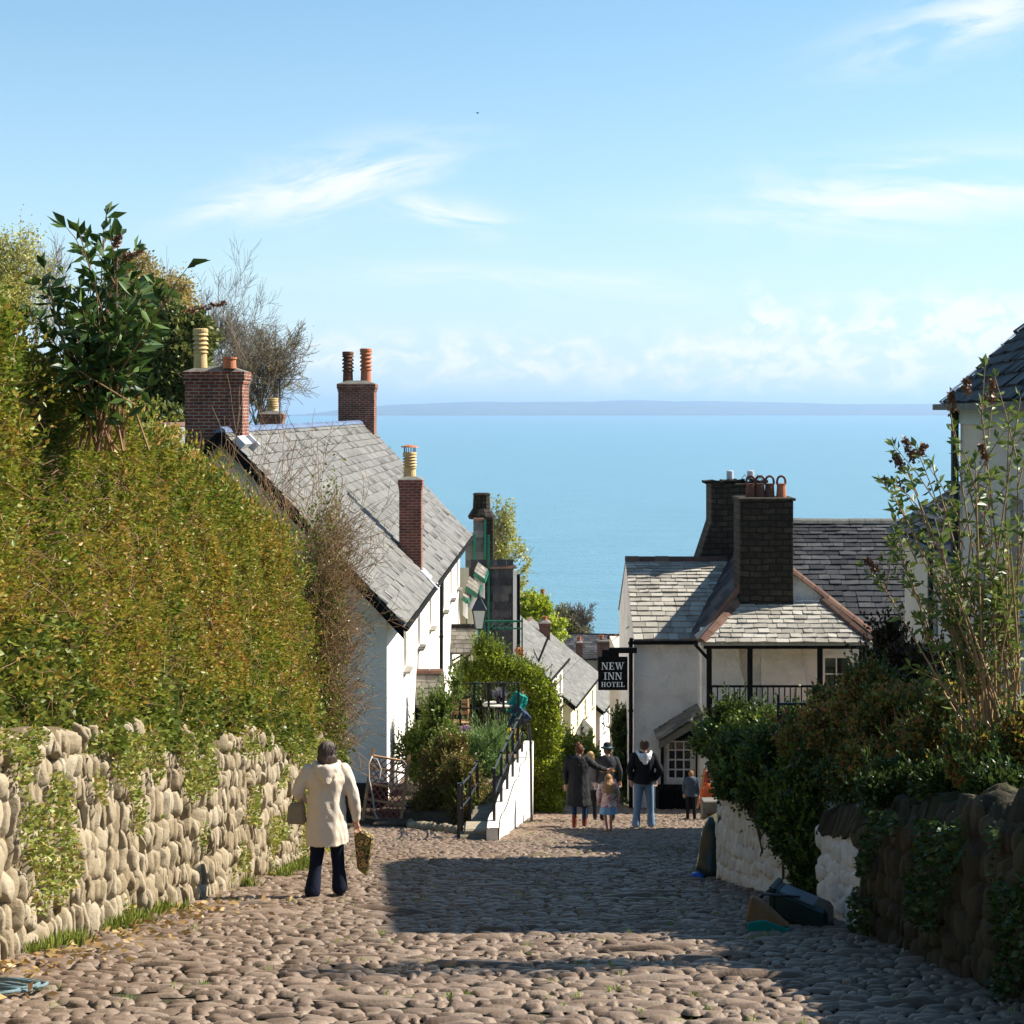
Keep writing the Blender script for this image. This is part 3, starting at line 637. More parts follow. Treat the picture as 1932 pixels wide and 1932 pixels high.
for k, (xx, yy) in enumerate(((x1+.10, yb-.03), (x1+.10, yb+.62))): mb.obox((x1+.22, yb-.1+k*.75, roofz(x1+.22, yb)+.03), (.24, 0, -.25), (0, .14, 0), (.01, 0, .01))
mb.obox((x1+.13, yb+.3, roofz(x1+.13, yb)+.04), (.11, 0, -.115), (0, .5, 0), (.012, 0, .012)); mb.build('flashing', m_lead, c3)
pyp = 50.6; ex = (A+(B-A)*((pyp-36)/25)).x
downpipe(root, [(ex+.38, pyp, -3.05), (ex+.36, pyp, -3.2), (ex+.10, pyp, -3.5), (ex+.09, pyp, -8.6)], m_black, .055)
# door hoods: gabled, ridge running out from the wall
def hood(root, y, proj, zr, ze, hw, rm, x0=None, legs=True):
    e = (A+(B-A)*((y-36)/25)).x if x0 is None else x0; n = Vector((1, 0, 0)); mb = MB()
    a, b = Vector((e, y, zr)), Vector((e+proj, y, zr)); o = []
    for sgn in (-1, 1):
        c, d = Vector((e, y+sgn*hw, ze)), Vector((e+proj, y+sgn*hw, ze))
        slates(mb, *( (c, d, b, a) if sgn < 0 else (d, c, a, b)), .17, .26, .012); mb.prism([c-Vector((0, 0, .03)), d-Vector((0, 0, .03)), b-Vector((0, 0, .03)), a-Vector((0, 0, .03))], (0, 0, -.05), .1)
    h = mb.build('door_hood', m_slate_old, root, fix=False); ridge(h, a, b, rm, .10, .34)
    mb = MB(); mb.poly([(e+proj-.02, y-hw, ze), (e+proj-.02, y+hw, ze), (e+proj-.02, y, zr-.06)]); 
    for sgn in (-1, 1): mb.box(e+.02, e+proj-.04, y+sgn*(hw-.08)-.03, y+sgn*(hw-.08)+.03, ze-1.0, ze-.02) if legs else mb.bar((e+proj-.1, y+sgn*(hw-.1), ze-.02), (e, y+sgn*(hw-.1), ze-.5), .06)
    mb.build('hood_frame', m_black, h)
    return h
hood(root, 43.2, .72, -5.22, -6.0, .55, m_ridge_red)
mb = MB(); mb.box(-2.52, -2.42, 42.85, 43.6, -8.2, -6.1); mb.build('door', m_black, root)
hood(root, 56.4, .9, -5.75, -6.55, .7, m_black, legs=False)
# joint line board on the far half of the facade: cream boarding
e1 = (A+(B-A)*((51.2-36)/25)); e2 = (A+(B-A)*((60.9-36)/25))
# ---- house behind to the left (roof only shows)
root = empty('cottage_behind', (-11, 47, -7), 'slate roofed cottage left of the white cottage, mostly hidden by the hedge', 'cottage')
a = P(265, 803, 44); b = P(420, 800, 60)
G2 = gabled(root, (P(330, 900, 42).x, 44, a.z-3.1), (P(330, 900, 42).x+.4, 58, a.z-3.1), 2.7, 3.0, -9, -1, m_white, m_slate, m_ridge_red, over=.3, verge=(.3, .1), row=.26, wid=.36, gutter=None)
q = P(511, 780, 66); mb = MB()
root = empty('cottage_behind', (-10, 70, -8), 'cottage beyond the white cottage of which one squat buff chimney pot and a mast show', 'cottage')
gabled(root, (-7.2, 66, -3.2), (-7.0, 76, -3.2), 2.6, 2.6, -10, -1, m_white, m_slate, m_ridge_red, row=.4, wid=.5, gutter=None)
c = chimney(root, q.x-.45, q.x+.45, 66, 66.8, -2, q.z-.02, m_brick); cowl(c, (q.x, 66.4, q.z), .22, .62, m_buff)
q = P(528, 780, 64); mb = MB(); zt = P(0, 714, 64).z; mb.tube([(q.x, 64, q.z-2.0), (q.x, 64, zt)], .035, 6)
mb.tube([(q.x-.1, 64, zt-.05), (q.x+1.1, 64, zt-.02)], .014, 5)
for k in range(9): xx = q.x+.05+k*.12; mb.tube([(xx, 64-.25, zt-.04), (xx, 64+.25, zt-.04)], .008, 4)
for k in range(3): mb.tube([(q.x-.25, 64, zt+.05+k*.1), (q.x+.25, 64, zt+.05+k*.1)], .010, 4)
mb.build('television_aerial', m_blackiron, root)
# ---- green trimmed cottage with slate hung front, beyond the white cottage
root = empty('slate_hung_cottage', (-1, 66, -10), 'cottage with slate-hung end wall and green trimmed dormers below a dark stone stack', 'cottage')
Y = 62.0; xl, xr = P(903, 0, Y).x, P(970, 0, Y).x; zt = P(0, 1070, Y).z; zbm = P(0, 1250, Y).z-4
mb = MB(); mb.prism([(xr, Y, zbm), (xr, Y, zt-.02), (xr, Y+5, zt-2.4), (xr, Y+5, zbm)], (xl-2.0-xr, 0, 0)); mb.build('wall', m_board, root)
mb = MB()
z = P(0, 1240, Y).z
while z < zt:                                  # hung slates, real courses on the wall
    h = .30; x = xl-.3-random.uniform(0, .2)
    while x < xr-.05:
        w = random.uniform(.24, .42); x1_ = min(x+w-.008, xr-.03); l = .03*random.uniform(.8, 1.3); qd = random.random()
        mb.quad((x, Y-.02-l, z), (x1_, Y-.02-l, z), (x1_, Y-.012, z+h*1.25), (x, Y-.012, z+h*1.25), qd); mb.quad((x, Y-.01, z), (x1_, Y-.01, z), (x1_, Y-.02-l, z), (x, Y-.02-l, z), qd*.3)
        x += w
    z += h
mb.build('hung_slates', m_slate_dark, root, fix=False)
ridge(root, (xl-.2, Y+.02, zt+.02), (xr+.06, Y+.02, zt+.02), m_ridge_red, .12, .5)
mb = MB(); mb.box(xr-.04, xr+.10, Y-.06, Y+.05, zbm, zt-.1); mb.build('bargeboard', m_wframe, root)
mb = MB(); mb.box(xr+.10, xr+.22, Y-.02, Y+.5, zbm, zt-.3); mb.build('door_post', m_black, root)
# sloped slate cheeks with green boards
def cheek(px0, py0, px1, py1, Y, green=True):
    a, b = P(px0, py1, Y), P(px1, py1, Y); c, d = P(px1, py0, Y+.6), P(px0, py0, Y+.6)
    mb = MB(); slates(mb, a, b, c, d, .30, .34, .015); mb.prism([a, b, c, d], (0, .3, -.05), .1)
    o = mb.build('dormer_slope', m_slate_old, root, fix=False); ridge(o, d, c, m_ridge_red, .12, .5)
    if green:
        g = MB(); g.bar(b+Vector((.05, -.05, -.1)), c+Vector((.05, -.05, 0)), .10, .14); g.build('green_board', m_green, o)
cheek(893, 980, 913, 1055, 66); cheek(878, 1008, 893, 1085, 64.5)
for (x0, y0, x1, y1, Yk) in ((898, 1060, 920, 1092, 61.2), (882, 1086, 907, 1120, 60.6), (876, 1114, 888, 1130, 60.3)):
    p, q_ = P(x0, y0, Yk), P(x1, y1, Yk); mb = MB()
    a = P(x0+4, y0, Yk+.5); b = P(x1, y0+(y1-y0)*.45, Yk+.3); c = P(x1-6, y1, Yk-.2); d = P(x0-3, y1-(y1-y0)*.45, Yk-.1)
    slates(mb, d, c, b, a, .2, .25, .012); mb.prism([d, c, b, a], (0, .1, -.08), .1); o = mb.build('dormer_hood', m_slate_old, root, fix=False)
    g = MB(); g.bar(d-Vector((0, 0, .1)), c-Vector((0, 0, .1)), .07, .16); g.bar(c-Vector((0, 0, .1)), b-Vector((0, 0, .1)), .07, .16); g.build('green_board', m_green, o)
    g = MB(); g.prism([d-Vector((0, -.1, .15)), c-Vector((0, -.1, .15)), c-Vector((0, -.1, .75)), d-Vector((0, -.1, .75))], (0, .3, 0)); g.build('dormer_wall', m_wframe, o)
mb = MB(); p = P(940, 0, 63.5)
for px in (882, 922): a = P(px, 1130 if px < 900 else 1010, 61.9); mb.bar(a, (a.x, a.y, a.z-4.5), .09)
mb.build('green_post', m_green, root)
mb = MB(); a, b = P(882, 0, 61.8).x, P(905, 0, 61.8).x
mb.box(a, b, 61.6, 66, zbm, P(0, 1125, 61.8).z); mb.build('boarded_wall', m_board, root)
# stone stack
Y = 67; xa, xb = P(899, 0, Y).x, P(931, 0, Y).x; mb = MB()
z0, z1 = P(0, 1120, Y).z-2, P(0, 975, Y).z; mb.box(xa, xb, Y, Y+1.1, z0, z1)
mb.box(xa-.3, xb, Y-.02, Y+1.0, z0, P(0, 1050, Y).z-.1)
st = mb.build('chimney', m_stone_dark, root, bevel=.03)
mb = MB(); cx = P(908, 0, Y).x; cy = Y+.5
mb.rings([(cx, cy, z1-.12, .52, .5), (cx, cy, z1, .56, .52), (cx, cy, z1+.10, .50, .48), (cx, cy, z1+.35, .34, .32)], 10)
mb.rings([(cx-.13, cy, z1+.3, .23, .3), (cx-.13, cy, z1+.85, .2, .28), (cx-.13, cy, z1+.9, .24, .3), (cx-.13, cy, z1+.95, .15, .2)], 10); mb.rings([(cx+.14, cy, z1+.3, .23, .3), (cx+.14, cy, z1+.83, .2, .28), (cx+.14, cy, z1+.9, .24, .3), (cx+.14, cy, z1+.95, .15, .2)], 10)
mb.build('chimney_pot', m_stone_dark, st)
# ---- terrace houses further down the hill
def row_house(label, ne, fe, Yn, Yf, half, pitch, wm, rm, sm=m_slate, chim=None, group='cottages stepping down the hill'):
    """ne, fe: pixels of the near and far ends of the street-side eaves"""
    a = P(*ne, Yn); b = P(*fe, Yf); b.z = a.z = (a.z+b.z)/2
    root = empty('row_cottage', ((a.x+b.x)/2-half, (Yn+Yf)/2, gz(Yn)), label, 'cottage', group)
    g = gabled(root, a, b, half, half*math.tan(R(pitch)), gz(Yf)-.8, -1, wm, sm, rm, over=.3, verge=(.25, .15), row=.26, wid=.36, th=.02,
               holes=[(q*(b-a).length-.4, q*(b-a).length+.4, zz, zz+1.1) for q in (.25, .55, .85) for zz in (a.z-(gz(Yf)-.8)-2.0,)])
    L = (b-a).length
    for q in (.25, .55, .85): window(root, g['O'], g['u'], g['nout'], q*L-.4, q*L+.4, a.z-(gz(Yf)-.8)-2.0, a.z-(gz(Yf)-.8)-.9, 2, 3, .08, .12)
    return root, g
r1, g1 = row_house('cottage with plain grey slate roof just past the slate-hung wall', (1027, 1274), (1062, 1234), 83, 90, 4.0, 40, m_cream, m_ridge_red, m_slate)
mb = MB(); a = P(1013, 1255, 84); mb.bar(a, P(1035, 1200, 86), .09); mb.build('roof_ladder_pole', m_black, r1)
r2, g2 = row_house('pale yellow cottage with silvery slate roof and a brick chimney, middle of the row', (1077, 1324), (1124, 1268), 94, 105, 4.2, 38, m_yellow, m_ridge_red, m_slate)
x0, x1 = P(1018, 0, 103).x, P(1038, 0, 103).x; c = chimney(r2, x0, x1, 103, 104.2, P(0, 1240, 103).z-3, P(0, 1176, 103).z, m_brick_small); cowl(c, (x0+.33, 103.6, P(0, 1174, 103).z), .17, .3, m_terra, False)
hd = MB(); a = P(1085, 1345, 95); 
def street_hood(root, px0, px1, py0, py1, Y):
    a, b, c, d = P(px0, py1-(py1-py0)*.35, Y), P((px0+px1)/2-2, py1, Y-.6), P(px1, py0+(py1-py0)*.45, Y+.3), P((px0+px1)/2-2, py0, Y+.9)
    mb = MB(); slates(mb, a, b, c, d, .3, .35, .015); mb.prism([a, b, c, d], (0, 0, -.12), .1); h = mb.build('door_hood', m_slate_old, root, fix=False)
    m2 = MB(); m2.prism([b-Vector((0, 0, .1)), c-Vector((0, 0, .1)), c-Vector((0, 0, 1.0)), b-Vector((0, 0, 1.0))], (0, .2, 0)); m2.build('hood_side', m_black, h)
street_hood(r2, 1086, 1119, 1355, 1396, 93)
r3, g3 = row_house('white cottage with a small bracketed porch, the farthest of the row before the cross roof', (1132, 1330), (1160, 1305), 112, 120, 4.0, 38, m_white, m_ridge_red, m_slate)
mb = MB(); a = P(1117, 0, 111).x; mb.box(a-1.2, a+.1, 111, 112, gz(112), P(0, 1320, 111).z); mb.build('brick_side', m_brick_small, r3)
r4, g4 = row_house('low slate roofed cottage glimpsed behind the hotel sign', (1168, 1345), (1188, 1320), 126, 134, 4.0, 36, m_cream, m_ridge_red, m_slate_old)
# cross building with long dark roof
root = empty('cross_cottage', (10, 152, -24), 'long dark roofed house lying across the foot of the street', 'house')
a = P(1040, 1240, 150); b = P(1200, 1244, 150)
gabled(root, b, a, 3.2, P(0, 1198, 153).z-a.z+.1, gz(150)-2, +1 if False else 1, m_cream, m_slate_dark, m_black, row=.35, wid=.5, gutter=None, barge=None)
for (px, py, n, w) in ((1150, 1210, 3, 44), (1172, 1206, 1, 16), (1093, 1213, 1, 12)):
    x0, x1 = P(px-w/2, 0, 149).x, P(px+w/2, 0, 149).x; c = chimney(root, x0, x1, 149, 150, P(0, 1290, 149).z, P(0, py, 149).z, m_brick if n > 1 else m_brick_small)
    for k in range(n): cowl(c, (x0+(k+.5)*(x1-x0)/n, 149.5, P(0, py, 149).z), .2, .5, m_terra_dark if k % 2 else m_terra, False)
# cottage in the trees (gable with small chimneys)
root = empty('hillside_cottage', (7, 170, -30), 'small grey roofed cottage among the trees above the lower street', 'cottage')
a = P(1035, 1200, 165); b = P(1060, 1200, 175); 
gabled(root, (a.x, 165, P(0, 1200, 165).z), (a.x+1.2, 175, P(0, 1200, 165).z), 3.2, P(0, 1140, 165).z-P(0, 1200, 165).z, -50, -1, m_cream, m_slate_old, m_ridge_red, row=.4, wid=.5, gutter=None, barge=None)
x = P(1024, 0, 165).x; c = chimney(root, x-.6, x+.6, 165, 166, P(0, 1180, 165).z, P(0, 1128, 165).z, m_brick_small); cowl(c, (x, 165.5, P(0, 1128, 165).z), .25, .8, m_terra, False)
x = P(973, 0, 80).x
rp = empty('red_chimney', (x, 80, -10), 'narrow terracotta chimney pot on a brick stack beside the slate-hung wall', 'chimney')
mb = MB(); mb.box(x-.22, x+.22, 80, 80.5, -14, P(0, 1140, 80).z); mb.build('stack', m_brick_small, rp); cowl(rp, (x-.02, 80.2, P(0, 1140, 80).z), .2, .55, m_terra, False)
# ================================================================ INN, right of the street
root = empty('inn', (6, 45, -9), 'shaded white inn with slate roofs, dark stone chimneys and a black timber veranda', 'inn')
Yw = 44.0; xl, xr = P(1196, 0, Yw).x, P(1342, 0, Yw).x; ze = P(0, 1203, Yw).z; zg = gz(44)-.3
wx0, wx1 = P(1259, 0, Yw).x, P(1306, 0, Yw).x; wz0, wz1 = P(0, 1471, Yw).z, P(0, 1397, Yw).z
mb = MB(); panel(mb, (xl, Yw, zg), (1, 0, 0), xr-xl+.02, ze-zg, (0, -1, 0), [(wx0-xl, wx1-xl, wz0-zg, wz1-zg)], .12)
mb.quad((xl, Yw, zg), (xl, Yw+6, zg), (xl, Yw+6, ze), (xl, Yw, ze)); rid_z = P(0, 1056, Yw+3).z; mb.poly([(xl, Yw, ze), (xl, Yw+3, rid_z), (xl, Yw+6, ze)])
mb.build('wall', m_rough_white, root)
window(root, (xl, Yw, zg), (1, 0, 0), (0, -1, 0), wx0-xl, wx1-xl, wz0-zg, wz1-zg, 3, 4, .05, None, bar=.035)
mb = MB(); rx1 = P(1400, 0, 44).x
m_slate_pale = mat('pale_slate', [(.15, .135, .11), (.29, .265, .22), (.43, .395, .33), (.50, .47, .41)], 3.0, .7, .01, 25, attr=.5, spec=.15)
slates(mb, (xl-.02, Yw-.25, ze-.02), (rx1, Yw-.25, ze-.02), (rx1, Yw+3, rid_z), (xl-.02, Yw+3, rid_z), .27, .34, .03, dim=.55); slates(mb, (rx1, Yw+6.2, ze), (xl-.02, Yw+6.2, ze), (xl-.02, Yw+3, rid_z), (rx1, Yw+3, rid_z), .4, .4, .02)
mb.prism([(xl, Yw-.2, ze-.06), (rx1, Yw-.2, ze-.06), (rx1, Yw+3, rid_z-.06), (xl, Yw+3, rid_z-.06)], (0, 0, -.06), .1)
ro = mb.build('roof', m_slate_pale, root, fix=False); ridge(ro, (xl-.03, Yw+3, rid_z+.03), (rx1, Yw+3, rid_z+.03), m_ridge_red, .12, .42)
mb = MB(); mb.box(xl-.05, xr, Yw-.34, Yw-.24, ze-.14, ze-.05); mb.build('gutter', m_black, root)
downpipe(root, [(xl-.07, Yw-.1, ze), (xl-.09, Yw-.1, ze-.1), (xl-.09, Yw-.1, zg+.2)], m_black, .055)
# neighbouring strip of wall left of the corner, seen edge on
mb = MB(); mb.box(P(1180, 0, 58).x, xl+.3, 52, 60, gz(58)-1, P(0, 1215, 58).z); mb.build('rear_wing', m_cream, root)
# gable wall and veranda
Yg = 42.6; gl, gr = P(1326, 0, Yg).x, P(1650, 0, Yg).x; apx = P(1450, 0, Yg).x; apz = P(0, 1045, Yg).z; gez = P(0, 1205, Yg).z
fl_z = P(0, 1335, 42).z
wA, wB, wC, wD = P(1553, 0, Yg).x-gl, P(1604, 0, Yg).x-gl, P(0, 1340, Yg).z-zg, P(0, 1238, Yg).z-zg
mb = MB(); panel(mb, (gl, Yg, zg), (1, 0, 0), gr-gl, gez-zg, (0, -1, 0), [(wA, wB, wC, wD)], .1); mb.poly([(gl, Yg, gez), (gr, Yg, gez), (apx, Yg, apz)])
mb.quad((gl, Yg, zg), (gl, Yg+1.4, zg), (gl, Yg+1.4, gez), (gl, Yg, gez)); mb.build('gable_wall', m_rough_white, root)
window(root, (gl, Yg, zg), (1, 0, 0), (0, -1, 0), wA, wB, wC, wD, 2, 3, .04, None)
mb = MB()
slates(mb, (gl-.1, 52, gez), (gl-.1, Yg-.1, gez), (apx, Yg-.1, apz), (apx, 52, apz), .3, .36, .02); slates(mb, (gr+.1, Yg-.1, gez), (gr+.1, 52, gez), (apx, 52, apz), (apx, Yg-.1, apz), .3, .36, .02)
gro = mb.build('gable_roof', m_slate_dark, root, fix=False)
ridge(gro, (gl-.1, Yg-.08, gez+.06), (apx, Yg-.08, apz+.06), m_ridge_red, .11, .42, 'verge_tiles'); ridge(gro, (gr+.1, Yg-.08, gez+.06), (apx, Yg-.08, apz+.06), m_ridge_red, .11, .42, 'verge_tiles')
Ve = 41.0; vl, vr = P(1322, 0, Ve).x, P(1645, 0, Ve).x; vz = P(0, 1212, Ve).z; tl, tr, tz = P(1392, 0, Yg-.12).x, P(1553, 0, Yg-.12).x, P(0, 1134, Yg-.12).z
mb = MB(); slates(mb, (vl, Ve, vz), (vr, Ve, vz), (tr, Yg-.12, tz), (tl, Yg-.12, tz), .20, .3, .028, dim=.2)
mb.prism([(vl, Ve, vz-.03), (vr, Ve, vz-.03), (tr, Yg-.12, tz-.03), (tl, Yg-.12, tz-.03)], (0, 0, -.05), .1)
mb.poly([(vl, Ve, vz-.02), (tl, Yg-.12, tz-.02), (vl, Yg-.12, vz-.02)]); mb.poly([(vr, Ve, vz-.02), (tr, Yg-.12, tz-.02), (vr, Yg-.12, vz-.02)])
m_slate_pale = mat('pale_slate', [(.15, .135, .11), (.29, .265, .22), (.43, .395, .33), (.50, .47, .41)], 3.0, .7, .01, 25, attr=.5, spec=.15)
vro = mb.build('veranda_roof', m_slate_pale, root, fix=False)
ridge(vro, (vl, Ve, vz+.05), (tl, Yg-.14, tz+.05), m_ridge_red, .12, .4, 'hip_tiles'); ridge(vro, (vr, Ve, vz+.05), (tr, Yg-.14, tz+.05), m_ridge_red, .12, .4, 'hip_tiles')
mb = MB(); mb.box(tl-.05, tr+.05, Yg-.2, Yg-.10, tz-.08, tz+.03); mb.build('flashing', m_lead, vro)
Vp = 41.2; ver = MB(); pz0 = fl_z-.15; ptop = vz-.02
ver.box(P(1328, 0, Vp).x, P(1632, 0, Vp).x, Vp-.08, Vp+.08, ptop-.16, ptop)
ver.box(P(1334, 0, Vp).x, P(1632, 0, Vp).x, Vp-.08, Vp+.08, fl_z-.15, fl_z)
ver.build('veranda_beam', m_black, root)
for px, w in ((1338, 8), (1415, 7), (1547, 7), (1626, 6)):
    mb = MB(); x = P(px, 0, Vp).x; mb.box(x-.06, x+.06, Vp-.06, Vp+.06, fl_z if px != 1338 else fl_z-.3, ptop-.16)
    mb.build('veranda_post', m_black, root)
mb = MB(); x = P(1338, 0, Vp).x; mb.bar((x, Vp, ptop-.45), (x-.35, Vp, ptop-.06), .08); mb.build('bracket', m_black, root)
mb = MB(); zr0, zr1 = P(0, 1293, Vp).z, fl_z
mb.box(P(1338, 0, Vp).x, P(1626, 0, Vp).x, Vp-.03, Vp+.03, zr0-.05, zr0)
x = P(1343, 0, Vp).x
while x < P(1622, 0, Vp).x: mb.box(x-.014, x+.014, Vp-.014, Vp+.014, zr1, zr0-.05); x += .14
mb.build('railing', m_black, root)
mb = MB(); mb.box(gl, gr, Vp-.1, Yg-.01, fl_z-.22, fl_z-.16); mb.build('veranda_floor', m_timber, root)
# chimney breasts on the veranda wall
for px in (1375, 1490):
    mb = MB(); x = P(px, 0, Yg).x; mb.prism([(x-.75, Yg-.02, fl_z-.1), (x+.55, Yg-.02, fl_z-.1), (x+.28, Yg-.02, fl_z+1.0), (x+.25, Yg-.02, ptop+.2), (x-.75, Yg-.02, ptop+.2)], (0, -.14, 0)); mb.build('chimney_breast', m_rough_white, root, bevel=.03)
# white ground floor corner and black trim
mb = MB(); x = P(1344, 0, 41.2).x; mb.box(x-.1, x+.12, 41.1, 41.4, gz(41)-.2, fl_z-.2); mb.build('veranda_pier', m_rough_white, root)
# main stone chimney
mb = MB(); xa, xb = P(1396, 0, 42.3).x, P(1497, 0, 42.3).x; zc = P(0, 945, 42.3).z
mb.box(xa, xb, 42.3, 43.5, P(0, 1140, 42.3).z-.3, zc); mb.box(xa-.04, xb+.06, 42.26, 43.54, zc, zc+.07); 
mc = mb.build('chimney', m_stone_dark, root, bevel=.015)
for k, px in enumerate((1416, 1434, 1452, 1474)):
    x = P(px, 0, 42.9).x; mb = MB(); z = zc+.06; r = .135
    mb.rings([(x, 42.9, z, r, r), (x, 42.9, z+.30, r*.85, r*.85), (x, 42.9, z+.36, r*.95, r*.95), (x, 42.9, z+.36, r*.7, r*.7)], 14)
    po = mb.build('chimney_pot', m_terra_dark if k < 3 else m_terra, mc)
    mb = MB(); pts = [(x-r*.8, 42.9, z+.34)]+[(x-r*.8*math.cos(a), 42.9, z+.36+.13*math.sin(a)+.06) for a in np.linspace(0, math.pi, 8)]+[(x+r*.8, 42.9, z+.34)]
    for dy in (0,): mb.tube(pts, .03, 6)
    mb.build('hoop', m_terra_dark, po)
# rear stone chimney with splayed foot
Yr = 47; z0, z1 = P(0, 1075, Yr).z, P(0, 912, Yr).z; xa, xb, xf = P(1342, 0, Yr).x, P(1438, 0, Yr).x, P(1312, 0, Yr).x; zs = P(0, 985, Yr).z
mb = MB(); mb.prism([(xf, Yr, z0), (xb, Yr, z0), (xb, Yr, z1), (xa, Yr, z1), (xa, Yr, zs)], (0, 1.3, 0)); rc = mb.build('chimney', m_stone_dark, root, bevel=.03)
mb = MB()
for k in range(26):
    x = xa-.08+random.random()*(xb-xa+.16); mb.obox((x, Yr+random.uniform(0, .6), z1+random.uniform(0, .07)), (.13, 0, random.gauss(0, .03)), (0, .12, 0), (0, 0, .03))
mb.build('capping_slates', m_stone_dark, rc)
for px in (1380, 1419):
    x = P(px, 0, Yr).x; mb = MB(); mb.rings([(x, Yr+.3, z1, .04, .04), (x, Yr+.3, z1+.12, .04, .04), (x, Yr+.3, z1+.12, .10, .10), (x, Yr+.3, z1+.34, .10, .10), (x, Yr+.3, z1+.36, .06, .06)], 12); mb.build('flue_terminal', m_lead, rc)
mb = MB()
for px in (1407, 1440, 1432): x = P(px, 0, Yr).x; mb.tube([(x-.16, Yr+.2, z1+.03), (x, Yr+.2, z1+.24), (x+.16, Yr+.2, z1+.03)], .012, 5)
mb.build('bird_guard', m_blackiron, rc)
# big rear roof
Yb = 48; ra, rb = P(1440, 0, 50).x, P(1712, 0, 52).x+1.5; ez, rz_ = P(0, 1215, Yb).z, P(0, 984, 52).z
mb = MB(); slates(mb, (ra, Yb, ez), (rb, Yb, ez), (rb, 52, rz_), (ra, 52, rz_), .30, .42, .03, dim=.5); slates(mb, (rb, 56, ez), (ra, 56, ez), (ra, 52, rz_), (rb, 52, rz_), .5, .5, .03)
mb.prism([(ra, Yb+.1, ez-.06), (rb, Yb+.1, ez-.06), (rb, 52, rz_-.06), (ra, 52, rz_-.06)], (0, 0, -.06), .1)
rr_ = mb.build('rear_roof', m_slate_dark, root, fix=False); ridge(rr_, (ra, 52, rz_+.03), (rb, 52, rz_+.01), m_cement, .13, .5)
mb = MB(); mb.box(ra, rb, Yb+.3, 55.7, zg-2, ez+.1); mb.poly([(ra, Yb+.3, ez+.1), (ra, 55.7, ez+.1), (ra, 52, rz_-.1)]); mb.build('rear_wall', m_rough_white, root)
# gabled hood over the ground-floor bay, black timbers
ax, az_ = P(1352, 0, 43).x, P(0, 1322, 43).z; bx, bz = P(1241, 0, 43).x, P(0, 1392, 43).z; cx_ = ax+(ax-bx)
mb = MB(); slates(mb, (bx, 44, bz), (bx, 42.6, bz), (ax, 42.6, az_), (ax, 44, az_), .15, .2, .02); slates(mb, (cx_, 42.6, bz), (cx_, 44, bz), (ax, 44, az_), (ax, 42.6, az_), .15, .2, .02)
hd = mb.build('bay_hood', m_slate_old, root, fix=False)
mb = MB(); mb.prism([(bx, 42.62, bz-.02), (ax, 42.62, az_-.02), (cx_, 42.62, bz-.02), (cx_, 42.62, bz-.22), (ax, 42.62, az_-.26), (bx, 42.62, bz-.22)], (0, .07, 0)); mb.build('hood_bargeboard', m_slate_old, hd)
mb = MB(); mb.prism([(bx+.05, 43.1, bz-.1), (ax, 43.1, az_-.1), (cx_-.05, 43.1, bz-.1)], (0, .8, 0)); 
x0 = P(1247, 0, 43.9).x; mb.box(x0, x0+.07, 43.85, 43.99, wz0-.3, bz); mb.box(P(1313, 0, 43.9).x, P(1318, 0, 43.9).x, 43.85, 43.99, wz0-.4, bz)
mb.build('hood_timbers', m_black, hd)
mb = MB(); mb.box(P(1243, 0, 43).x, P(1325, 0, 43).x, 43.2, 43.95, gz(43.5)-.05, P(0, 1492, 43.2).z)
x = P(1243, 0, 43).x
while x < P(1325, 0, 43).x: mb.box(x, x+.03, 43.14, 43.2, gz(43.5)-.05, P(0, 1482, 43.2).z); x += .12
mb.build('planter_box', m_black, root)
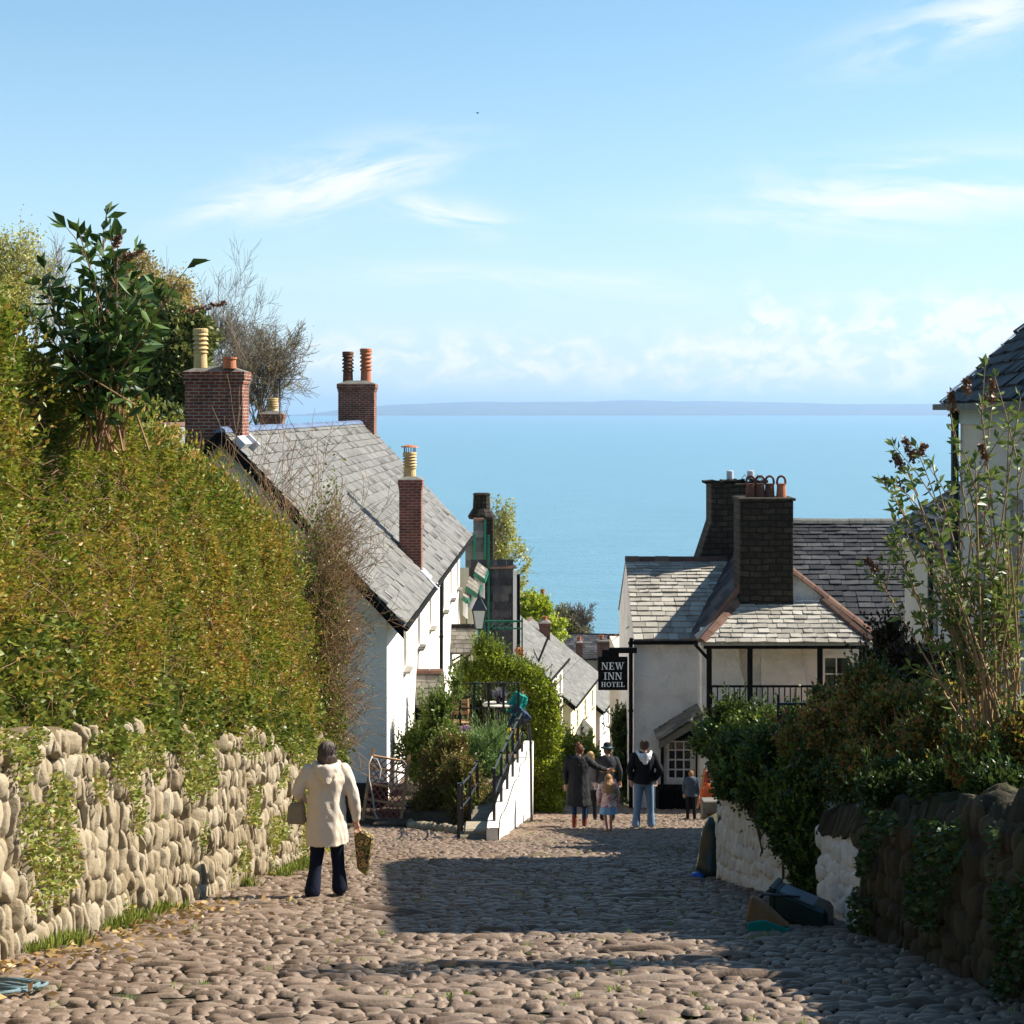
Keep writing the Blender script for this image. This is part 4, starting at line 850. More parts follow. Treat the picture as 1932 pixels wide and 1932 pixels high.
# ---- hotel sign
root = empty('hanging_sign', (2.6, 43, -5), 'black hanging board with white words NEW INN HOTEL on a beam from the inn', 'sign')
Ys = 43.0; sx0, sx1, sz0, sz1 = P(1128.5, 0, Ys).x, P(1184, 0, Ys).x, P(0, 1302, Ys).z, P(0, 1239, Ys).z
mb = MB(); mb.box(sx0, sx1, Ys-.025, Ys+.025, sz0, sz1); mb.build('board', m_black, root, bevel=.006)
mb = MB(); mb.box(P(1150, 0, Ys).x-.02, xl, Ys-.05, Ys+.05, P(0, 1232, Ys).z, P(0, 1222, Ys).z); mb.box(P(1136, 0, Ys).x, P(1168, 0, Ys).x, Ys-.02, Ys+.02, sz1-.01, P(0, 1226, Ys).z); mb.build('beam', m_black, root)
def glyphs():
    t, T = .09, .20; s = .07 # thin, thick, serif half height
    def ser(x0, x1, y): return [(x0, y), (x1, y), (x1, y+s), (x0, y+s)]
    G = {}
    def stem(x, w, y0=0, y1=1): return [(x, y0), (x+w, y0), (x+w, y1), (x, y1)]
    G['N'] = ([stem(.10, t), stem(.80, t), [(.10, 1), (.10+T*1.1, 1), (.89, 0), (.80, 0), (.72, 0)], ser(0, .30, 0), ser(0, .24, .93), ser(.68, 1.0, .93)], 1.0)
    G['E'] = ([stem(.12, T), ser(0, .78, 0), ser(0, .74, .93), stem(.72, .07, 0, .26), stem(.67, .07, .75, 1), [(.3, .47), (.56, .47), (.56, .53), (.3, .53)], stem(.53, .06, .38, .62)], .82)
    G['W'] = ([[(.06, 1), (.26, 1), (.50, 0), (.38, 0)], [(.40, 0), (.48, 0), (.72, 1), (.64, 1)], [(.54, 1), (.74, 1), (.98, 0), (.86, 0)], [(.88, 0), (.96, 0), (1.26, 1), (1.18, 1)], ser(0, .36, .93), ser(.50, .84, .93), ser(1.06, 1.38, .93)], 1.4)
    G['I'] = ([stem(.12, T), ser(0, .44, 0), ser(0, .44, .93)], .46)
    G['H'] = ([stem(.12, T), stem(.68, T), [(.3, .47), (.7, .47), (.7, .54), (.3, .54)], ser(0, .42, 0), ser(0, .42, .93), ser(.58, 1.0, 0), ser(.58, 1.0, .93)], 1.02)
    o = []
    for k in range(20):
        a, b = k*math.tau/20, (k+1)*math.tau/20; o.append([(.5+.48*math.cos(a), .5+.52*math.sin(a)), (.5+.48*math.cos(b), .5+.52*math.sin(b)), (.5+.28*math.cos(b), .5+.45*math.sin(b)), (.5+.28*math.cos(a), .5+.45*math.sin(a))])
    G['O'] = (o, 1.0)
    G['T'] = ([stem(.33, T), ser(.02, .84, .93), ser(.20, .66, 0), stem(.0, .07, .74, 1), stem(.79, .07, .74, 1)], .88)
    G['L'] = ([stem(.12, T), ser(0, .78, 0), ser(0, .44, .93), stem(.72, .07, 0, .28)], .82)
    return G
GL = glyphs(); mb = MB()
def word(w, cx, z0, h, wid):
    tot = sum(GL[c][1] for c in w)+.12*(len(w)-1); sx = wid/tot; x = cx-wid/2
    for c in w:
        for k, pl_ in enumerate(GL[c][0]): y = Ys-.029-.0006*k; mb.prism([(x+px*sx, y, z0+py*h) for px, py in pl_], (0, .004, 0))
        x += (GL[c][1]+.12)*sx
cx = (sx0+sx1)/2; kk = Ys/F
word('NEW', cx, P(0, 1263, Ys).z, 13.5*kk, 43*kk); word('INN', cx, P(0, 1282, Ys).z, 13.5*kk, 34*kk); word('HOTEL', cx, P(0, 1295.5, Ys).z, 9*kk, 44*kk)
mb.build('lettering', mat('sign_white', [(.85, .85, .83), (.88, .88, .86)], 6, .5), root, fix=True)
# ================================================================ CREAM HOUSE, right edge
root = empty('cream_house', (8, 22, -4), 'tall cream rendered house with dark slate roof at the right edge', 'house')
A1 = Vector((P(1812, 0, 25.5).x, 25.5, P(0, 738, 25.5).z)); dirv = Vector((-.152, -1, 0)).normalized(); B1 = A1+dirv*8.6
# near end first: A = far corner, running towards the camera
GH = gabled(root, B1, A1, 3.3, 3.2, gz(26)-.5, +1, m_cream, m_slate_dark, m_ridge_blue, over=.25, verge=(.15, .3), row=.26, wid=.4, gutter=None, barge=None, th=.03,
   holes=[(8.6-2.9, 8.6-1.9, 4.9, 6.4), (8.6-6.2, 8.6-5.2, 4.9, 6.4), (8.6-3.1, 8.6-1.9, 1.6, 3.0)])
for (a, b, c, d) in [(8.6-2.9, 8.6-1.9, 4.9, 6.4), (8.6-6.2, 8.6-5.2, 4.9, 6.4), (8.6-3.1, 8.6-1.9, 1.6, 3.0)]: window(root, GH['O'], GH['u'], GH['nout'], a, b, c, d, 2, 4, .12, .12)
u, no = GH['u'], GH['nout']
mb = MB(); mb.prism([GH['E0']+no*.02-Vector((0, 0, .02)), GH['E1']+no*.02-Vector((0, 0, .02)), GH['E1']+no*.14-Vector((0, 0, .02)), GH['E0']+no*.14-Vector((0, 0, .02))], (0, 0, -.09)); mb.build('gutter', m_cement, root)
mb = MB(); o = no*.04; a, b = B1-Vector((0, 0, .12)), A1-Vector((0, 0, .12)); mb.prism([a+no*.003, b+no*.003, b+no*.05, a+no*.05], (0, 0, -.38)); mb.build('fascia', mat('pale_green_paint', [(.30, .38, .34), (.38, .46, .42)], 4, .6), root)
pp = A1-u*.15+no*.10; downpipe(root, [pp+no*.1-Vector((0, 0, .1)), pp-Vector((0, 0, .35)), Vector((pp.x, pp.y, gz(26)))], m_dkgreen, .06)
# second, set-back block
root = empty('cream_house', (9, 30, -5), 'lower cream rendered house behind the tall one, beside the inn roof', 'house')
A2 = Vector((P(1707, 0, 34).x, 34, P(0, 985, 34).z)); B2 = A2+Vector((-.0774, -1, 0)).normalized()*8.0
GH2 = gabled(root, B2, A2, 1.9, 1.2, gz(34)-.5, +1, m_cream, m_slate_dark, m_ridge_blue, over=.25, verge=(.0, .15), row=.26, wid=.4, gutter=m_cement, barge=None, th=.03, holes=[(4.2, 5.2, 4.0, 5.6)])
window(root, GH2['O'], GH2['u'], GH2['nout'], 4.2, 5.2, 4.0, 5.6, 2, 4, .12, .12)
pp = A2-GH2['u']*3.6+GH2['nout']*.1; downpipe(root, [pp-Vector((0, 0, .1)), pp-Vector((0, 0, .3)), Vector((pp.x, pp.y, gz(30)))], m_dkgreen, .055)
# ================================================================ VEGETATION
# ---- hedge above the left wall
def hedge():
    root = empty('hedge', (-4.2, 16, gz(16)), 'tall olive green clipped hedge growing on top of the cobble wall', 'hedge')
    ztop = lambda y: np.where(y < 24.2, 2.52-.246*(y-12.5)+.28*np.clip((14.2-y)/1.8, 0, 1), 2.52-.246*11.7-(y-24.2)*.9)
    zbot = lambda y: -SLOPE*y+1.66
    # woody core surface
    ny, nt_ = 90, 26; V = []; ys = np.linspace(8.0, 25.4, ny)
    for y in ys:
        xw = interp(y, LW); zt, zb = float(ztop(y)), float(zbot(y))
        for k in range(nt_):
            t = k/(nt_-1)
            if t < .62: s = t/.62; p = (xw-.18-.30*s*s-.12*math.sin(s*3), y, zb+(zt-.25-zb)*s)
            else: s = (t-.62)/.38; p = (xw-.48-1.9*s, y, zt-.25+.14*math.sin(s*3.1)-.5*s*s)
            V.append(p)
    V = np.array(V); V[:, 0] += nz(V, 1.6, 2)*.10; V[:, 2] += nz(V, 1.3, 5)*.07
    i = (np.arange(ny-1)[:, None]*nt_+np.arange(nt_-1)[None]).ravel()
    fq = np.stack([i, i+nt_, i+nt_+1, i+1], 1); n0 = len(V); cap = []
    link('woody_core', npmesh('woody_core', V, fq, None, mat('hedge_core', [(.03, .03, .010), (.07, .06, .02), (.11, .08, .03)], 7, .95, .06, 20), True), root)
    mb = MB(); mb.poly([tuple(V[(ny-1)*nt_+k]) for k in range(nt_)]+[(-5.3, 25.4, zbot(25.4))]); mb.build('end_core', m_earth, root)
    n = 330000
    y = 8.0+17.6*RNG.random(n)**.95; t = RNG.random(n); face = t < .74; s = np.where(face, t/.74, (t-.74)/.26)
    xw = np.interp(y, [a[0] for a in LW], [a[1] for a in LW]); zt, zb = ztop(y), zbot(y)
    x = np.where(face, xw-.05-.30*s*s-.12*np.sin(s*3), xw-.35-1.9*s); z = np.where(face, zb+(zt-zb)*s-.1, zt+.05+.1*np.sin(s*3.1)-.5*s*s)
    Pp = np.stack([x, y, z], 1)
    lump = nz(Pp, 2.2, 3)*.12+nz(Pp, 5.5, 1)*.06
    dep = RNG.exponential(.07, n)
    nx = np.where(face, 1.0, .1); nzv = np.where(face, .15, 1.0)
    Pp[:, 0] += nx*(lump-dep+.08); Pp[:, 2] += nzv*(lump-dep+.03)
    big = nz(Pp, .9, 8)+.6*nz(Pp, 2.7, 4); g = nz(Pp, 7, 2)
    keep = g > -.62+.25*(big > .6); Pp = Pp[keep]; big = big[keep]; nx = nx[keep]; nzv = nzv[keep]
    rnd = np.clip(.46+.30*big+RNG.normal(size=len(Pp))*.20, 0, 1)
    D = np.stack([nx*.9, np.zeros(len(Pp)), nzv*.9], 1)
    lower = (Pp[:, 2] < zbot(Pp[:, 1])+.75-.03*(Pp[:, 1]-12)+.6*nz(Pp, 1.1, 9))&(RNG.random(len(Pp)) < .8)
    leaves('hedge_leaves', Pp[~lower], .048, l_hedge, root, .55, .1, dirs=D[~lower], rnd=rnd[~lower])
    leaves('ivy_leaves', Pp[lower][::2], .062, l_hedge_dark, root, .85, .0, dirs=D[lower][::2])
    ns = 1500; ys_ = 8.5+17*RNG.random(ns); s0 = np.stack([np.interp(ys_, [a[0] for a in LW], [a[1] for a in LW])-.15-.9*RNG.random(ns)**2, ys_, ztop(ys_)-.12], 1)
    fr_ = RNG.random(ns) < .6; hh_ = RNG.random(ns); s0[fr_, 2] = (zbot(ys_)+(ztop(ys_)-zbot(ys_))*hh_)[fr_]; s0[fr_, 0] = np.interp(ys_, [a[0] for a in LW], [a[1] for a in LW])[fr_]-.02-.30*hh_[fr_]**2
    gd = np.where(fr_[:, None], np.array([[.9, 0, .6]]), np.array([[.15, 0, 1.0]]))+RNG.normal(size=(ns, 3))*.3; gd /= np.linalg.norm(gd, axis=1, keepdims=True); ln = .08+.22*RNG.random(ns); tt = np.linspace(.1, 1, 9)
    leaves('shoots', (s0[:, None]+gd[:, None]*(ln[:, None]*tt)[..., None]).reshape(-1, 3), .055, l_hedge, root, .5, .1, dirs=np.repeat(gd*.8, 9, 0), fold=.4)
    # brown clipped twigs showing through
    mb = MB()
    for k in range(2600):
        y_ = random.uniform(9, 25.4); s_ = random.random()**.8; xw_ = interp(y_, LW); zt_, zb_ = float(ztop(np.array(y_))), zbot(y_)
        p = Vector((xw_-.12-.32*s_*s_+random.uniform(-.05, .12), y_, zb_+(zt_-zb_)*s_)); d = Vector((random.uniform(.1, .9), random.gauss(0, .7), random.gauss(.2, .7))).normalized()*random.uniform(.08, .32)
        q_ = p+d*.5+Vector((random.gauss(0, .02),)*3); mb.tube([p-d*.3, q_, p+d], [.004, .003, .002], 3, cap=False)
    mb.build('twigs', m_twig, root, fix=False)
hedge()
# creeping plants and weeds on the cobble wall
def wall_plants():
    n = 46000; y = 7.5+18*RNG.random(n); h = RNG.random(n)**.8*1.75
    xw = np.interp(y, [a[0] for a in LW], [a[1] for a in LW]); Pp = np.stack([xw+.06+RNG.random(n)*.09, y, -SLOPE*y+h], 1)
    dens = nz(Pp, 1.6, 4)+.7*nz(Pp, 4.3, 7)+.45*(h/1.75)+.05*(y-14)-.15
    k = dens > .42; Pp = Pp[k]
    o = leaves('wall_creepers', Pp, .046, leafmat('creeper_leaves', [(.06, .10, .02), (.15, .19, .03), (.25, .24, .05), (.24, .13, .05)], .3), None, .6, .1, dirs=np.tile([.8, 0, .1], (len(Pp), 1)))
    tag(o, kind='stuff', label='small creeping plants rooted between the stones of the sunlit wall', cat='creepers')
wall_plants()
def tufts(name, pts, hgt, m, nb=40, spread=.12):
    C, D = [], []
    for p in pts:
        for k in range(nb):
            a = random.uniform(0, 6.28); r = random.random()*spread; C.append((p[0]+r*math.cos(a), p[1]+r*math.sin(a), p[2])); D.append((math.cos(a)*.6*r/spread, math.sin(a)*.6*r/spread, 1.2))
    return leaves(name, C, hgt, m, None, .16, .5, dirs=D, sizevar=.5)
pts = []
for k in range(190):
    y = random.uniform(8, 25.5); pts.append((interp(y, LW)+random.uniform(.08, .35)*random.random()**.5, y, gz(y)))
pts = [p for p in pts if math.sin(p[1]*2.1)+math.sin(p[1]*.9+1)+.6*math.sin(p[1]*5.3) > .35]
tag(tufts('wall_foot_weeds', pts, .10, l_hedge_dark, 44, .13), kind='stuff', label='bright green weeds and grass along the foot of the cobble wall', cat='weeds')
pts = []
for k in range(520):
    y = random.uniform(7, 36); x = random.uniform(left_edge(y), 3.1)
    if math.sin(x*1.3+y*.7)+math.sin(y*1.1-x) > -.3: pts.append((x, y, gz(y)+.005))
tag(tufts('street_grass', pts, .042, l_grass, 9, .05), kind='stuff', label='tiny grass tufts and moss between the street cobbles', cat='grass')
C = [(interp(y, LW)+.2+abs(random.gauss(0, .35)), y, gz(y)+.05) for y in [random.uniform(8, 17) for _ in range(420)]]
tag(leaves('fallen_leaves', C, .07, l_dry, None, .5, .0, dirs=np.tile([1, .2, 0], (len(C), 1))), kind='stuff', label='dry fallen leaves on the cobbles beside the wall', cat='leaves')
# ---- buddleia above the hedge
def buddleia(root, stems, leafm, leaf=.17, whorls=True, heads=(), rad=.012, lm=1.0, stemm=None, dens=1.0, sub=2, droop=.15, pair=.1):
    mb = MB(); C, D = [], []
    def run(pts, r0, r1):
        mb.tube(pts, list(np.linspace(r0, r1, len(pts))), 6, cap=False)
    def dress(pts, start=.35, step=.1):
        L = sum((b-a).length for a, b in zip(pts[:-1], pts[1:])); d = L*start; k = 0
        while d < L:
            acc = 0
            for a, b in zip(pts[:-1], pts[1:]):
                l = (b-a).length
                if acc+l >= d: p = a.lerp(b, (d-acc)/l); t = (b-a).normalized(); break
                acc += l
            o = t.orthogonal().normalized(); o.rotate(Matrix.Rotation(k*1.57+random.uniform(-.4, .4), 3, t)) if False else None
            o = Matrix.Rotation(k*1.57+random.uniform(-.4, .4), 3, t) @ t.orthogonal().normalized()
            for sg in (1, -1):
                if random.random() < dens: C.append(tuple(p)); D.append(tuple(o*sg*1.6+t*.9))
            d += step*random.uniform(.7, 1.3); k += 1
        for q_ in range(int(5*dens)+1):
            C.append(tuple(pts[-1])); D.append(tuple(t*1.6+Vector((random.gauss(0, .6), random.gauss(0, .6), random.gauss(0, .4)))))
    for (a, b, nsub) in stems:
        a, b = Vector(a), Vector(b); m_ = a.lerp(b, .5)+Vector((random.gauss(0, .08), random.gauss(0, .08), .06)); pts = [a, a.lerp(m_, .5), m_, m_.lerp(b, .5), b]
        run(pts, rad, rad*.4); dress(pts, .35, leaf*.5)
        for k in range(nsub):
            t = random.uniform(.25, .95); s0 = a.lerp(b, t); d = (b-a).normalized()+Vector((random.gauss(0, .6), random.gauss(0, .45), random.uniform(0, .5))); e = s0+d.normalized()*random.uniform(.25, .6)*(b-a).length*.5
            mm = s0.lerp(e, .5)+Vector((0, 0, .03)); run([s0, mm, e], rad*.5, rad*.25); dress([s0, mm, e], .15, leaf*.45)
    mb.build('stems', stemm or m_twig, root, fix=False)
    leaves('leaves', C, leaf, leafm, root, .36, .0, dirs=np.array(D)*1.3, fold=.5, droop=droop, sizevar=.3)
    if heads:
        for (a, b) in heads:
            C = []; a, b = Vector(a), Vector(b); hb = MB(); hb.tube([a, b], [.006, .003], 4)
            for k in range(100): t = random.random(); w = .018*(1-t*.7); p = a.lerp(b, t); C.append((p.x+random.gauss(0, w), p.y+random.gauss(0, w), p.z+random.gauss(0, w)))
            hs_ = hb.build('flower_stalk', m_twig, root); leaves('flower_head', C, .03, l_brownfl, hs_, .9)
root = empty('buddleia_bush', (-4.0, 14, 0), 'dark broad-leaved bush standing up out of the hedge against the sky', 'bush')
Yb_ = 14.2; B0 = P(190, 850, Yb_+.2)
ends = [(150, 440, 5), (195, 435, 5), (222, 450, 4), (120, 520, 5), (95, 560, 5), (75, 605, 4), (170, 500, 6), (215, 520, 6), (250, 560, 5), (285, 545, 5), (315, 565, 4), (190, 580, 6), (240, 620, 5), (270, 640, 4), (140, 620, 6), (215, 680, 4), (120, 660, 4), (185, 660, 5), (165, 560, 4), (100, 640, 4), (195, 700, 4), (205, 610, 3), (245, 690, 4), (235, 590, 3), (180, 740, 3), (150, 700, 3)]
heads = [(P(215, 465, Yb_), P(228, 445, Yb_)), (P(228, 490, Yb_), P(268, 475, Yb_)), (P(300, 560, Yb_), P(325, 545, Yb_)), (P(340, 590, Yb_), P(425, 572, Yb_-.2))]
stems = []
for (x, y, n) in ends: yy = Yb_+random.uniform(-.35, .45); stems.append((B0+Vector((random.gauss(0, .12), random.gauss(0, .1), 0)), P(x, y, yy), n))
buddleia(root, stems, l_bud, .185, heads=heads, rad=.012, dens=.52)
# ---- bare twiggy shrub at the end of the hedge
def twiggy():
    root = empty('bare_shrub', (-3.0, 26.5, gz(26.5)), 'leafless brown twiggy shrub at the far end of the hedge', 'shrub')
    mb = MB(); tips = []
    for k in range(64):
        x = random.uniform(-4.3, -2.95); y = random.uniform(25.6, 28.3); b = Vector((x, y, gz(y)+random.uniform(1.0, 3.2)))
        px = random.choice((random.uniform(400, 640), random.uniform(380, 560), random.uniform(560, 700))); top = 850+abs(px-460)*.75+random.uniform(-20, 260)
        e = P(px, top, y); d = e-b
        if d.length < .6: continue
        grow(mb, b, d, d.length, .014, 2, 5, .55, .25, .07, 4, tips, .12, 6, .0036, .42)
    for k in range(700):  # dense sideways twigs on the right flank
        y = random.uniform(25.2, 26.6); b = Vector((random.uniform(-3.3, -2.75), y, gz(y)+random.uniform(1.4, 5.0))); d = Vector((random.uniform(.15, 1.0), random.gauss(0, .5), random.gauss(.45, .5)))
        grow(mb, b, d, random.uniform(.25, .8), .006, 1, 4, .6, .3, .12, 3, tips, .1, 4, .0032, .5)
    mb.build('twigs', m_twig, root, fix=False)
    T = V2A(tips); T = T[RNG.random(len(T)) < .35]; leaves('leaf_buds', T, .035, l_green, root, .5)
    p, d = blobpts([(-3.1, 26.0, gz(26)+3.0, .42, .7, 2.0), (-3.1, 25.7, gz(26)+1.6, .45, .6, 1.2)], 22000, .5, .3, 2.0, 3); leaves('lower_leaves', p, .055, l_hedge_dark, root, .7, dirs=d)
twiggy()
# ---- background trees on the left
def tree(name, label, base, h, rad, levels, nch, spread, leafm=None, lsize=.1, ldens=1, blobs=None, nleaf=0, group='trees on the hillside to the left', twm=m_twig_grey, lean=(0, 0, 1), minr=.012, ratio=.62, r0=.3, nlimb=1, fit=None):
    root = empty(name, base, label, 'tree', group); mb = MB(); tips = []
    for k in range(nlimb):
        d = Vector(lean)+Vector((random.gauss(0, .12), random.gauss(0, .12), 0))*(1 if nlimb > 1 else .4)
        grow(mb, base, d, h, r0, levels, nch, spread, .3, .07, 7, tips, .12, 7, minr, ratio)
    if fit:  # fit = (left px, right px, top px): scale the grown tree to its real height and width
        A_ = np.array(mb.v)-np.array(base); Yt = base[1]; tz = P(0, fit[2], Yt).z-base[2]; kz = tz/np.percentile(A_[:, 2], 99.8)
        l_, r_ = P(fit[0], 0, Yt).x, P(fit[1], 0, Yt).x; lo, hi = np.percentile(A_[:, 0], .4), np.percentile(A_[:, 0], 99.6); kx = (r_-l_)/(hi-lo); wgt = np.clip(A_[:, 2]*kz/tz, 0, 1)[:, None]*np.array([[1, 0, 0]])
        f_ = lambda a: np.stack([a[:, 0]*kx, a[:, 1]*(kx+kz)/2, a[:, 2]*kz], 1)
        A2_ = f_(A_); sh = ((l_+r_)/2-base[0])-(lo+hi)/2*kx; A2_[:, 0] += sh*np.clip(A2_[:, 2]/tz*1.6, 0, 1); mb.v = [tuple(v) for v in A2_+np.array(base)]
        T_ = f_(V2A(tips)-np.array(base)); T_[:, 0] += sh*np.clip(T_[:, 2]/tz*1.6, 0, 1); tips = [Vector(v) for v in T_+np.array(base)]
    mb.build('trunk', twm, root, fix=False)
    if leafm and nleaf:
        if blobs: p, d = blobpts(blobs, nleaf, .45, .35, .55, 3)
        else:
            T = V2A(tips); idx = RNG.integers(0, len(T), nleaf); p = T[idx]+RNG.normal(size=(nleaf, 3))*.22; d = RNG.normal(size=(nleaf, 3))
        leaves('crown', p, lsize, leafm, root, .7, dirs=d)
    return root
def pb(px, py, Y, rx, rz, ry=None): p = P(px, py, Y); k = Y/F; return (p.x, p.y, p.z, rx*k, (ry or rx)*k, rz*k)
# ivy-covered tree
Y = 58
tree('ivy_clad_tree', 'dark ivy-covered tree behind the hedge, left of the big brick chimney', P(270, 1000, Y), 9.5, 1, 3, 5, .6, l_ivytree, .19, 1,
     [pb(250, 760, Y, 60, 70), pb(300, 700, Y, 55, 80), pb(330, 640, Y, 38, 60), pb(225, 700, Y, 45, 60), pb(370, 640, Y, 28, 50), pb(280, 620, Y, 40, 45), pb(365, 740, Y, 30, 90), pb(210, 810, Y, 50, 60), pb(320, 800, Y, 60, 60)], 75000, fit=(190, 400, 560))
Y = 64
tree('budding_tree', 'tree with thin golden brown new leaf rising above the ivy-clad tree', P(290, 900, Y), 8.2, 1, 4, 5, .6, leafmat('budding_leaves', [(.16, .12, .03), (.26, .20, .06), (.32, .25, .10)], .4), .11, 1, [pb(255, 515, Y, 45, 40), pb(300, 560, Y, 55, 50), pb(330, 590, Y, 40, 50), pb(230, 560, Y, 35, 50)], 16000, minr=.018, fit=(190, 350, 480))
Y = 72
tree('bare_tree', 'leafless grey tree with fine fan of twigs behind the brick chimney', P(395, 870, Y), 8.6, 1, 4, 6, .62, r0=.22, minr=.015, nlimb=3, fit=(290, 520, 478))
tree('bare_tree', 'smaller leafless tree sloping down to the right beside the aerial', P(470, 860, Y+4), 6.0, 1, 4, 6, .65, l_spring, .07, 1, None, 1500, r0=.16, minr=.018, lean=(.18, 0, 1), nlimb=3, fit=(415, 580, 610))
Y = 66
tree('pale_green_tree', 'tree with hazy yellow green spring leaf at the left edge of the picture', P(25, 800, Y), 6.8, 1, 4, 6, .6, l_spring, .11, 1, None, 22000, nlimb=2, fit=(-90, 85, 430))
tree('bare_tree', 'thin leafless tree between the yellow green tree and the dark bush', P(85, 800, Y+5), 6.0, 1, 4, 5, .5, r0=.15, minr=.016, fit=(45, 130, 445))
# ---- mid distance greenery beyond the cottages
Y = 98; g = 'trees among the lower cottages'
tree('young_tree', 'light green feathery tree beside the dark stone stack', P(935, 1250, Y), 6.5, 1, 4, 5, .5, l_spring, .15, 1, [pb(935, 1010, Y, 30, 50), pb(955, 980, Y, 22, 35), pb(965, 1045, Y, 34, 40), pb(950, 1110, Y, 40, 40), pb(985, 1060, Y, 18, 22)], 7500, group=g, r0=.14, minr=.014, fit=(890, 1000, 945))
Y = 135
root = empty('broad_tree', P(1000, 1250, Y), 'mound of green and tan bushes behind the first lower cottages', 'bush', g)
p, d = blobpts([pb(1000, 1180, Y, 30, 50), pb(985, 1140, Y, 18, 25), pb(1015, 1150, Y, 22, 30), pb(1035, 1190, Y, 30, 28), pb(1010, 1215, Y, 40, 25)], 15000, .5, .35, .5); leaves('crown', p, .26, l_lime, root, .7, dirs=d)
mb = MB(); b = P(1000, 1260, Y); mb.tube([b, b+Vector((0, 0, 2.5))], [.25, .12], 7); mb.build('trunk', m_bark, root)
Y = 185
tree('sparse_tree', 'thin leaved tree on the shore side of the lower roofs', P(1075, 1240, Y), 3.6, 1, 4, 6, .7, leafmat('olive_leaves', [(.10, .10, .03), (.16, .15, .05)], .3), .22, 1, [pb(1065, 1185, Y, 26, 28), pb(1090, 1195, Y, 24, 16), pb(1060, 1160, Y, 14, 20)], 4000, group=g, r0=.3, minr=.03, nlimb=3, fit=(1040, 1120, 1140))
# ---- left garden
def shrub(name, label, blobs, n, m, size, aspect=.55, group=None, trunk=True, cat='shrub', m2=None, f2=.2, stem=None, lump=.3, lsc=3.0, up=.2, shell=.5):
    b0 = blobs[0]; base = Vector((sum(b[0] for b in blobs)/len(blobs), sum(b[1] for b in blobs)/len(blobs), min(b[2]-b[5] for b in blobs)))
    root = empty(name, base, label, cat, group)
    p, d = blobpts(blobs, n, shell, lump, lsc, random.random()*9)
    if m2: k = RNG.random(len(p)) < f2; leaves('bright_leaves', p[k], size, m2, root, aspect, up, dirs=d[k]); p, d = p[~k], d[~k]
    leaves('foliage', p, size, m, root, aspect, up, dirs=d)
    # leafy shoots standing out of the mass
    Bl = np.array(blobs); ns = int(len(blobs)*26); ix = RNG.integers(0, len(Bl), ns); dd = RNG.normal(size=(ns, 3)); dd[:, 2] = np.abs(dd[:, 2])*.9+.1; dd /= np.linalg.norm(dd, axis=1, keepdims=True)
    s0 = Bl[ix, :3]+dd*Bl[ix, 3:]*.85; ln = (.10+.26*RNG.random(ns))*min(1.5, size*18); gd = dd*.6+np.array([0, 0, .8])+RNG.normal(size=(ns, 3))*.25; gd /= np.linalg.norm(gd, axis=1, keepdims=True)
    kk_ = 13; tt = np.linspace(.1, 1, kk_); sp_ = (s0[:, None]+gd[:, None]*(ln[:, None]*tt)[..., None]).reshape(-1, 3)
    leaves('shoots', sp_, size*.95, m2 or m, root, aspect, up, dirs=np.repeat(gd*.8, kk_, 0), fold=.4)
    if trunk:
        mb = MB()
        for a_, g_, l_ in zip(s0[::2], gd[::2], ln[::2]): mb.tube([Vector(a_)-Vector(g_)*.15, Vector(a_)+Vector(g_)*l_], [.005, .002], 3, cap=False)
        for b in blobs[:14]:
            g0 = Vector((b[0]*.7+base.x*.3, b[1]*.7+base.y*.3, base.z))
            for k in range(5):
                e = Vector(b[:3])+Vector((random.gauss(0, b[3]*.45), random.gauss(0, b[4]*.45), b[5]*random.uniform(-.1, .75))); s_ = g0+Vector((random.gauss(0, .06), random.gauss(0, .06), 0))
                mb.tube([s_, s_.lerp(e, .5)+Vector((random.gauss(0, .05), random.gauss(0, .05), .05)), e], [.016, .011, .004], 5, cap=False)
        mb.build('stems', stem or m_bark, root, fix=False)
    return root
Y = 34.3
shrub('bronze_bush', 'rounded bronze brown bush beside the leaning trellis', [pb(845, 1500, Y, 60, 62, 50), pb(838, 1445, Y, 45, 44), pb(880, 1520, Y-1, 40, 50), pb(815, 1530, Y, 38, 38), pb(852, 1412, Y, 28, 30), pb(893, 1535, Y-1.5, 24, 36), pb(870, 1470, Y-.8, 38, 40)], 70000, l_bronze, .055, m2=l_hedge_dark, f2=.22)
Y = 36
shrub('herb_bush', 'soft grey green feathery bush behind the railings', [pb(912, 1408, Y, 40, 38), pb(940, 1400, Y, 22, 26), pb(895, 1430, Y, 28, 30), pb(925, 1440, Y, 30, 26)], 20000, l_herb, .08, .18, up=.7)
Y = 37.2
shrub('rose_bush', 'glossy green climbing rose against the corner of the white cottage', [pb(815, 1345, Y, 22, 30), pb(830, 1380, Y, 30, 34), pb(790, 1400, Y, 26, 26), pb(770, 1425, Y, 22, 22), pb(845, 1410, Y, 24, 28), pb(800, 1445, Y, 34, 26), pb(862, 1300, Y+.6, 10, 24), pb(835, 1330, Y, 16, 18)], 16000, l_green, .07, .6, m2=l_budlit, f2=.3)
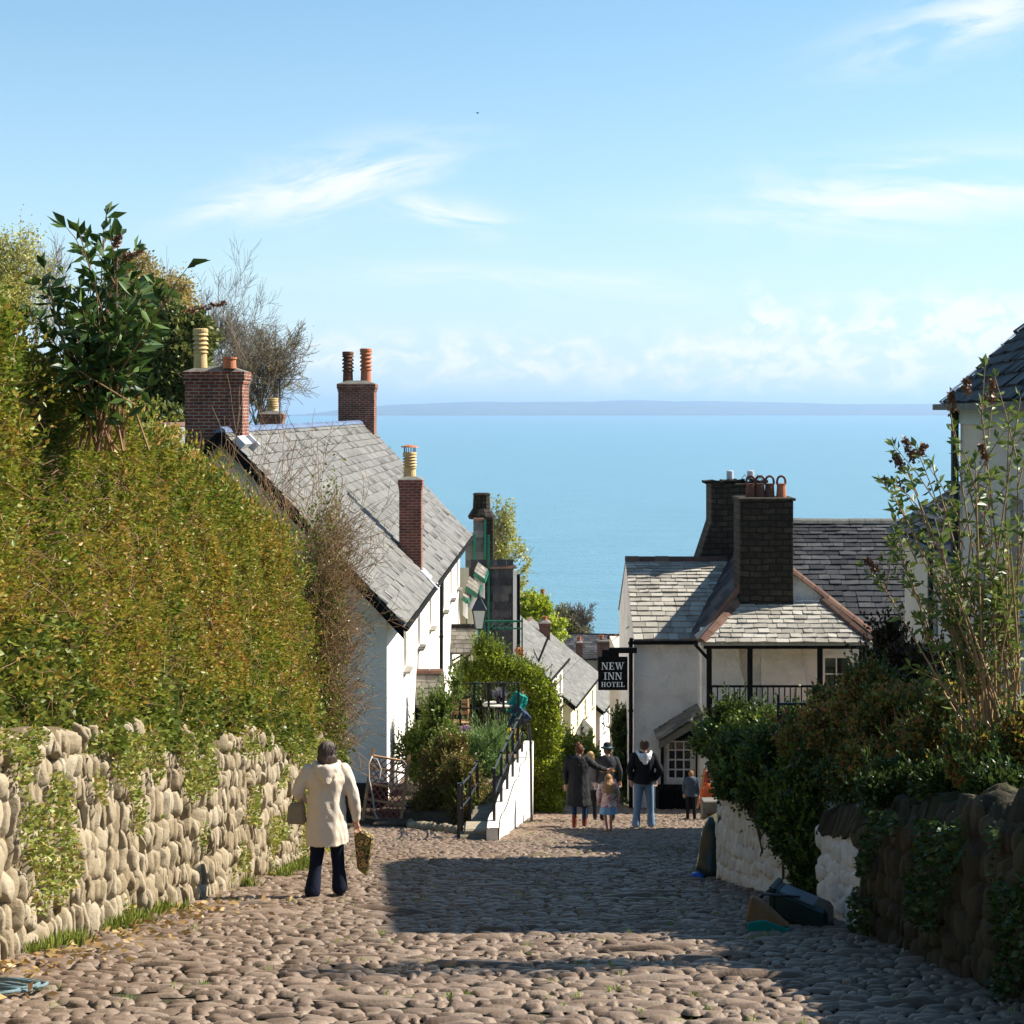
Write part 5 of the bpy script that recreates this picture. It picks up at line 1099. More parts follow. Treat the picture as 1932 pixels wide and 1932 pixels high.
# arch hedge: band over the steps, then a tall column at its right
Y = 41
arc = [pb(868, 1282, Y, 14, 18), pb(885, 1272, Y, 18, 18), pb(905, 1268, Y, 20, 18), pb(930, 1265, Y, 24, 18), pb(955, 1262, Y, 24, 18), pb(980, 1268, Y, 24, 20), pb(1003, 1282, Y, 24, 24), pb(920, 1240, Y, 22, 16), pb(905, 1222, Y, 12, 16), pb(935, 1232, Y, 14, 14),
       pb(1022, 1305, Y, 26, 28), pb(1032, 1345, Y, 28, 34), pb(1030, 1390, Y, 30, 36), pb(1022, 1430, Y, 30, 36), pb(1036, 1470, Y, 28, 36), pb(1022, 1510, Y, 26, 32), pb(1045, 1500, Y, 22, 40), pb(1005, 1340, Y, 16, 24), pb(1012, 1400, Y, 18, 40)]
shrub('arched_hedge', 'bright yellow green hedge trained into an arch over the garden steps', arc, 90000, l_lime, .062, .6, lump=.22, m2=l_green, f2=.35)
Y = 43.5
shrub('hollow_shade_leaves', 'dark leaves added for the shade in the hollow under the green arch', [pb(905, 1320, Y, 45, 40), pb(950, 1330, Y, 48, 50), pb(985, 1380, Y, 26, 60), pb(950, 1400, Y, 48, 50), pb(880, 1350, Y, 30, 40)], 30000, l_dark, .08, .7, trunk=False)  # dark leaf mass added as the shade of the hollow under the arch
Y = 50
shrub('street_bush', 'dark green bush at the left side of the lower street', [pb(1085, 1420, Y, 26, 26), pb(1110, 1440, Y, 26, 36), pb(1060, 1430, Y, 22, 30), pb(1095, 1480, Y, 34, 40)], 18000, l_green, .09, .6, trunk=False)
Y = 47
shrub('wall_ivy', 'dark ivy at the corner of the inn beside the street', [pb(1172, 1400, Y, 14, 40, 30), pb(1176, 1460, Y, 18, 50, 30), pb(1170, 1370, Y, 10, 20, 20)], 16000, l_dark, .08, .8, trunk=False)
# ---- right garden
Y = 22
g = 'shrubs in the garden behind the right-hand wall'
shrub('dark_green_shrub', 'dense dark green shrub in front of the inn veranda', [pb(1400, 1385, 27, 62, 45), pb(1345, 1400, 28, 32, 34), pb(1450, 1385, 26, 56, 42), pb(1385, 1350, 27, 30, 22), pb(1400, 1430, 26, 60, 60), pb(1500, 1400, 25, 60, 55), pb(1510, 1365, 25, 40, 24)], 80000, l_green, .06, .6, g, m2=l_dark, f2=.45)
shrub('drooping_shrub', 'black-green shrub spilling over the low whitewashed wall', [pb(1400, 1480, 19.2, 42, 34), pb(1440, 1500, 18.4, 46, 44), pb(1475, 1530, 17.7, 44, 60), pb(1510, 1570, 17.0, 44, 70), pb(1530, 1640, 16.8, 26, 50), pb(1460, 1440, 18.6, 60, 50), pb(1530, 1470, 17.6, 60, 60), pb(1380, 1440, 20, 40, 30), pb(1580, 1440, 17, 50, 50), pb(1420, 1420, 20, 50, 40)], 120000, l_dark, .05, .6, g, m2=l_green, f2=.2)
shrub('orange_tinted_shrub', 'shrub with lime and orange tinted leaves along the garden wall top', [pb(1640, 1330, 16.5, 60, 60), pb(1700, 1370, 15.5, 70, 60), pb(1780, 1400, 14.5, 75, 60), pb(1850, 1420, 13.8, 60, 60), pb(1600, 1380, 17, 70, 60), pb(1660, 1430, 15.5, 80, 60), pb(1740, 1450, 14.6, 80, 60), pb(1575, 1345, 18, 45, 40), pb(1540, 1410, 18, 60, 50), pb(1640, 1300, 16.5, 40, 40), pb(1840, 1340, 14.5, 60, 50), pb(1910, 1400, 13.5, 60, 70), pb(1870, 1435, 12.4, 46, 44), pb(1925, 1420, 12.3, 40, 60), pb(1830, 1450, 12.6, 40, 34)], 170000, l_orange, .045, .55, g, m2=l_dark, f2=.3, stem=m_cane)
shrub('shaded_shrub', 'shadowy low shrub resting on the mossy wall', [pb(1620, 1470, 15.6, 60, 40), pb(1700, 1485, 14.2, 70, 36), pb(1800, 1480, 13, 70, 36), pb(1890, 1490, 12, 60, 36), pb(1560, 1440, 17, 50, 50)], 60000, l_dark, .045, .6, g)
shrub('tall_dark_shrub', 'dark reddish shrub in front of the lower cream house', [pb(1700, 1260, 20, 46, 34), pb(1760, 1280, 19, 50, 40), pb(1650, 1260, 21, 24, 26), pb(1680, 1210, 21, 20, 22), pb(1820, 1300, 18, 50, 50)], 36000, mat('dark_red_leaves', [(.03, .012, .01), (.06, .035, .015), (.03, .05, .012)], 1, .5, attr=.7, trans=.2), .06, .6, g)
root = empty('buddleia_bush', (4.0, 12.6, -1.4), 'tall straggly bush of pale stems with brown seed heads at right', 'bush')
Yr_ = 12.8; st = []
base = [(1905, 1480), (1880, 1470), (1925, 1450), (1860, 1480), (1800, 1300)]
ends = [(1715, 890, 4), (1690, 930, 4), (1700, 960, 3), (1760, 880, 4), (1800, 810, 4), (1840, 870, 5), (1790, 760, 3), (1850, 760, 3), (1905, 780, 4), (1925, 750, 3), (1870, 900, 5), (1920, 880, 5), (1660, 1095, 5), (1720, 1110, 5), (1740, 1040, 4), (1770, 1000, 5), (1810, 960, 5), (1850, 1010, 5), (1900, 1000, 5), (1780, 1110, 4), (1830, 1120, 4), (1740, 1180, 3), (1890, 1120, 4), (1725, 925, 4), (1930, 1020, 4), (1690, 1020, 3)]
for (x, y, n) in ends:
    b = random.choice(base[:4]); yy = Yr_+random.uniform(-.5, .5); st.append((P(b[0], b[1], Yr_+random.uniform(-.3, .3)), P(x, y, yy), n))
hd_ = [(P(1705, 912, Yr_), P(1657, 905, Yr_)), (P(1722, 870, Yr_), P(1706, 825, Yr_)), (P(1730, 860, Yr_), P(1745, 840, Yr_)), (P(1825, 740, Yr_), P(1822, 715, Yr_)), (P(1870, 760, Yr_), P(1872, 715, Yr_)), (P(1700, 880, Yr_), P(1690, 860, Yr_)), (P(1655, 1075, Yr_), P(1632, 1055, Yr_)), (P(1800, 775, Yr_), P(1792, 740, Yr_)), (P(1860, 870, Yr_), P(1850, 840, Yr_))]
buddleia(root, st, l_budlit, .10, heads=hd_, rad=.011, stemm=m_cane, dens=.42)
mb = MB()
for k in range(12):
    b = P(random.uniform(1810, 1930), random.uniform(1440, 1500), Yr_+random.uniform(-.5, .6)); e = P(random.uniform(1780, 1950), random.uniform(1000, 1250), Yr_+random.uniform(-.6, .6)); m_ = b.lerp(e, .5)+Vector((random.gauss(0, .06), 0, 0)); mb.tube([b, m_, e], [.014, .011, .005], 6, cap=False)
mb.build('bare_canes', m_cane, root, fix=False)

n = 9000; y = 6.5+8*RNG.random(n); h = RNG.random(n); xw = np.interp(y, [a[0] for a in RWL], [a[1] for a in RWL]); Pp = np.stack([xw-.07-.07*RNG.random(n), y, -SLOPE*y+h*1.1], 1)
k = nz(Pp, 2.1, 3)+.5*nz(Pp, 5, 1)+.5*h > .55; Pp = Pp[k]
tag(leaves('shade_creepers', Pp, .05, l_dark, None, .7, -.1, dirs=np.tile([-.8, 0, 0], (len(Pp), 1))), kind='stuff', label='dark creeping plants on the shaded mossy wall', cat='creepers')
# ================================================================ GARDEN, STREET FURNITURE, SMALL THINGS
# ---- steps and white stair wall
SWL = [(28.5, -.24), (39.6, .5)]
root = empty('stair_wall', (.1, 33, gz(33)), 'white stair wall climbing beside the cobbled street, left of the walkers', 'wall')
mb = MB(); ys = np.linspace(28.5, 39.6, 24); top = lambda y: float(np.interp(y, [28.5, 29.5, 36.5, 39.6], [gz(28.5)+.22, gz(29.5)+.45, gz(36.5)+1.45, gz(39.6)+1.8]))
for a, b in zip(ys[:-1], ys[1:]):
    xa, xb = interp(a, SWL)+.02*math.sin(a*2.3), interp(b, SWL)+.02*math.sin(b*2.3); ta, tb = top(a)+.04*math.sin(a*3.1), top(b)+.04*math.sin(b*3.1)
    mb.quad((xa, a, gz(a)-.3), (xb, b, gz(b)-.3), (xb+.02, b, tb), (xa+.02, a, ta)); mb.quad((xa, a, ta), (xb, b, tb), (xb-.2, b, tb), (xa-.2, a, ta)); mb.quad((xa-.2, a, gz(a)-.3), (xb-.2, b, gz(b)-.3), (xb-.2, b, tb), (xa-.2, a, ta))
y = 28.5; x = interp(y, SWL); mb.quad((x, y, gz(y)-.3), (x-.2, y, gz(y)-.3), (x-.2, y, top(y)), (x, y, top(y)))
y = 39.6; x = interp(y, SWL); mb.quad((x, y, gz(y)-.3), (x-.2, y, gz(y)-.3), (x-.2, y, top(y)), (x, y, top(y)))
mb.build('wall', m_white, root)
m_stepstone = mat('worn_step_stone', [(.07, .06, .035), (.16, .13, .085), (.22, .18, .12)], 6, .9, .02, 25)
root = empty('garden_steps', (-.8, 33, gz(32)), 'worn stone steps rising between the white stair wall and the bronze bush', 'steps')
y = 28.9; k = 0
while y < 40:
    x = interp(y, SWL)-.205; z = max(gz(y)+.06, top(y)-.42)+.0; mb = MB(); mb.box(x-.55, x, y, y+.46, z-1.4, z+random.uniform(-.02, .02)); mb.build('step', m_stepstone, root, bevel=.03); y += .45; k += 1
# terrace of the garden: a real retaining wall and soil
root = empty('garden_terrace', (-1.8, 45, -8), 'planted terrace bank in front of the white cottage', 'garden bank')
mb = MB(); V = []
mb.prism([(-3.3, 34.4, gz(34.4)-.3), (-1.0, 33.0, gz(33)-.3), (-.9, 33.2, gz(33)+.25), (-3.2, 34.6, gz(34.4)+.25)], (0, .3, 0))
prof = [(33.3, -6.75), (36, -6.9), (40, -7.2), (46, -7.6), (56, -8.3), (62, -8.6)]
for (a, za), (b, zb_) in zip(prof[:-1], prof[1:]):
    xl0, xr0, xl1, xr1 = -2.72+.033*(a-36), interp(a, SWL)-.8, -2.72+.033*(b-36), interp(b, SWL)-.8
    mb.quad((xl0, a, za), (xr0, a, za), (xr1, b, zb_), (xl1, b, zb_)); mb.quad((xr0, a, za), (xr1, b, zb_), (xr1, b, zb_-5), (xr0, a, za-2))
mb.quad((-2.8, 33.3, -6.75), (-1.3, 33.3, -6.75), (-1.3, 33.3, -7.6), (-2.8, 33.3, -7.6))
mb.build('soil', m_earth, root)
# kerb of flat stones round the forecourt
root = empty('kerb_stones', (-1.6, 30, gz(30)), 'low kerb of pale stones at the foot of the bronze bush', 'kerb')
a, b = P(775, 1562, 33.2), P(912, 1590, 29.6)
for k in range(17):
    t = k/16; p = a.lerp(b, t); mb = MB(); s_ = random.uniform(.09, .16); mb.ball((p.x, p.y, gz(p.y)+.07), s_, s_*.8, random.uniform(.08, .13), 8); mb.build('stone', m_wallstone, root, smooth=True)
mb = MB(); p = P(905, 1598, 29.2); mb.box(p.x-.28, p.x+.22, p.y-.1, p.y+.5, gz(p.y)-.1, gz(p.y)+.2); mb.build('stone', m_wallstone, root, bevel=.03)
# ---- railings
def rail(name, label, pts, h, group=None, r=.022, posts=True, rails=(.95, .5)):
    root = empty(name, pts[0], label, 'railing', group)
    for p in pts:
        mb = MB(); mb.box(p[0]-.028, p[0]+.028, p[1]-.028, p[1]+.028, p[2]-.1, p[2]+h); mb.build('post', m_blackiron, root)
    for q in rails:
        mb = MB(); mb.tube([(p[0], p[1], p[2]+h*q) for p in pts], .017, 6); mb.build('rail', m_blackiron, root)
    return root
pts = [(interp(y, SWL)-.1, y, top(y)) for y in (28.9, 30.6, 32.2, 33.8, 35.4, 37.0)]
rail('handrail', 'black iron handrail standing on the white stair wall', pts, .95)
pts = [(interp(y, SWL)-.72, y, max(gz(y)+.1, top(y)-.42)) for y in (28.9, 29.4, 31.0, 32.6)]
rail('handrail', 'black iron handrail on the bush side of the steps', pts, .9)
a = P(800, 1420, 37.5); pts = [tuple(P(px, 1410, 38)) for px in (868, 895, 922, 950, 978)]
rail('garden_fence', 'thin black wire fence between the herb bush and the garden table', pts, 1.5, rails=(.98, .6, .2))
# flagpole-like grey pole, drainpipe beside the wall
mb = MB(); mb.tube([P(1003, 1560, 36.2), P(1001, 1400, 36.4), P(997, 1365, 36.4)], .03, 8); o = mb.build('drain_pole', m_blackiron); tag(o, label='thin dark pipe running down the end of the white stair wall', cat='pipe')
# ---- furled parasol, table and flower pot
Y = 38.6
root = empty('parasol', P(975, 1480, Y), 'furled green and navy garden parasol leaning beside the arch', 'parasol')
a, b = P(988, 1312, Y), P(958, 1400, Y); mb = MB()
def furl(p0, p1, r0, r1, m, nm, n=16):
    mb = MB(); p0, p1 = Vector(p0), Vector(p1); d = (p1-p0).normalized(); x = d.orthogonal().normalized(); y = d.cross(x); base = len(mb.v); K = 7
    for k in range(K):
        t = k/(K-1); r = r0+(r1-r0)*t
        for j in range(n): q_ = r*(1+.28*math.sin(j*math.tau/n*5+t*2)+random.gauss(0, .05)); aa = j*math.tau/n; mb.v.append(tuple(p0.lerp(p1, t)+x*math.cos(aa)*q_+y*math.sin(aa)*q_))
    for k in range(K-1):
        for j in range(n): mb.f.append((k*n+j, k*n+(j+1) % n, (k+1)*n+(j+1) % n, (k+1)*n+j)); mb.r.append(.5)
    mb.f.append(tuple(range(n))[::-1]); mb.f.append(tuple(range((K-1)*n, K*n))); mb.r += [.5, .5]
    return mb.build(nm, m, root)
m_teal = mat('teal_canvas', [(.0, .16, .13), (.01, .28, .22)], 3, .5); m_navy = mat('navy_canvas', [(.008, .02, .05), (.02, .05, .11)], 3, .55)
furl(P(984, 1310, Y), P(966, 1345, Y), .15, .22, m_teal, 'green_canopy'); furl(P(988, 1340, Y-.1), P(962, 1368, Y-.1), .22, .12, m_navy, 'navy_canopy')
mb = MB(); mb.tube([P(986, 1305, Y), P(952, 1480, Y)], .022, 8); mb.build('pole', m_timber, root)
root = empty('garden_table', P(942, 1440, Y), 'round garden table seen under the arch of the hedge', 'table')
c = P(940, 1328, Y); mb = MB(); mb.rings([(c.x, c.y, c.z-.03, .36, .36), (c.x, c.y, c.z, .37, .37), (c.x, c.y, c.z+.01, .36, .36)], 24); mb.build('table_top', m_cream, root)
mb = MB(); mb.tube([(c.x, c.y, c.z-.03), (c.x, c.y, c.z-1.2)], .035, 8); mb.build('table_leg', m_blackiron, root)
root = empty('flower_pot', c, 'dark pot of lavender on the round garden table', 'plant pot')
mb = MB(); mb.rings([(c.x+.05, c.y, c.z+.01, .09, .09), (c.x+.05, c.y, c.z+.2, .13, .13), (c.x+.05, c.y, c.z+.2, .11, .11), (c.x+.05, c.y, c.z+.16, .1, .1)], 16); mb.build('pot', m_black, root)
p = np.array([(c.x+.05, c.y, c.z+.17)]*500)+RNG.normal(size=(500, 3))*.05; leaves('plant', p, .14, leafmat('lavender_leaves', [(.10, .12, .06), (.14, .13, .18), (.20, .16, .3)], .2), root, .12, 1.0)
# wooden garden chair with mauve pansies near it
root = empty('garden_chair', P(868, 1400, 38.3), 'small wooden folding chair among the flowers left of the herb bush', 'chair')
c = P(868, 1362, 38.3)
for sx in (-.2, .2):
    for sy in (-.2, .2): mb = MB(); mb.bar((c.x+sx, c.y+sy, c.z-.5), (c.x+sx*.9, c.y+sy*.9, c.z+(.5 if sy > 0 else 0)), .035); mb.build('leg', m_timber, root)
mb = MB()
for k in range(5): mb.box(c.x-.21, c.x+.21, c.y-.2+k*.09, c.y-.13+k*.09, c.z-.01, c.z+.015)
mb.build('seat', m_timber, root); mb = MB()
for k in range(3): mb.box(c.x-.2, c.x+.2, c.y+.17, c.y+.19, c.z+.14+k*.13, c.z+.22+k*.13)
mb.build('backrest', m_timber, root)
def flowers(name, label, px, py, Y, r, m, n=260, size=.05):
    p, d = blobpts([pb(px, py, Y, r, r*.7)], n, .4, .3, 3, 2); root = empty(name, P(px, py+r*.7, Y), label, 'flowers', 'garden flowers'); leaves('petals', p, size, m, root, .9, dirs=d); leaves('leaves', p+RNG.normal(size=p.shape)*.04-np.array([0, 0, .06]), .06, l_green, root)
flowers('pansies', 'clump of mauve pansies below the wooden chair', 878, 1378, 37.4, 11, l_pink)
flowers('marigold', 'single orange flower above the bronze bush', 883, 1402, 36.3, 4, leafmat('orange_petals', [(.45, .15, .01), (.5, .22, .02)]), 60)
flowers('pansies', 'pale blue flowers between the bronze bush and the herb bush', 884, 1432, 35.8, 10, leafmat('blue_petals', [(.16, .18, .4), (.3, .3, .5)]), 120)
flowers('gorse', 'yellow flowering shrub behind the handrail', 968, 1385, 38.8, 13, leafmat('yellow_petals', [(.35, .28, .01), (.45, .36, .03)]), 900)
flowers('geraniums', 'red flowers in the shady garden behind the right wall', 1495, 1360, 22, 40, l_red, 160, .04)
# ---- lamp post
Y = 44; cx = P(904, 0, Y).x; k = Y/F
root = empty('street_lamp', (cx, Y, P(0, 1430, Y).z), 'green lamp post with a white glass lantern in front of the slate-hung wall', 'street lamp')
z = lambda py: P(0, py, Y).z
mb = MB(); mb.rings([(cx, Y, z(1430), .05, .05), (cx, Y, z(1215), .035, .035), (cx, Y, z(1212), .055, .055), (cx, Y, z(1208), .03, .03), (cx, Y, z(1190), .035, .035), (cx, Y, z(1188), .08, .08), (cx, Y, z(1186), .08, .08)], 12); mb.build('post', m_green, root)
g = MB(); r0, r1 = 8*k, 15.5*k; zb_, zt_ = z(1186), z(1150)
def sq(r, zz): return [(cx-r, Y-r, zz), (cx+r, Y-r, zz), (cx+r, Y+r, zz), (cx-r, Y+r, zz)]
A_, B_ = sq(r0*.8, zb_), sq(r1*.78, zt_)
for i in range(4): g.quad(A_[i], A_[(i+1) % 4], B_[(i+1) % 4], B_[i])
lg = g.build('lantern_glass', mat('milky_glass', [(.55, .58, .55), (.66, .68, .64)], 3, .25), root)
fmb = MB(); A_, B_ = sq(r0*.83, zb_), sq(r1*.82, zt_)
for i in range(4): fmb.bar(A_[i], B_[i], .02); fmb.bar(B_[i], B_[(i+1) % 4], .025); fmb.bar(A_[i], A_[(i+1) % 4], .025)
fmb.build('lantern_frame', m_blackiron, root)
r = MB(); C_, D_ = sq(r1*.92, zt_), sq(.045, z(1128))
for i in range(4): r.quad(C_[i], C_[(i+1) % 4], D_[(i+1) % 4], D_[i])
r.poly(C_); r.rings([(cx, Y, z(1129), .05, .05), (cx, Y, z(1126), .07, .07), (cx, Y, z(1122), .05, .05), (cx, Y, z(1120), .02, .02), (cx, Y, z(1112), .008, .008)], 10); r.build('lantern_roof', m_blackiron, root)
# ---- green bracket frame
Y = 48; root = empty('gate_arch', P(950, 1300, Y), 'thin green painted metal frame standing over the garden path', 'frame')
for px in (914, 985): mb = MB(); mb.bar(P(px, 1330, Y), P(px, 1165, Y), .045); mb.build('post', m_green, root)
mb = MB(); mb.bar(P(912, 1172, Y), P(987, 1172, Y), .05); mb.build('crossbar', m_green, root)
mb = MB()
for px in (940, 955, 970): mb.bar(P(px, 1172, Y), P(px-18, 1186, Y), .04)
mb.bar(P(930, 1186, Y), P(985, 1186, Y), .04); mb.build('fretwork', m_green, root)
# hanging basket / bunting by the slate wall
Y = 60; p = P(981, 1255, Y); root = empty('flower_basket', p, 'hanging basket of pink and orange flowers at the edge of the slate-hung wall', 'hanging basket')
pp_, d = blobpts([pb(981, 1232, Y, 5, 12), pb(982, 1262, Y, 5, 14)], 500, .4, .3, 3, 2); leaves('flowers', pp_, .12, leafmat('mixed_petals', [(.4, .05, .08), (.5, .2, .03), (.5, .3, .35)]), root, .8); mb = MB(); mb.tube([P(979, 1215, Y), P(983, 1290, Y)], .02, 5); mb.build('chain', m_blackiron, root)
# ---- trellis with hose, leaning on the cottage corner
Y0 = 33.9
def TP(px, py): # trellis plane leans backwards
    t = (1556-py)/150; return P(px, py, Y0+t*.55)
root = empty('trellis', P(722, 1555, Y0), 'wooden framed red lattice trellis leaning against the cottage corner', 'trellis')
bl, br, tl, tr = (684, 1548), (755, 1560), (704, 1412), (772, 1424)
L_ = lambda a, b, t: (a[0]+(b[0]-a[0])*t, a[1]+(b[1]-a[1])*t)
for a, b in ((bl, tl), (br, tr)): mb = MB(); mb.bar(TP(*a), TP(*b), .065, .05, up=(0, 1, 0)); mb.build('frame_post', m_timber, root)
for t in (.06, .30, .52, .74, .90): mb = MB(); a, b = L_(bl, tl, t), L_(br, tr, t); mb.bar(TP(*a), TP(*b), .035, .075, up=(0, 1, 0)); mb.build('cross_rail', m_timber, root)
mb = MB()
def uv(u, v): a, b = L_(bl, tl, v), L_(br, tr, v); return TP(*L_(a, b, u))
for k in range(-9, 10):
    for sg in (1, -1):
        u0, u1 = 0.02, .98; v0 = .06+k*.1; v1 = v0+.9*sg*.62
        if sg < 0: v0, v1 = v0+.0, v0-.56
        else: v1 = v0+.56
        seg = []
        for t in np.linspace(0, 1, 25):
            u, v = u0+(u1-u0)*t, v0+(v1-v0)*t
            if .07 <= v <= .88: seg.append((u, v))
        if len(seg) > 1: mb.bar(uv(*seg[0])+Vector((0, .01*sg, 0)), uv(*seg[-1])+Vector((0, .01*sg, 0)), .022, .012, up=(0, 1, 0))
mb.build('lattice', m_redtrel, root)
m_hose = mat('grey_hose', [(.34, .30, .26), (.46, .42, .37)], 5, .6)
hp = [(703, 1425), (696, 1440), (697, 1470), (704, 1500), (707, 1530), (715, 1548), (728, 1558), (742, 1556), (750, 1548)]
mb = MB(); mb.tube([TP(*p)+Vector((0, -.07, 0)) for p in hp], .017, 7); mb.tube([TP(x, y)+Vector((0, -.05, 0)) for x, y in ((700, 1428), (712, 1432), (719, 1450), (717, 1466), (713, 1470))], .015, 7)
mb.tube([TP(x, y)+Vector((0, -.05, 0)) for x, y in ((752, 1452), (750, 1440), (758, 1432), (766, 1440), (764, 1458))], .015, 7)
o = mb.build('garden_hose', m_hose, smooth=True); tag(o, label='grey hose looped over the leaning trellis', cat='hose')
# green tub behind trellis
p = P(787, 1560, 34.6); root = empty('plant_tub', (p.x, p.y, gz(p.y)), 'dark green plastic tub beside the leaning trellis', 'tub')
mb = MB(); mb.rings([(p.x, p.y, gz(p.y)+.02, .2, .2), (p.x, p.y, gz(p.y)+.42, .26, .26), (p.x, p.y, gz(p.y)+.45, .28, .28), (p.x, p.y, gz(p.y)+.45, .24, .24), (p.x, p.y, gz(p.y)+.3, .22, .22)], 18); mb.build('tub', m_dkgreen, root)
# ---- overturned green kerbside caddy with its wire handle, bottom right
Y = 14.9; k = Y/F; c = P(1515, 1722, Y); gy = gz(c.y)
m_caddy = mat('dark_green_plastic', [(.004, .018, .016), (.008, .03, .026)], 5, .35, spec=.5); m_lid = mat('pale_lid', [(.09, .12, .14), (.15, .19, .21)], 5, .4)
root = empty('recycling_caddy', (c.x, c.y, gy), 'dark green plastic caddy lying on its side with a wire handle, by the gateway', 'caddy')
lx = 46*k; ax = Vector((lx, -.16, -.055)); ay = Vector((.06, .14, 0)); az_ = Vector((0, 0, .125)); cc = Vector((c.x, c.y, gy+.155))
mb = MB(); mb.obox(cc, ax, ay, az_); bd = mb.build('body', m_caddy, root, bevel=.035)
mb = MB(); mb.obox(cc+Vector((-.03, -.01, .127)), ax*.62, ay*.8, Vector((0, 0, .012))); mb.build('lid_panel', m_lid, root, bevel=.006)
mb = MB(); mb.obox(cc-ax*.99, ax.normalized()*.03, ay*1.1, az_*1.1); mb.build('rim', m_caddy, root, bevel=.01)
pts = [cc-ax*1.02+Vector((0, -.1, -.03)), cc-ax*1.35+Vector((0, -.1, .06)), P(1432, 1698, 14.7), P(1440, 1686, 14.7), P(1475, 1690, 14.6), cc+Vector((-.05, -.1, .14))]
mb = MB(); mb.tube(pts, .011, 7); mb.build('handle', m_blackiron, root, smooth=True)
mb = MB(); o_ = cc-Vector((0, .18, 0))+ax*-.35; 
mb.obox(o_+Vector((.0, .0, .03)), ax*.10, Vector((.0, .003, 0)), Vector((0, 0, .025))); mb.obox(o_+Vector((.01, -.005, -.06)), ax*.08, Vector((.0, .003, 0)), Vector((0, 0, .03))); mb.build('label_patch', m_lid, root)
m_card = mat('brown_cardboard', [(.18, .08, .03), (.28, .14, .06)], 5, .8)
p = P(1425, 1760, 14.3); root = empty('paper_sack', (p.x, p.y, gz(p.y)), 'crumpled brown sack with a teal base in front of the green caddy', 'sack')
g0 = gz(p.y); mb = MB(); mb.prism([(p.x-.09, p.y, g0+.10), (p.x-.03, p.y+.05, g0+.30), (p.x+.08, p.y+.1, g0+.24), (p.x+.30, p.y+.02, g0+.05), (p.x+.1, p.y, g0+.05)], (.03, .2, -.03)); mb.build('sack', m_card, root, bevel=.015)
mb = MB(); mb.prism([(p.x-.07, p.y-.01, g0+.0), (p.x-.07, p.y-.01, g0+.10), (p.x+.08, p.y-.01, g0+.12), (p.x+.31, p.y-.0, g0+.03), (p.x+.28, p.y, g0)], (.03, .22, -.04)); mb.build('sack_base', m_teal, root, bevel=.01)
# bags by the far end of the white wall
p = P(1338, 1640, 20.6); root = empty('rubbish_bag', (p.x, p.y, gz(p.y)), 'black bag slumped at the end of the low whitewashed wall', 'bag')
mb = MB(); n0 = 16
for t in range(9):
    a = t/8; z_ = gz(p.y)+.75*a; r_ = .2*(1-a**2.2)*(1+.1*math.sin(a*9))+.03
    for j in range(n0): q_ = j*math.tau/n0; rr_2 = r_*(1+.10*math.sin(q_*3+t)+.06*math.sin(q_*5-t*2)); mb.v.append((p.x+.02+rr_2*.8*math.cos(q_), p.y+rr_2*math.sin(q_), z_))
for t in range(8):
    for j in range(n0): mb.f.append((t*n0+j, t*n0+(j+1) % n0, (t+1)*n0+(j+1) % n0, (t+1)*n0+j)); mb.r.append(.5)
mb.f.append(tuple(range(8*n0, 9*n0))); mb.r.append(.5)
mb.build('bag', m_caddy, root, smooth=True)
mb = MB(); mb.ball((p.x-.12, p.y-.12, gz(p.y)+.05), .14, .09, .05, 10); o = mb.build('blue_bag', mat('blue_polythene', [(.01, .06, .35), (.02, .12, .5)], 5, .3), smooth=True); tag(o, label='crumpled bright blue plastic bag at the foot of the black bag', cat='bag')
p = P(1346, 1566, 23); root = empty('green_crate', (p.x, p.y, gz(p.y)), 'small bright green plastic box behind the end of the whitewashed wall', 'box')
zc_ = P(0, 1562, 23).z; mb = MB(); mb.box(p.x-.12, p.x+.12, p.y-.1, p.y+.1, gz(p.y), zc_-.03); mb.build('crate', m_dkgreen, root, bevel=.01); mb = MB(); mb.box(p.x-.14, p.x+.14, p.y-.12, p.y+.12, zc_-.03, zc_); mb.build('rim', m_green, root)
# things outside the inn: orange bag, grey box, brown board
m_orange = mat('orange_plastic', [(.45, .07, .01), (.60, .12, .02)], 5, .5)
p = P(1333, 1530, 37.5); root = empty('carrier_bag', (p.x, p.y, gz(p.y)), 'orange carrier bag standing beside the child by the inn', 'bag')
mb = MB(); mb.ball((p.x-.03, p.y, P(0, 1502, 37.5).z), .17, .14, .22, 12); mb.ball((p.x+.08, p.y, P(0, 1494, 37.5).z+.03), .14, .12, .16, 12); mb.build('bag', m_orange, root, smooth=True)
mb = MB(); z_ = P(0, 1490, 37.5).z; mb.tube([(p.x-.08, p.y, z_), (p.x-.05, p.y, z_+.14), (p.x+.03, p.y, z_+.15), (p.x+.06, p.y, z_)], .012, 5); mb.build('handle', m_orange, root)
p = P(1342, 1540, 37); root = empty('stone_trough', (p.x, p.y, gz(p.y)), 'grey box below the orange carrier bag beside the inn', 'box')
mb = MB(); mb.box(p.x-.22, p.x+.5, p.y-.2, p.y+.2, gz(p.y)-.05, P(0, 1508, 37).z); mb.build('box', m_cement, root, bevel=.02); mb = MB(); mb.box(p.x-.12, p.x+.4, p.y-.22, p.y-.2, gz(p.y), P(0, 1530, 37).z); mb.build('panel', m_terra_dark, root)
p = P(1330, 1490, 38.5); root = empty('folded_board', (p.x, p.y, gz(p.y)), 'red and brown folded board propped upright beside the inn pier', 'board')
mb = MB(); mb.prism([P(1318, 1520, 38.5), P(1330, 1455, 38.5), P(1340, 1455, 38.5), P(1342, 1520, 38.5)], (0, .1, 0)); mb.build('board', m_redtrel, root, bevel=.01); mb = MB(); mb.bar(P(1316, 1525, 38.4), P(1330, 1448, 38.4), .05); mb.build('strut', m_timber, root)
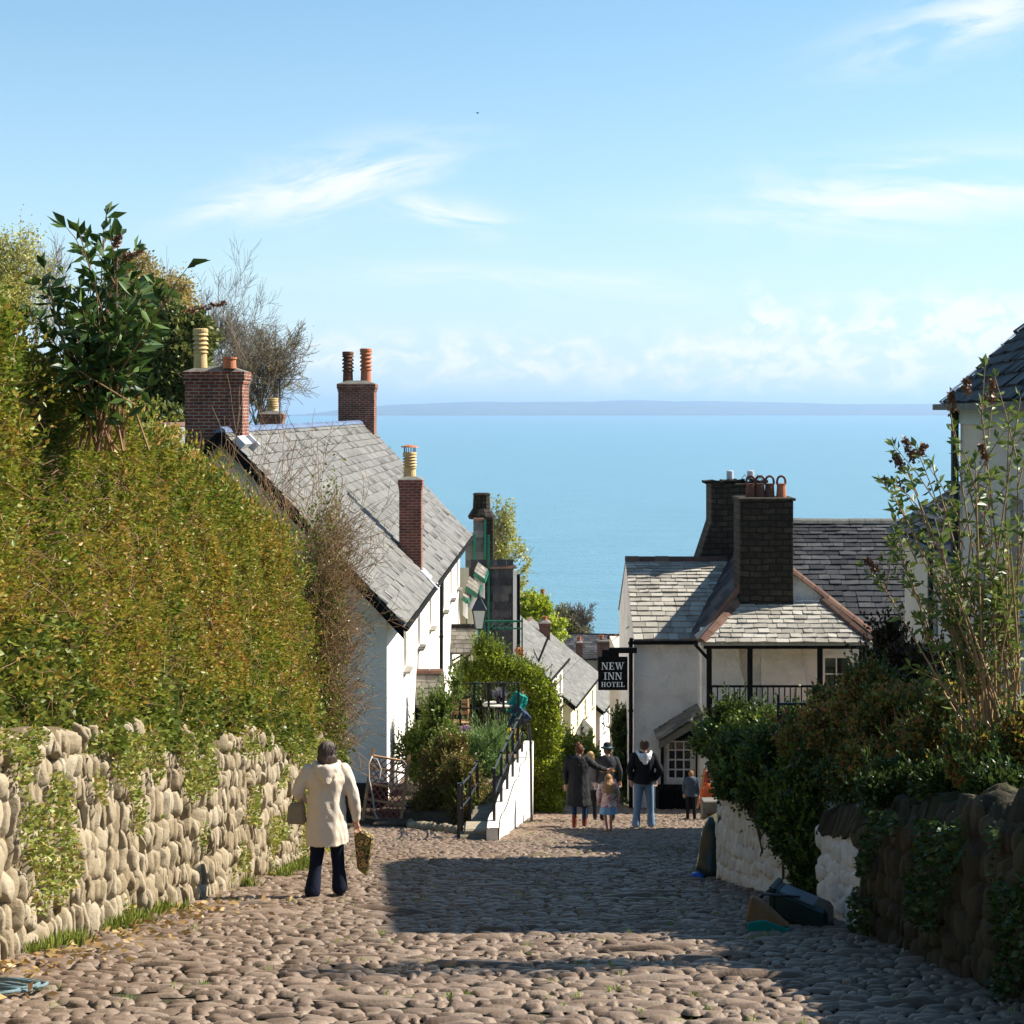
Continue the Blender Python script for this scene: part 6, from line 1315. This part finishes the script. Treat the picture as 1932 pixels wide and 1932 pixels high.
# ---- rope, bottom left corner
root_pts = [P(-12, 1868, 10.9), P(20, 1876, 10.85), P(48, 1882, 10.8), P(66, 1888, 10.7), P(58, 1897, 10.55), P(30, 1899, 10.5), P(-10, 1897, 10.5)]
m_rope = mat('blue_green_rope', [(.06, .11, .12), (.20, .27, .28)], 60, .8)
mb = MB()
for dz_, dy in ((0, 0), (.012, .09), (.008, -.10), (.02, .03)):
    mb.tube([(p.x+dy*.6, p.y+dy, gz(p.y+dy)+.055+dz_+.006*math.sin(i_*2.1)) for i_, p in enumerate(root_pts)], .012, 8)
o = mb.build('coiled_rope', m_rope, smooth=True); tag(o, label='pale blue-green rope end lying on the cobbles at bottom left', cat='rope')
# ---- bird, wire, pole
c = P(901, 213, 260); mb = MB(); mb.rings([(c.x, c.y, c.z-.12, .05, .1), (c.x, c.y, c.z, .22, .15), (c.x, c.y, c.z+.12, .05, .1)], 10); mb.poly([c+Vector((-.1, 0, 0)), c+Vector((-.65, .1, .16)), c+Vector((-.1, .15, .05))]); mb.poly([c+Vector((.1, 0, 0)), c+Vector((.65, .1, .12)), c+Vector((.1, .15, .05))])
o = mb.build('bird', m_black); tag(o, label='tiny dark bird flying high over the sea', cat='bird')
mb = MB(); a, b = P(1186, 1182, 45), P(1120, 1206, 130); pts = [a.lerp(b, t)-Vector((0, 0, 1.2*math.sin(math.pi*t)*.4)) for t in np.linspace(0, 1, 12)]; mb.tube(pts, .012, 4); o = mb.build('overhead_wire', m_black); tag(o, label='thin overhead wire running from the inn to the lower houses', cat='wire')
mb = MB(); a = P(1202, 1265, 140); mb.tube([a, (a.x, a.y, P(0, 1190, 140).z)], [.14, .10], 8); mb.box(a.x-.5, a.x+.5, 139.95, 140.05, P(0, 1196, 140).z, P(0, 1194, 140).z); o = mb.build('utility_pole', m_bark); tag(o, label='dark wooden pole rising beyond the hotel sign', cat='pole')
# garden gate bars among the right-hand shrubs
root = empty('garden_rail', P(1470, 1400, 25), 'thin black iron rail in the shrubs below the veranda', 'railing')
for x0, y0, x1, y1 in ((1468, 1310, 1468, 1420), (1468, 1328, 1560, 1328), (1468, 1408, 1560, 1408), (1560, 1320, 1560, 1420)): mb = MB(); mb.bar(P(x0, y0, 24.8), P(x1, y1, 24.8), .035); mb.build('bar', m_blackiron, root)
# ================================================================ PEOPLE
def fuse(mb, name, m, parent, voxel=.012, smooth=2, local=True, wr=0.0):
    """one continuous skin from overlapping pieces"""
    me = mb.mesh('tmp'); b = bmesh.new(); b.from_mesh(me); bmesh.ops.recalc_face_normals(b, faces=b.faces[:]); b.to_mesh(me); b.free()
    o = bpy.data.objects.new('tmp', me); COL.objects.link(o)
    r = o.modifiers.new('r', 'REMESH'); r.mode = 'VOXEL'; r.voxel_size = voxel; r.use_smooth_shade = True
    s = o.modifiers.new('s', 'SMOOTH'); s.factor = .5; s.iterations = smooth
    dg = bpy.context.evaluated_depsgraph_get(); me2 = bpy.data.meshes.new_from_object(o.evaluated_get(dg)); bpy.data.objects.remove(o); bpy.data.meshes.remove(me)
    if wr:
        n = len(me2.vertices); co = np.empty(n*3, np.float32); me2.vertices.foreach_get('co', co); c = co.reshape(-1, 3); nn = np.empty(n*3, np.float32); me2.vertices.foreach_get('normal', nn); nn = nn.reshape(-1, 3)
        q = c*np.array([1, 1, .45]); c += nn*((nz(q, 26, 3)*.6+nz(q, 55, 1)*.4)*wr)[:, None]; me2.vertices.foreach_set('co', c.ravel())
    me2.polygons.foreach_set('use_smooth', [True]*len(me2.polygons)); me2.materials.clear(); me2.materials.append(m); me2.name = name; me2.update()
    o = bpy.data.objects.new(name, me2); COL.objects.link(o); o.parent = parent; return o
def limb(mb, pts, rads, n=14):
    pts = [Vector(p) for p in pts]
    for p, r in zip(pts, rads): mb.ball(p, r, n=n)
    for a, b, ra, rb in zip(pts[:-1], pts[1:], rads[:-1], rads[1:]): mb.tube([a, b], [ra, rb], n)
def hand(mb, w, d, side, s=1.0, point=False):
    """palm, four unequal bent fingers and a thumb; w wrist, d hand direction"""
    w, d = Vector(w), Vector(d).normalized(); x = d.cross(Vector((0, 1, 0)));
    if x.length < .2: x = d.cross(Vector((0, 0, 1)))
    x.normalize(); y = d.cross(x).normalized()      # y palm normal; x across
    for t in (0, .35, .7, 1): mb.ball(w+d*.085*s*t, .026*s if t < .3 else .030*s, .022*s, .026*s, 10)
    for k, (off, L) in enumerate(((-.030, .070), (-.010, .080), (.010, .075), (.029, .060))):
        a = w+d*.085*s+x*off*s; c = 0 if (point and k == 0) else .5
        b = a+(d*.95+y*c*.5)*L*.5*s; e = b+(d*(.9-c)+y*c*1.3).normalized()*L*.45*s; f = e+(d*(.7-c)+y*c*1.9).normalized()*L*.25*s
        limb(mb, [a, b, e, f], [.0105*s, .0098*s, .009*s, .008*s], 8)
    a = w+d*.03*s-x*.024*s; limb(mb, [a, a+(d*.7-x*.9).normalized()*.035*s+y*.012, a+(d*.95-x*.55+y*.4).normalized()*.068*s], [.013*s, .0115*s, .009*s], 8)
m_skin = mat('skin', [(.46, .24, .16), (.56, .32, .22)], 8, .55)
def cloth(name, c, v=.75, rough=.9): return mat(name, [tuple(x*v for x in c), c], 9, rough, .004, 90, spec=.15)
def person(label, px, py, H, yaw, J, top, legs, hair, shoes=(.05, .04, .035), group=None, extra=None):
    """J: joint overrides in metres for a 1.75 m body facing +y; px, py: pixel of the feet"""
    Yd = CAMZ/((py-HY)/F-SLOPE); x0 = (px-CX)*Yd/F; s = H/1.75
    root = empty('person', (x0, Yd, gz(Yd)+.02), label, 'person', group, rz=yaw)
    j = dict(hip=(0, 0, .93), hl=(-.095, 0, .90), hr=(.095, 0, .90), kl=(-.11, .02, .50), kr=(.11, .02, .50), al=(-.12, -.02, .09), ar=(.12, -.02, .09), sl=(-.19, 0, 1.42), sr=(.19, 0, 1.42),
             el=(-.25, -.02, 1.15), er=(.25, -.02, 1.15), wl=(-.25, .06, .90), wr=(.25, .06, .90), neck=(0, -.01, 1.48), head=(0, .015, 1.635), hdl=(0, .2, -1), hdr=(0, .2, -1), look=0, sw=1.0)
    j.update(J or {}); j = {k: (tuple(c*s for c in v) if k not in ('look', 'hdl', 'hdr', 'sw', 'point') else v) for k, v in j.items()}
    V3 = Vector; b = MB(); hd = V3(j['head']); nk = V3(j['neck'])
    la = j['look']; fw = V3((math.sin(la), math.cos(la), 0)); rt = V3((fw.y, -fw.x, 0))
    # head with face: skull, jaw, nose, ears, lips, brow
    b.ball(hd, .075*s, .092*s, .108*s, 20); b.ball(hd+fw*.025*s-V3((0, 0, .055*s)), .055*s, .06*s, .058*s, 14)
    nsp = hd+fw*.095*s; limb(b, [nsp+V3((0, 0, .012*s)), nsp+fw*.018*s-V3((0, 0, .022*s))], [.008*s, .013*s], 8); b.ball(nsp-V3((0, 0, .05*s))-fw*.014*s, .022*s, .012*s, .010*s, 8)
    for sg in (-1, 1): e = hd+rt*.076*s*sg-V3((0, 0, .01*s)); limb(b, [e+V3((0, 0, .02*s)), e-V3((0, 0, .018*s))], [.013*s, .009*s], 8)
    limb(b, [nk-V3((0, 0, .06*s)), nk+V3((0, 0, .06*s)), hd-V3((0, 0, .03*s))], [.062*s, .052*s, .05*s])
    tor = [(0, 0, .86, .15, .10), (0, 0, .93, .165, .11), (0, 0, 1.05, .145, .10), (0, 0, 1.2, .165, .11), (0, 0, 1.35, .19, .11), (0, 0, 1.44, .14, .085), (0, 0, 1.50, .06, .06)]
    b.rings([(x*s, y*s, z*s, rx*s*(1 if k else .9), ry*s) for k, (x, y, z, rx, ry) in enumerate(tor)], 20)
    for S_ in 'lr':
        limb(b, [j['s'+S_], j['e'+S_], j['w'+S_]], [.052*s, .042*s, .027*s]); hand(b, j['w'+S_], j['hd'+S_], S_, s, point=J.get('point') == S_ if J else False)
        limb(b, [j['h'+S_], j['k'+S_], j['a'+S_]], [.085*s, .055*s, .036*s]); a = V3(j['a'+S_]); limb(b, [a-V3((0, .02*s, .045*s)), a+V3((0, .13*s, -.055*s))], [.035*s, .03*s])
    fuse(b, 'body', m_skin, root, .0085*s)
    for sg in (-1, 1):
        e = MB(); e.ball(hd+fw*.083*s+rt*.03*s*sg+V3((0, 0, .004*s)), .010*s, n=8); o = e.build('eye', m_wframe, root, world=False, smooth=True)
    # trousers
    t = MB(); lm, lw = legs['m'], legs.get('w', 1.0)
    for S_ in 'lr':
        h_, k_, a_ = V3(j['h'+S_]), V3(j['k'+S_]), V3(j['a'+S_]); limb(t, [h_, h_.lerp(k_, .5), k_, k_.lerp(a_, .5), a_+V3((0, 0, .0))], [.098*s*lw, .085*s*lw, .070*s*lw, .064*s*lw, legs.get('cuff', .058)*s*lw])
    t.rings([(0, 0, .84*s, .13*s, .10*s), (0, -.01*s, .92*s, .17*s, .125*s), (0, 0, 1.0*s, .16*s, .115*s), (0, 0, 1.04*s, .15*s, .105*s)], 20)
    fuse(t, legs.get('name', 'trousers'), lm, root, .012*s, 3, wr=.004)
    for S_ in 'lr':
        f = MB(); a = V3(j['a'+S_]); limb(f, [a-V3((0, .015*s, .04*s)), a+V3((0, .05*s, -.045*s)), a+V3((0, .15*s, -.058*s))], [.046*s, .045*s, .036*s]); 
        if legs.get('boots'): limb(f, [a-V3((0, 0, .03*s)), a+V3((0, 0, .14*s))], [.052*s, .056*s])
        fuse(f, 'shoe', shoes if not isinstance(shoes, tuple) else cloth('shoe_leather', shoes, .8, .5), root, .009*s, 2)
    # upper garment
    g = MB(); hem = top.get('hem', .88); fl = top.get('flare', 1.0); pad = top.get('pad', .03); wst = top.get('waist', 1.0)
    zs = [(hem, .175*fl, .135*fl), ((hem+1.0)/2 if hem < .85 else .95, .175*(1+fl)/2, .135*(1+fl)/2), (1.06, .155*wst, .115*wst), (1.2, .165, .12), (1.33, .195, .125), (1.41, .185, .115), (1.47, .12, .095), (1.51, .075, .075)]
    n = 28; base = len(g.v)
    for (z, rx, ry) in zs:
        for q in range(n): a = q*math.tau/n; w = 1+(.045*math.sin(a*5+z*3)+.03*math.sin(a*9))*max(0, (1.1-z))*1.6*(fl > 1.02); g.v.append((((rx+pad)*math.cos(a)*w)*s, ((ry+pad)*math.sin(a)*w)*s, z*s))
    for k in range(len(zs)-1):
        for q in range(n): g.f.append((base+k*n+q, base+k*n+(q+1) % n, base+(k+1)*n+(q+1) % n, base+(k+1)*n+q)); g.r.append(.5)
    g.f.append(tuple(range(base, base+n))[::-1]); g.f.append(tuple(range(base+(len(zs)-1)*n, base+len(zs)*n))); g.r += [.5, .5]
    for S_ in 'lr':
        sh, el, wr_ = V3(j['s'+S_]), V3(j['e'+S_]), V3(j['w'+S_]); sr = top.get('sleeve', 1.0); limb(g, [sh*.0+V3((sh.x*.75, sh.y, sh.z-.01*s)), sh, sh.lerp(el, .5), el, el.lerp(wr_, .5), wr_-(wr_-el).normalized()*.02*s], [.075*s, .078*s*sr, .070*s*sr, .064*s*sr, .056*s*sr, .046*s*sr])
    gm = fuse(g, top.get('name', 'jacket'), top['m'], root, .011*s, 3, wr=top.get('wr', .007))
    if top.get('hood'):
        h = MB(); c = V3((0, -.10, 1.47))*s
        pts = [V3((.135*math.cos(a), .03-.135*abs(math.sin(a))**.8, 1.505-.05*math.sin(a)))*s for a in np.linspace(-.25, math.pi+.25, 13)]
        limb(h, pts, [.030*s+.014*s*math.sin(k/12*math.pi) for k in range(13)], 10); yb_ = -(.108+pad)
        for (hx, hz_, hr_) in ((0, 1.45, .075), (-.07, 1.455, .06), (.07, 1.455, .06), (0, 1.41, .075), (-.045, 1.41, .06), (.045, 1.41, .06), (0, 1.36, .055), (0, 1.33, .04)): h.ball(V3((hx, yb_-.012+.03*abs(hx)/.07-(1.45-hz_)*.12, hz_))*s, hr_*1.15*s, .050*s, hr_*s, 12)
        fuse(h, 'hood', top['hood'], gm, .009*s, 7, wr=.004)
    # hair
    hr = MB(); L = hair.get('len', 0.0); c = hd-fw*.012*s+V3((0, 0, .014*s)); vol = hair.get('vol', 1.0)
    hr.ball(c, .090*s*vol, .100*s*vol, .106*s*vol, 20)
    if L:
        for q in range(9):
            a = math.pi+(q-4)*.36+0; r = V3((math.sin(a+la), math.cos(a+la), 0)); p0 = c+V3((r.x*.062, r.y*.062, .02))*s; sp_ = max(0, L-.15)*.38; limb(hr, [p0, p0+V3((r.x*(.008+sp_*.7), r.y*(.008+sp_*.3)-.01-sp_*1.1, -.55*L))*s, p0+V3((r.x*(-.012+sp_*1.1)+random.gauss(0, .006), r.y*sp_*.4-.015-sp_*2.1, -L-.02))*s], [.034*s, .036*s*vol, (.022+sp_*.15)*s], 10)
    if hair.get('bun'): hr.ball(hd-fw*.05*s+V3((0, 0, .125*s)), .042*s, n=12)
    # cut the face free
    o = fuse(hr, 'hair', hair['m'], root, .009*s, 2, wr=.005)
    me = o.data; bm_ = bmesh.new(); bm_.from_mesh(me)
    dele = [v for v in bm_.verts if (v.co-hd).dot(fw) > .035*s and v.co.z < hd.z+.062*s]
    bmesh.ops.delete(bm_, geom=dele, context='VERTS'); vv_ = [(tuple(v.co), tuple(v.normal)) for v in bm_.verts]; bm_.to_mesh(me); bm_.free()
    pk = random.sample(vv_, min(len(vv_), 1500)); pc = np.array([a for a, _ in pk]); pn = np.array([b_ for _, b_ in pk]); top_ = np.clip((pc[:, 2]-hd.z)/(.1*s), 0, 1)[:, None]
    gd = pn*.05+np.array([0, 0, -1.0])*(1-top_*.5)+pn*np.array([1, 1, 0])*top_*.45
    ho = leaves('hair_strands', pc+pn*.002, (.045 if L else .022)*s, hair['m'], None, .10, -.3, dirs=gd*6, fold=.1, world=False); ho.parent = o
    if extra: extra(root, gm, s, j)
    return root
h_grey = mat('grey_brown_hair', [(.03, .02, .016), (.12, .085, .07), (.24, .20, .18)], 30, .6, .004, 120, stretch=(3, 3, .4)); h_ginger = mat('auburn_hair', [(.08, .028, .012), (.20, .075, .03)], 30, .6, .004, 120, stretch=(3, 3, .4))
h_blond = mat('blond_hair', [(.30, .19, .08), (.55, .40, .20)], 30, .6, .004, 120, stretch=(3, 3, .4)); h_brown = mat('brown_hair', [(.06, .035, .02), (.16, .09, .055)], 30, .6, .004, 120, stretch=(3, 3, .4)); h_fair = mat('fair_hair', [(.22, .11, .04), (.45, .25, .10)], 30, .6, .004, 120, stretch=(3, 3, .4))
c_cream = cloth('cream_cotton', (.68, .57, .45), .93); c_navy = cloth('navy_cloth', (.010, .013, .028)); c_black = cloth('black_cloth', (.014, .014, .018)); c_grey = cloth('grey_cloth', (.16, .16, .17)); c_jean = cloth('pale_denim', (.16, .25, .36)); c_dkjean = cloth('dark_denim', (.018, .045, .10)); c_white = cloth('white_cotton', (.70, .70, .72)); c_pink = cloth('pink_fleece', (.75, .03, .22)); c_tan = cloth('tan_leather', (.30, .25, .17))
# ---- woman in the cream coat, nearest
def ex1(root, gm, s, j):
    # waist seam and hem stitching as raised cords on the coat
    b = MB(); pts = [((.155+.036)*math.cos(a)*s*1.02, (.115+.036)*math.sin(a)*s*1.02, (1.07+.006*math.sin(a*6))*s) for a in np.linspace(math.pi*1.02, math.pi*1.98, 22)]; b.tube(pts, .0045*s, 6); b.build('waist_seam', c_cream, gm, world=False, smooth=True)
    # little shoulder bag held on the left arm: a thing of its own
woman = person('woman in a cream hooded coat and navy trousers walking down beside the wall', 616, 1694, 1.66, R(6),
    dict(kl=(-.105, -.02, .50), al=(-.155, -.13, .10), kr=(.12, .07, .50), ar=(.15, .05, .09), sl=(-.195, 0, 1.42), el=(-.33, -.02, 1.20), wl=(-.26, .16, 1.06), er=(.30, -.03, 1.14), wr=(.335, .02, .86), hdr=(0.1, .25, -1), hdl=(.2, .8, -.2), head=(.01, .03, 1.625)),
    dict(m=c_cream, name='coat', hem=.60, flare=1.16, pad=.045, sleeve=1.12, waist=1.08, hood=c_cream, wr=.013), dict(m=c_navy, w=1.14, cuff=.082), dict(m=h_grey, len=.14, vol=1.12), (.012, .012, .014), extra=ex1)
wl_ = Matrix.Translation(woman.location) @ woman.rotation_euler.to_matrix().to_4x4()
hb_ = wl_ @ Vector((-.31, .02, .93)); root = empty('handbag', hb_, 'small beige handbag hanging from the arm of the woman in cream', 'handbag')
mb = MB(); mb.v = []; W_, D_, H_ = .13, .05, .23
mb.prism([(hb_.x-.10, hb_.y-.045, hb_.z+.06), (hb_.x+.06, hb_.y-.03, hb_.z+.08), (hb_.x+.09, hb_.y-.02, hb_.z-.16), (hb_.x-.12, hb_.y-.04, hb_.z-.15)], (.01, .10, 0)); mb.build('bag', c_tan, root, bevel=.025)
mb = MB(); mb.tube([(hb_.x-.06, hb_.y, hb_.z+.06), (hb_.x-.03, hb_.y, hb_.z+.2), (hb_.x+.03, hb_.y+.01, hb_.z+.22), (hb_.x+.05, hb_.y, hb_.z+.06)], .009, 6); mb.build('strap', c_tan, root, smooth=True)
wr_ = wl_ @ Vector((.34, .06, .76)); gy = gz(wr_.y)
m_patt = bpy.data.materials.new('patterned_fabric'); m_patt.use_nodes = True; nt = m_patt.node_tree; bs = nt.nodes['Principled BSDF']; co = N(nt, 'ShaderNodeTexCoord'); vo = N(nt, 'ShaderNodeTexVoronoi'); nt.links.new(co.outputs['Object'], vo.inputs['Vector']); vo.inputs['Scale'].default_value = 17
rp = N(nt, 'ShaderNodeValToRGB'); rp.color_ramp.interpolation = 'CONSTANT'; nt.links.new(vo.outputs['Distance'], rp.inputs[0]); e = rp.color_ramp.elements; e[0].color = (.30, .03, .02, 1); e[1].position = .25; e[1].color = (.42, .30, .08, 1); q = e.new(.45); q.color = (.03, .02, .01, 1); q = e.new(.62); q.color = (.18, .14, .03, 1); nt.links.new(rp.outputs[0], bs.inputs['Base Color']); setin(bs, Roughness=.7)
root = empty('shopping_bag', (wr_.x, wr_.y, gy), 'long patterned yellow and red bag in the right hand of the woman in cream', 'bag')
mb = MB(); a = wr_; mb.prism([(a.x-.05, a.y-.02, a.z-.10), (a.x+.02, a.y-.02, a.z-.06), (a.x+.17, a.y-.03, a.z-.15), (a.x+.10, a.y-.02, a.z-.58), (a.x-.01, a.y-.02, a.z-.50)], (0, .11, 0)); mb.build('bag', m_patt, root, bevel=.02)
mb = MB(); mb.tube([a+Vector((-.02, .03, -.09)), a+Vector((.0, .02, -.02)), a+Vector((.05, .03, -.10))], .008, 6); mb.build('handles', m_patt, root)
# ---- the group by the inn
person('woman in a long dark coat with her auburn hair in a bun, pointing right', 1091, 1563, 1.68, R(-8),
    dict(kr=(.13, .05, .50), ar=(.12, .09, .09), kl=(-.09, .0, .5), al=(-.07, -.12, .11), er=(.36, .12, 1.26), wr=(.56, .24, 1.17), hdr=(1, .35, .08), head=(.03, .03, 1.63), look=.75, point='r', wl=(-.27, .05, .9), el=(-.28, -.02, 1.15)),
    dict(m=cloth('charcoal_wool', (.028, .028, .030)), name='coat', hem=.48, flare=1.32, pad=.04, sleeve=1.05, hood=cloth('charcoal_wool_hood', (.025, .025, .027)), wr=.012), dict(m=c_dkjean, w=.86, cuff=.05, boots=True), dict(m=h_ginger, bun=True), (.17, .04, .025))
person('fair haired woman in a grey jacket, half hidden behind the woman in the dark coat', 1114, 1549, 1.52, R(-6), dict(), dict(m=c_grey, hem=.80, flare=1.1, pad=.035), dict(m=c_black, w=.95), dict(m=h_blond, len=.10, vol=1.06))
def hat(root, gm, s, j):
    h = MB(); c = Vector(j['head'])+Vector((0, 0, .05*s)); h.rings([(c.x, c.y, c.z, .155*s, .16*s), (c.x, c.y, c.z+.012*s, .155*s, .16*s), (c.x, c.y, c.z+.02*s, .10*s, .115*s), (c.x, c.y, c.z+.10*s, .092*s, .105*s), (c.x, c.y, c.z+.125*s, .06*s, .07*s)], 22); o = h.build('hat', c_black, root, world=False, smooth=True)
    h = MB(); h.rings([(c.x, c.y, c.z+.018*s, .104*s, .119*s), (c.x, c.y, c.z+.045*s, .101*s, .115*s)], 22); h.build('hat_band', cloth('blue_band', (.16, .30, .32)), o, world=False)
    b = MB(); b.rings([(0, 0, 1.16*s, .205*s, .16*s), (0, 0, 1.24*s, .208*s, .162*s)], 24, cap=False); b.build('yellow_stripe', cloth('ochre_wool', (.38, .20, .04)), gm, world=False, smooth=True)
person('man in a banded hat and striped jumper walking away beyond the girl', 1146, 1551, 1.66, 0, dict(er=(.29, -.02, 1.16), wr=(.30, .08, .92)), dict(m=cloth('dark_wool', (.04, .04, .045)), name='jumper', hem=.86, pad=.04), dict(m=c_black), dict(m=h_brown), extra=hat)
m_floral = bpy.data.materials.new('floral_fabric'); m_floral.use_nodes = True; nt = m_floral.node_tree; bs = nt.nodes['Principled BSDF']; co = N(nt, 'ShaderNodeTexCoord'); no = N(nt, 'ShaderNodeTexNoise'); nt.links.new(co.outputs['Object'], no.inputs['Vector']); setin(no, Scale=11.0, Detail=2.0)
rp = N(nt, 'ShaderNodeValToRGB'); rp.color_ramp.interpolation = 'CONSTANT'; nt.links.new(no.outputs[0], rp.inputs[0]); e = rp.color_ramp.elements; e[0].color = (.30, .22, .16, 1); e[1].position = .42; e[1].color = (.62, .56, .50, 1); q = e.new(.53); q.color = (.60, .08, .14, 1); q = e.new(.58); q.color = (.62, .52, .48, 1); q = e.new(.66); q.color = (.20, .22, .14, 1); nt.links.new(rp.outputs[0], bs.inputs['Base Color']); setin(bs, Roughness=.9)
def skirt(root, gm, s, j):
    b = MB(); n = 32; rs = [(.98, .17, .13), (.80, .22, .18), (.56, .29, .24)]
    for (z, rx, ry) in rs:
        for q in range(n): a = q*math.tau/n; w = 1+.06*math.sin(a*8)*(1-z)*2.4; b.v.append((rx*s*w*math.cos(a), ry*s*w*math.sin(a), z*s))
    for k in range(2):
        for q in range(n): b.f.append((k*n+q, k*n+(q+1) % n, (k+1)*n+(q+1) % n, (k+1)*n+q)); b.r.append(.5)
    b.build('skirt', cloth('denim_blue', (.22, .36, .50)), root, world=False, smooth=True)
    b = MB(); b.ball((0, -.17*s, 1.12*s), .15*s, .09*s, .2*s, 14); b.build('backpack', m_floral, root, world=False, smooth=True)
person('small girl with long blond hair, pink hood, floral coat and denim skirt', 1148, 1571, 1.10, 0, dict(kr=(.08, .03, .5), ar=(.07, .03, .09), al=(-.05, -.1, .12), head=(0, .01, 1.62), wl=(-.3, 0, .95), wr=(.28, .02, .95), el=(-.3, -.03, 1.18), er=(.29, -.03, 1.18)),
    dict(m=m_floral, name='coat', hem=.78, flare=1.12, pad=.05, sleeve=1.15, hood=c_pink), dict(m=cloth('pink_tights', (.60, .20, .24)), w=.72, cuff=.055, name='tights'), dict(m=h_fair, len=.36, vol=1.25), (.42, .20, .05), extra=skirt)
person('man in a black jacket with white hood and pale jeans, hands in pockets', 1215, 1564, 1.76, R(3), dict(kl=(-.12, .02, .5), al=(-.165, -.03, .09), kr=(.13, .03, .50), ar=(.145, .02, .09), el=(-.30, -.08, 1.17), er=(.31, -.08, 1.17), wl=(-.24, .04, .97), wr=(.24, .04, .97), look=-.5),
    dict(m=c_black, hem=.90, pad=.045, sleeve=1.1, hood=c_white), dict(m=c_jean, w=1.10, cuff=.078, name='jeans'), dict(m=h_brown, vol=1.0), (.10, .11, .12))
person('child in a blue-grey top and dark trousers standing in the shade by the inn', 1304, 1550, 1.12, R(-15), dict(head=(0, .04, 1.60)), dict(m=cloth('blue_grey_fleece', (.06, .08, .11)), hem=.85, pad=.045), dict(m=c_black), dict(m=h_fair), (.3, .3, .3))
# ================================================================ HAZE
mb = MB(); mb.box(-62000, 62000, -300, 46000, SEA-30, 330)
hm = bpy.data.materials.new('haze'); hm.use_nodes = True; nt = hm.node_tree; nt.nodes.clear()
o_ = N(nt, 'ShaderNodeOutputMaterial'); v_ = N(nt, 'ShaderNodeVolumePrincipled'); v_.inputs['Color'].default_value = (.44, .68, 1, 1); v_.inputs['Density'].default_value = 3.6e-5; v_.inputs['Anisotropy'].default_value = .2
nt.links.new(v_.outputs[0], o_.inputs['Volume'])
hb = mb.build('haze', hm); tag(hb, kind='stuff')
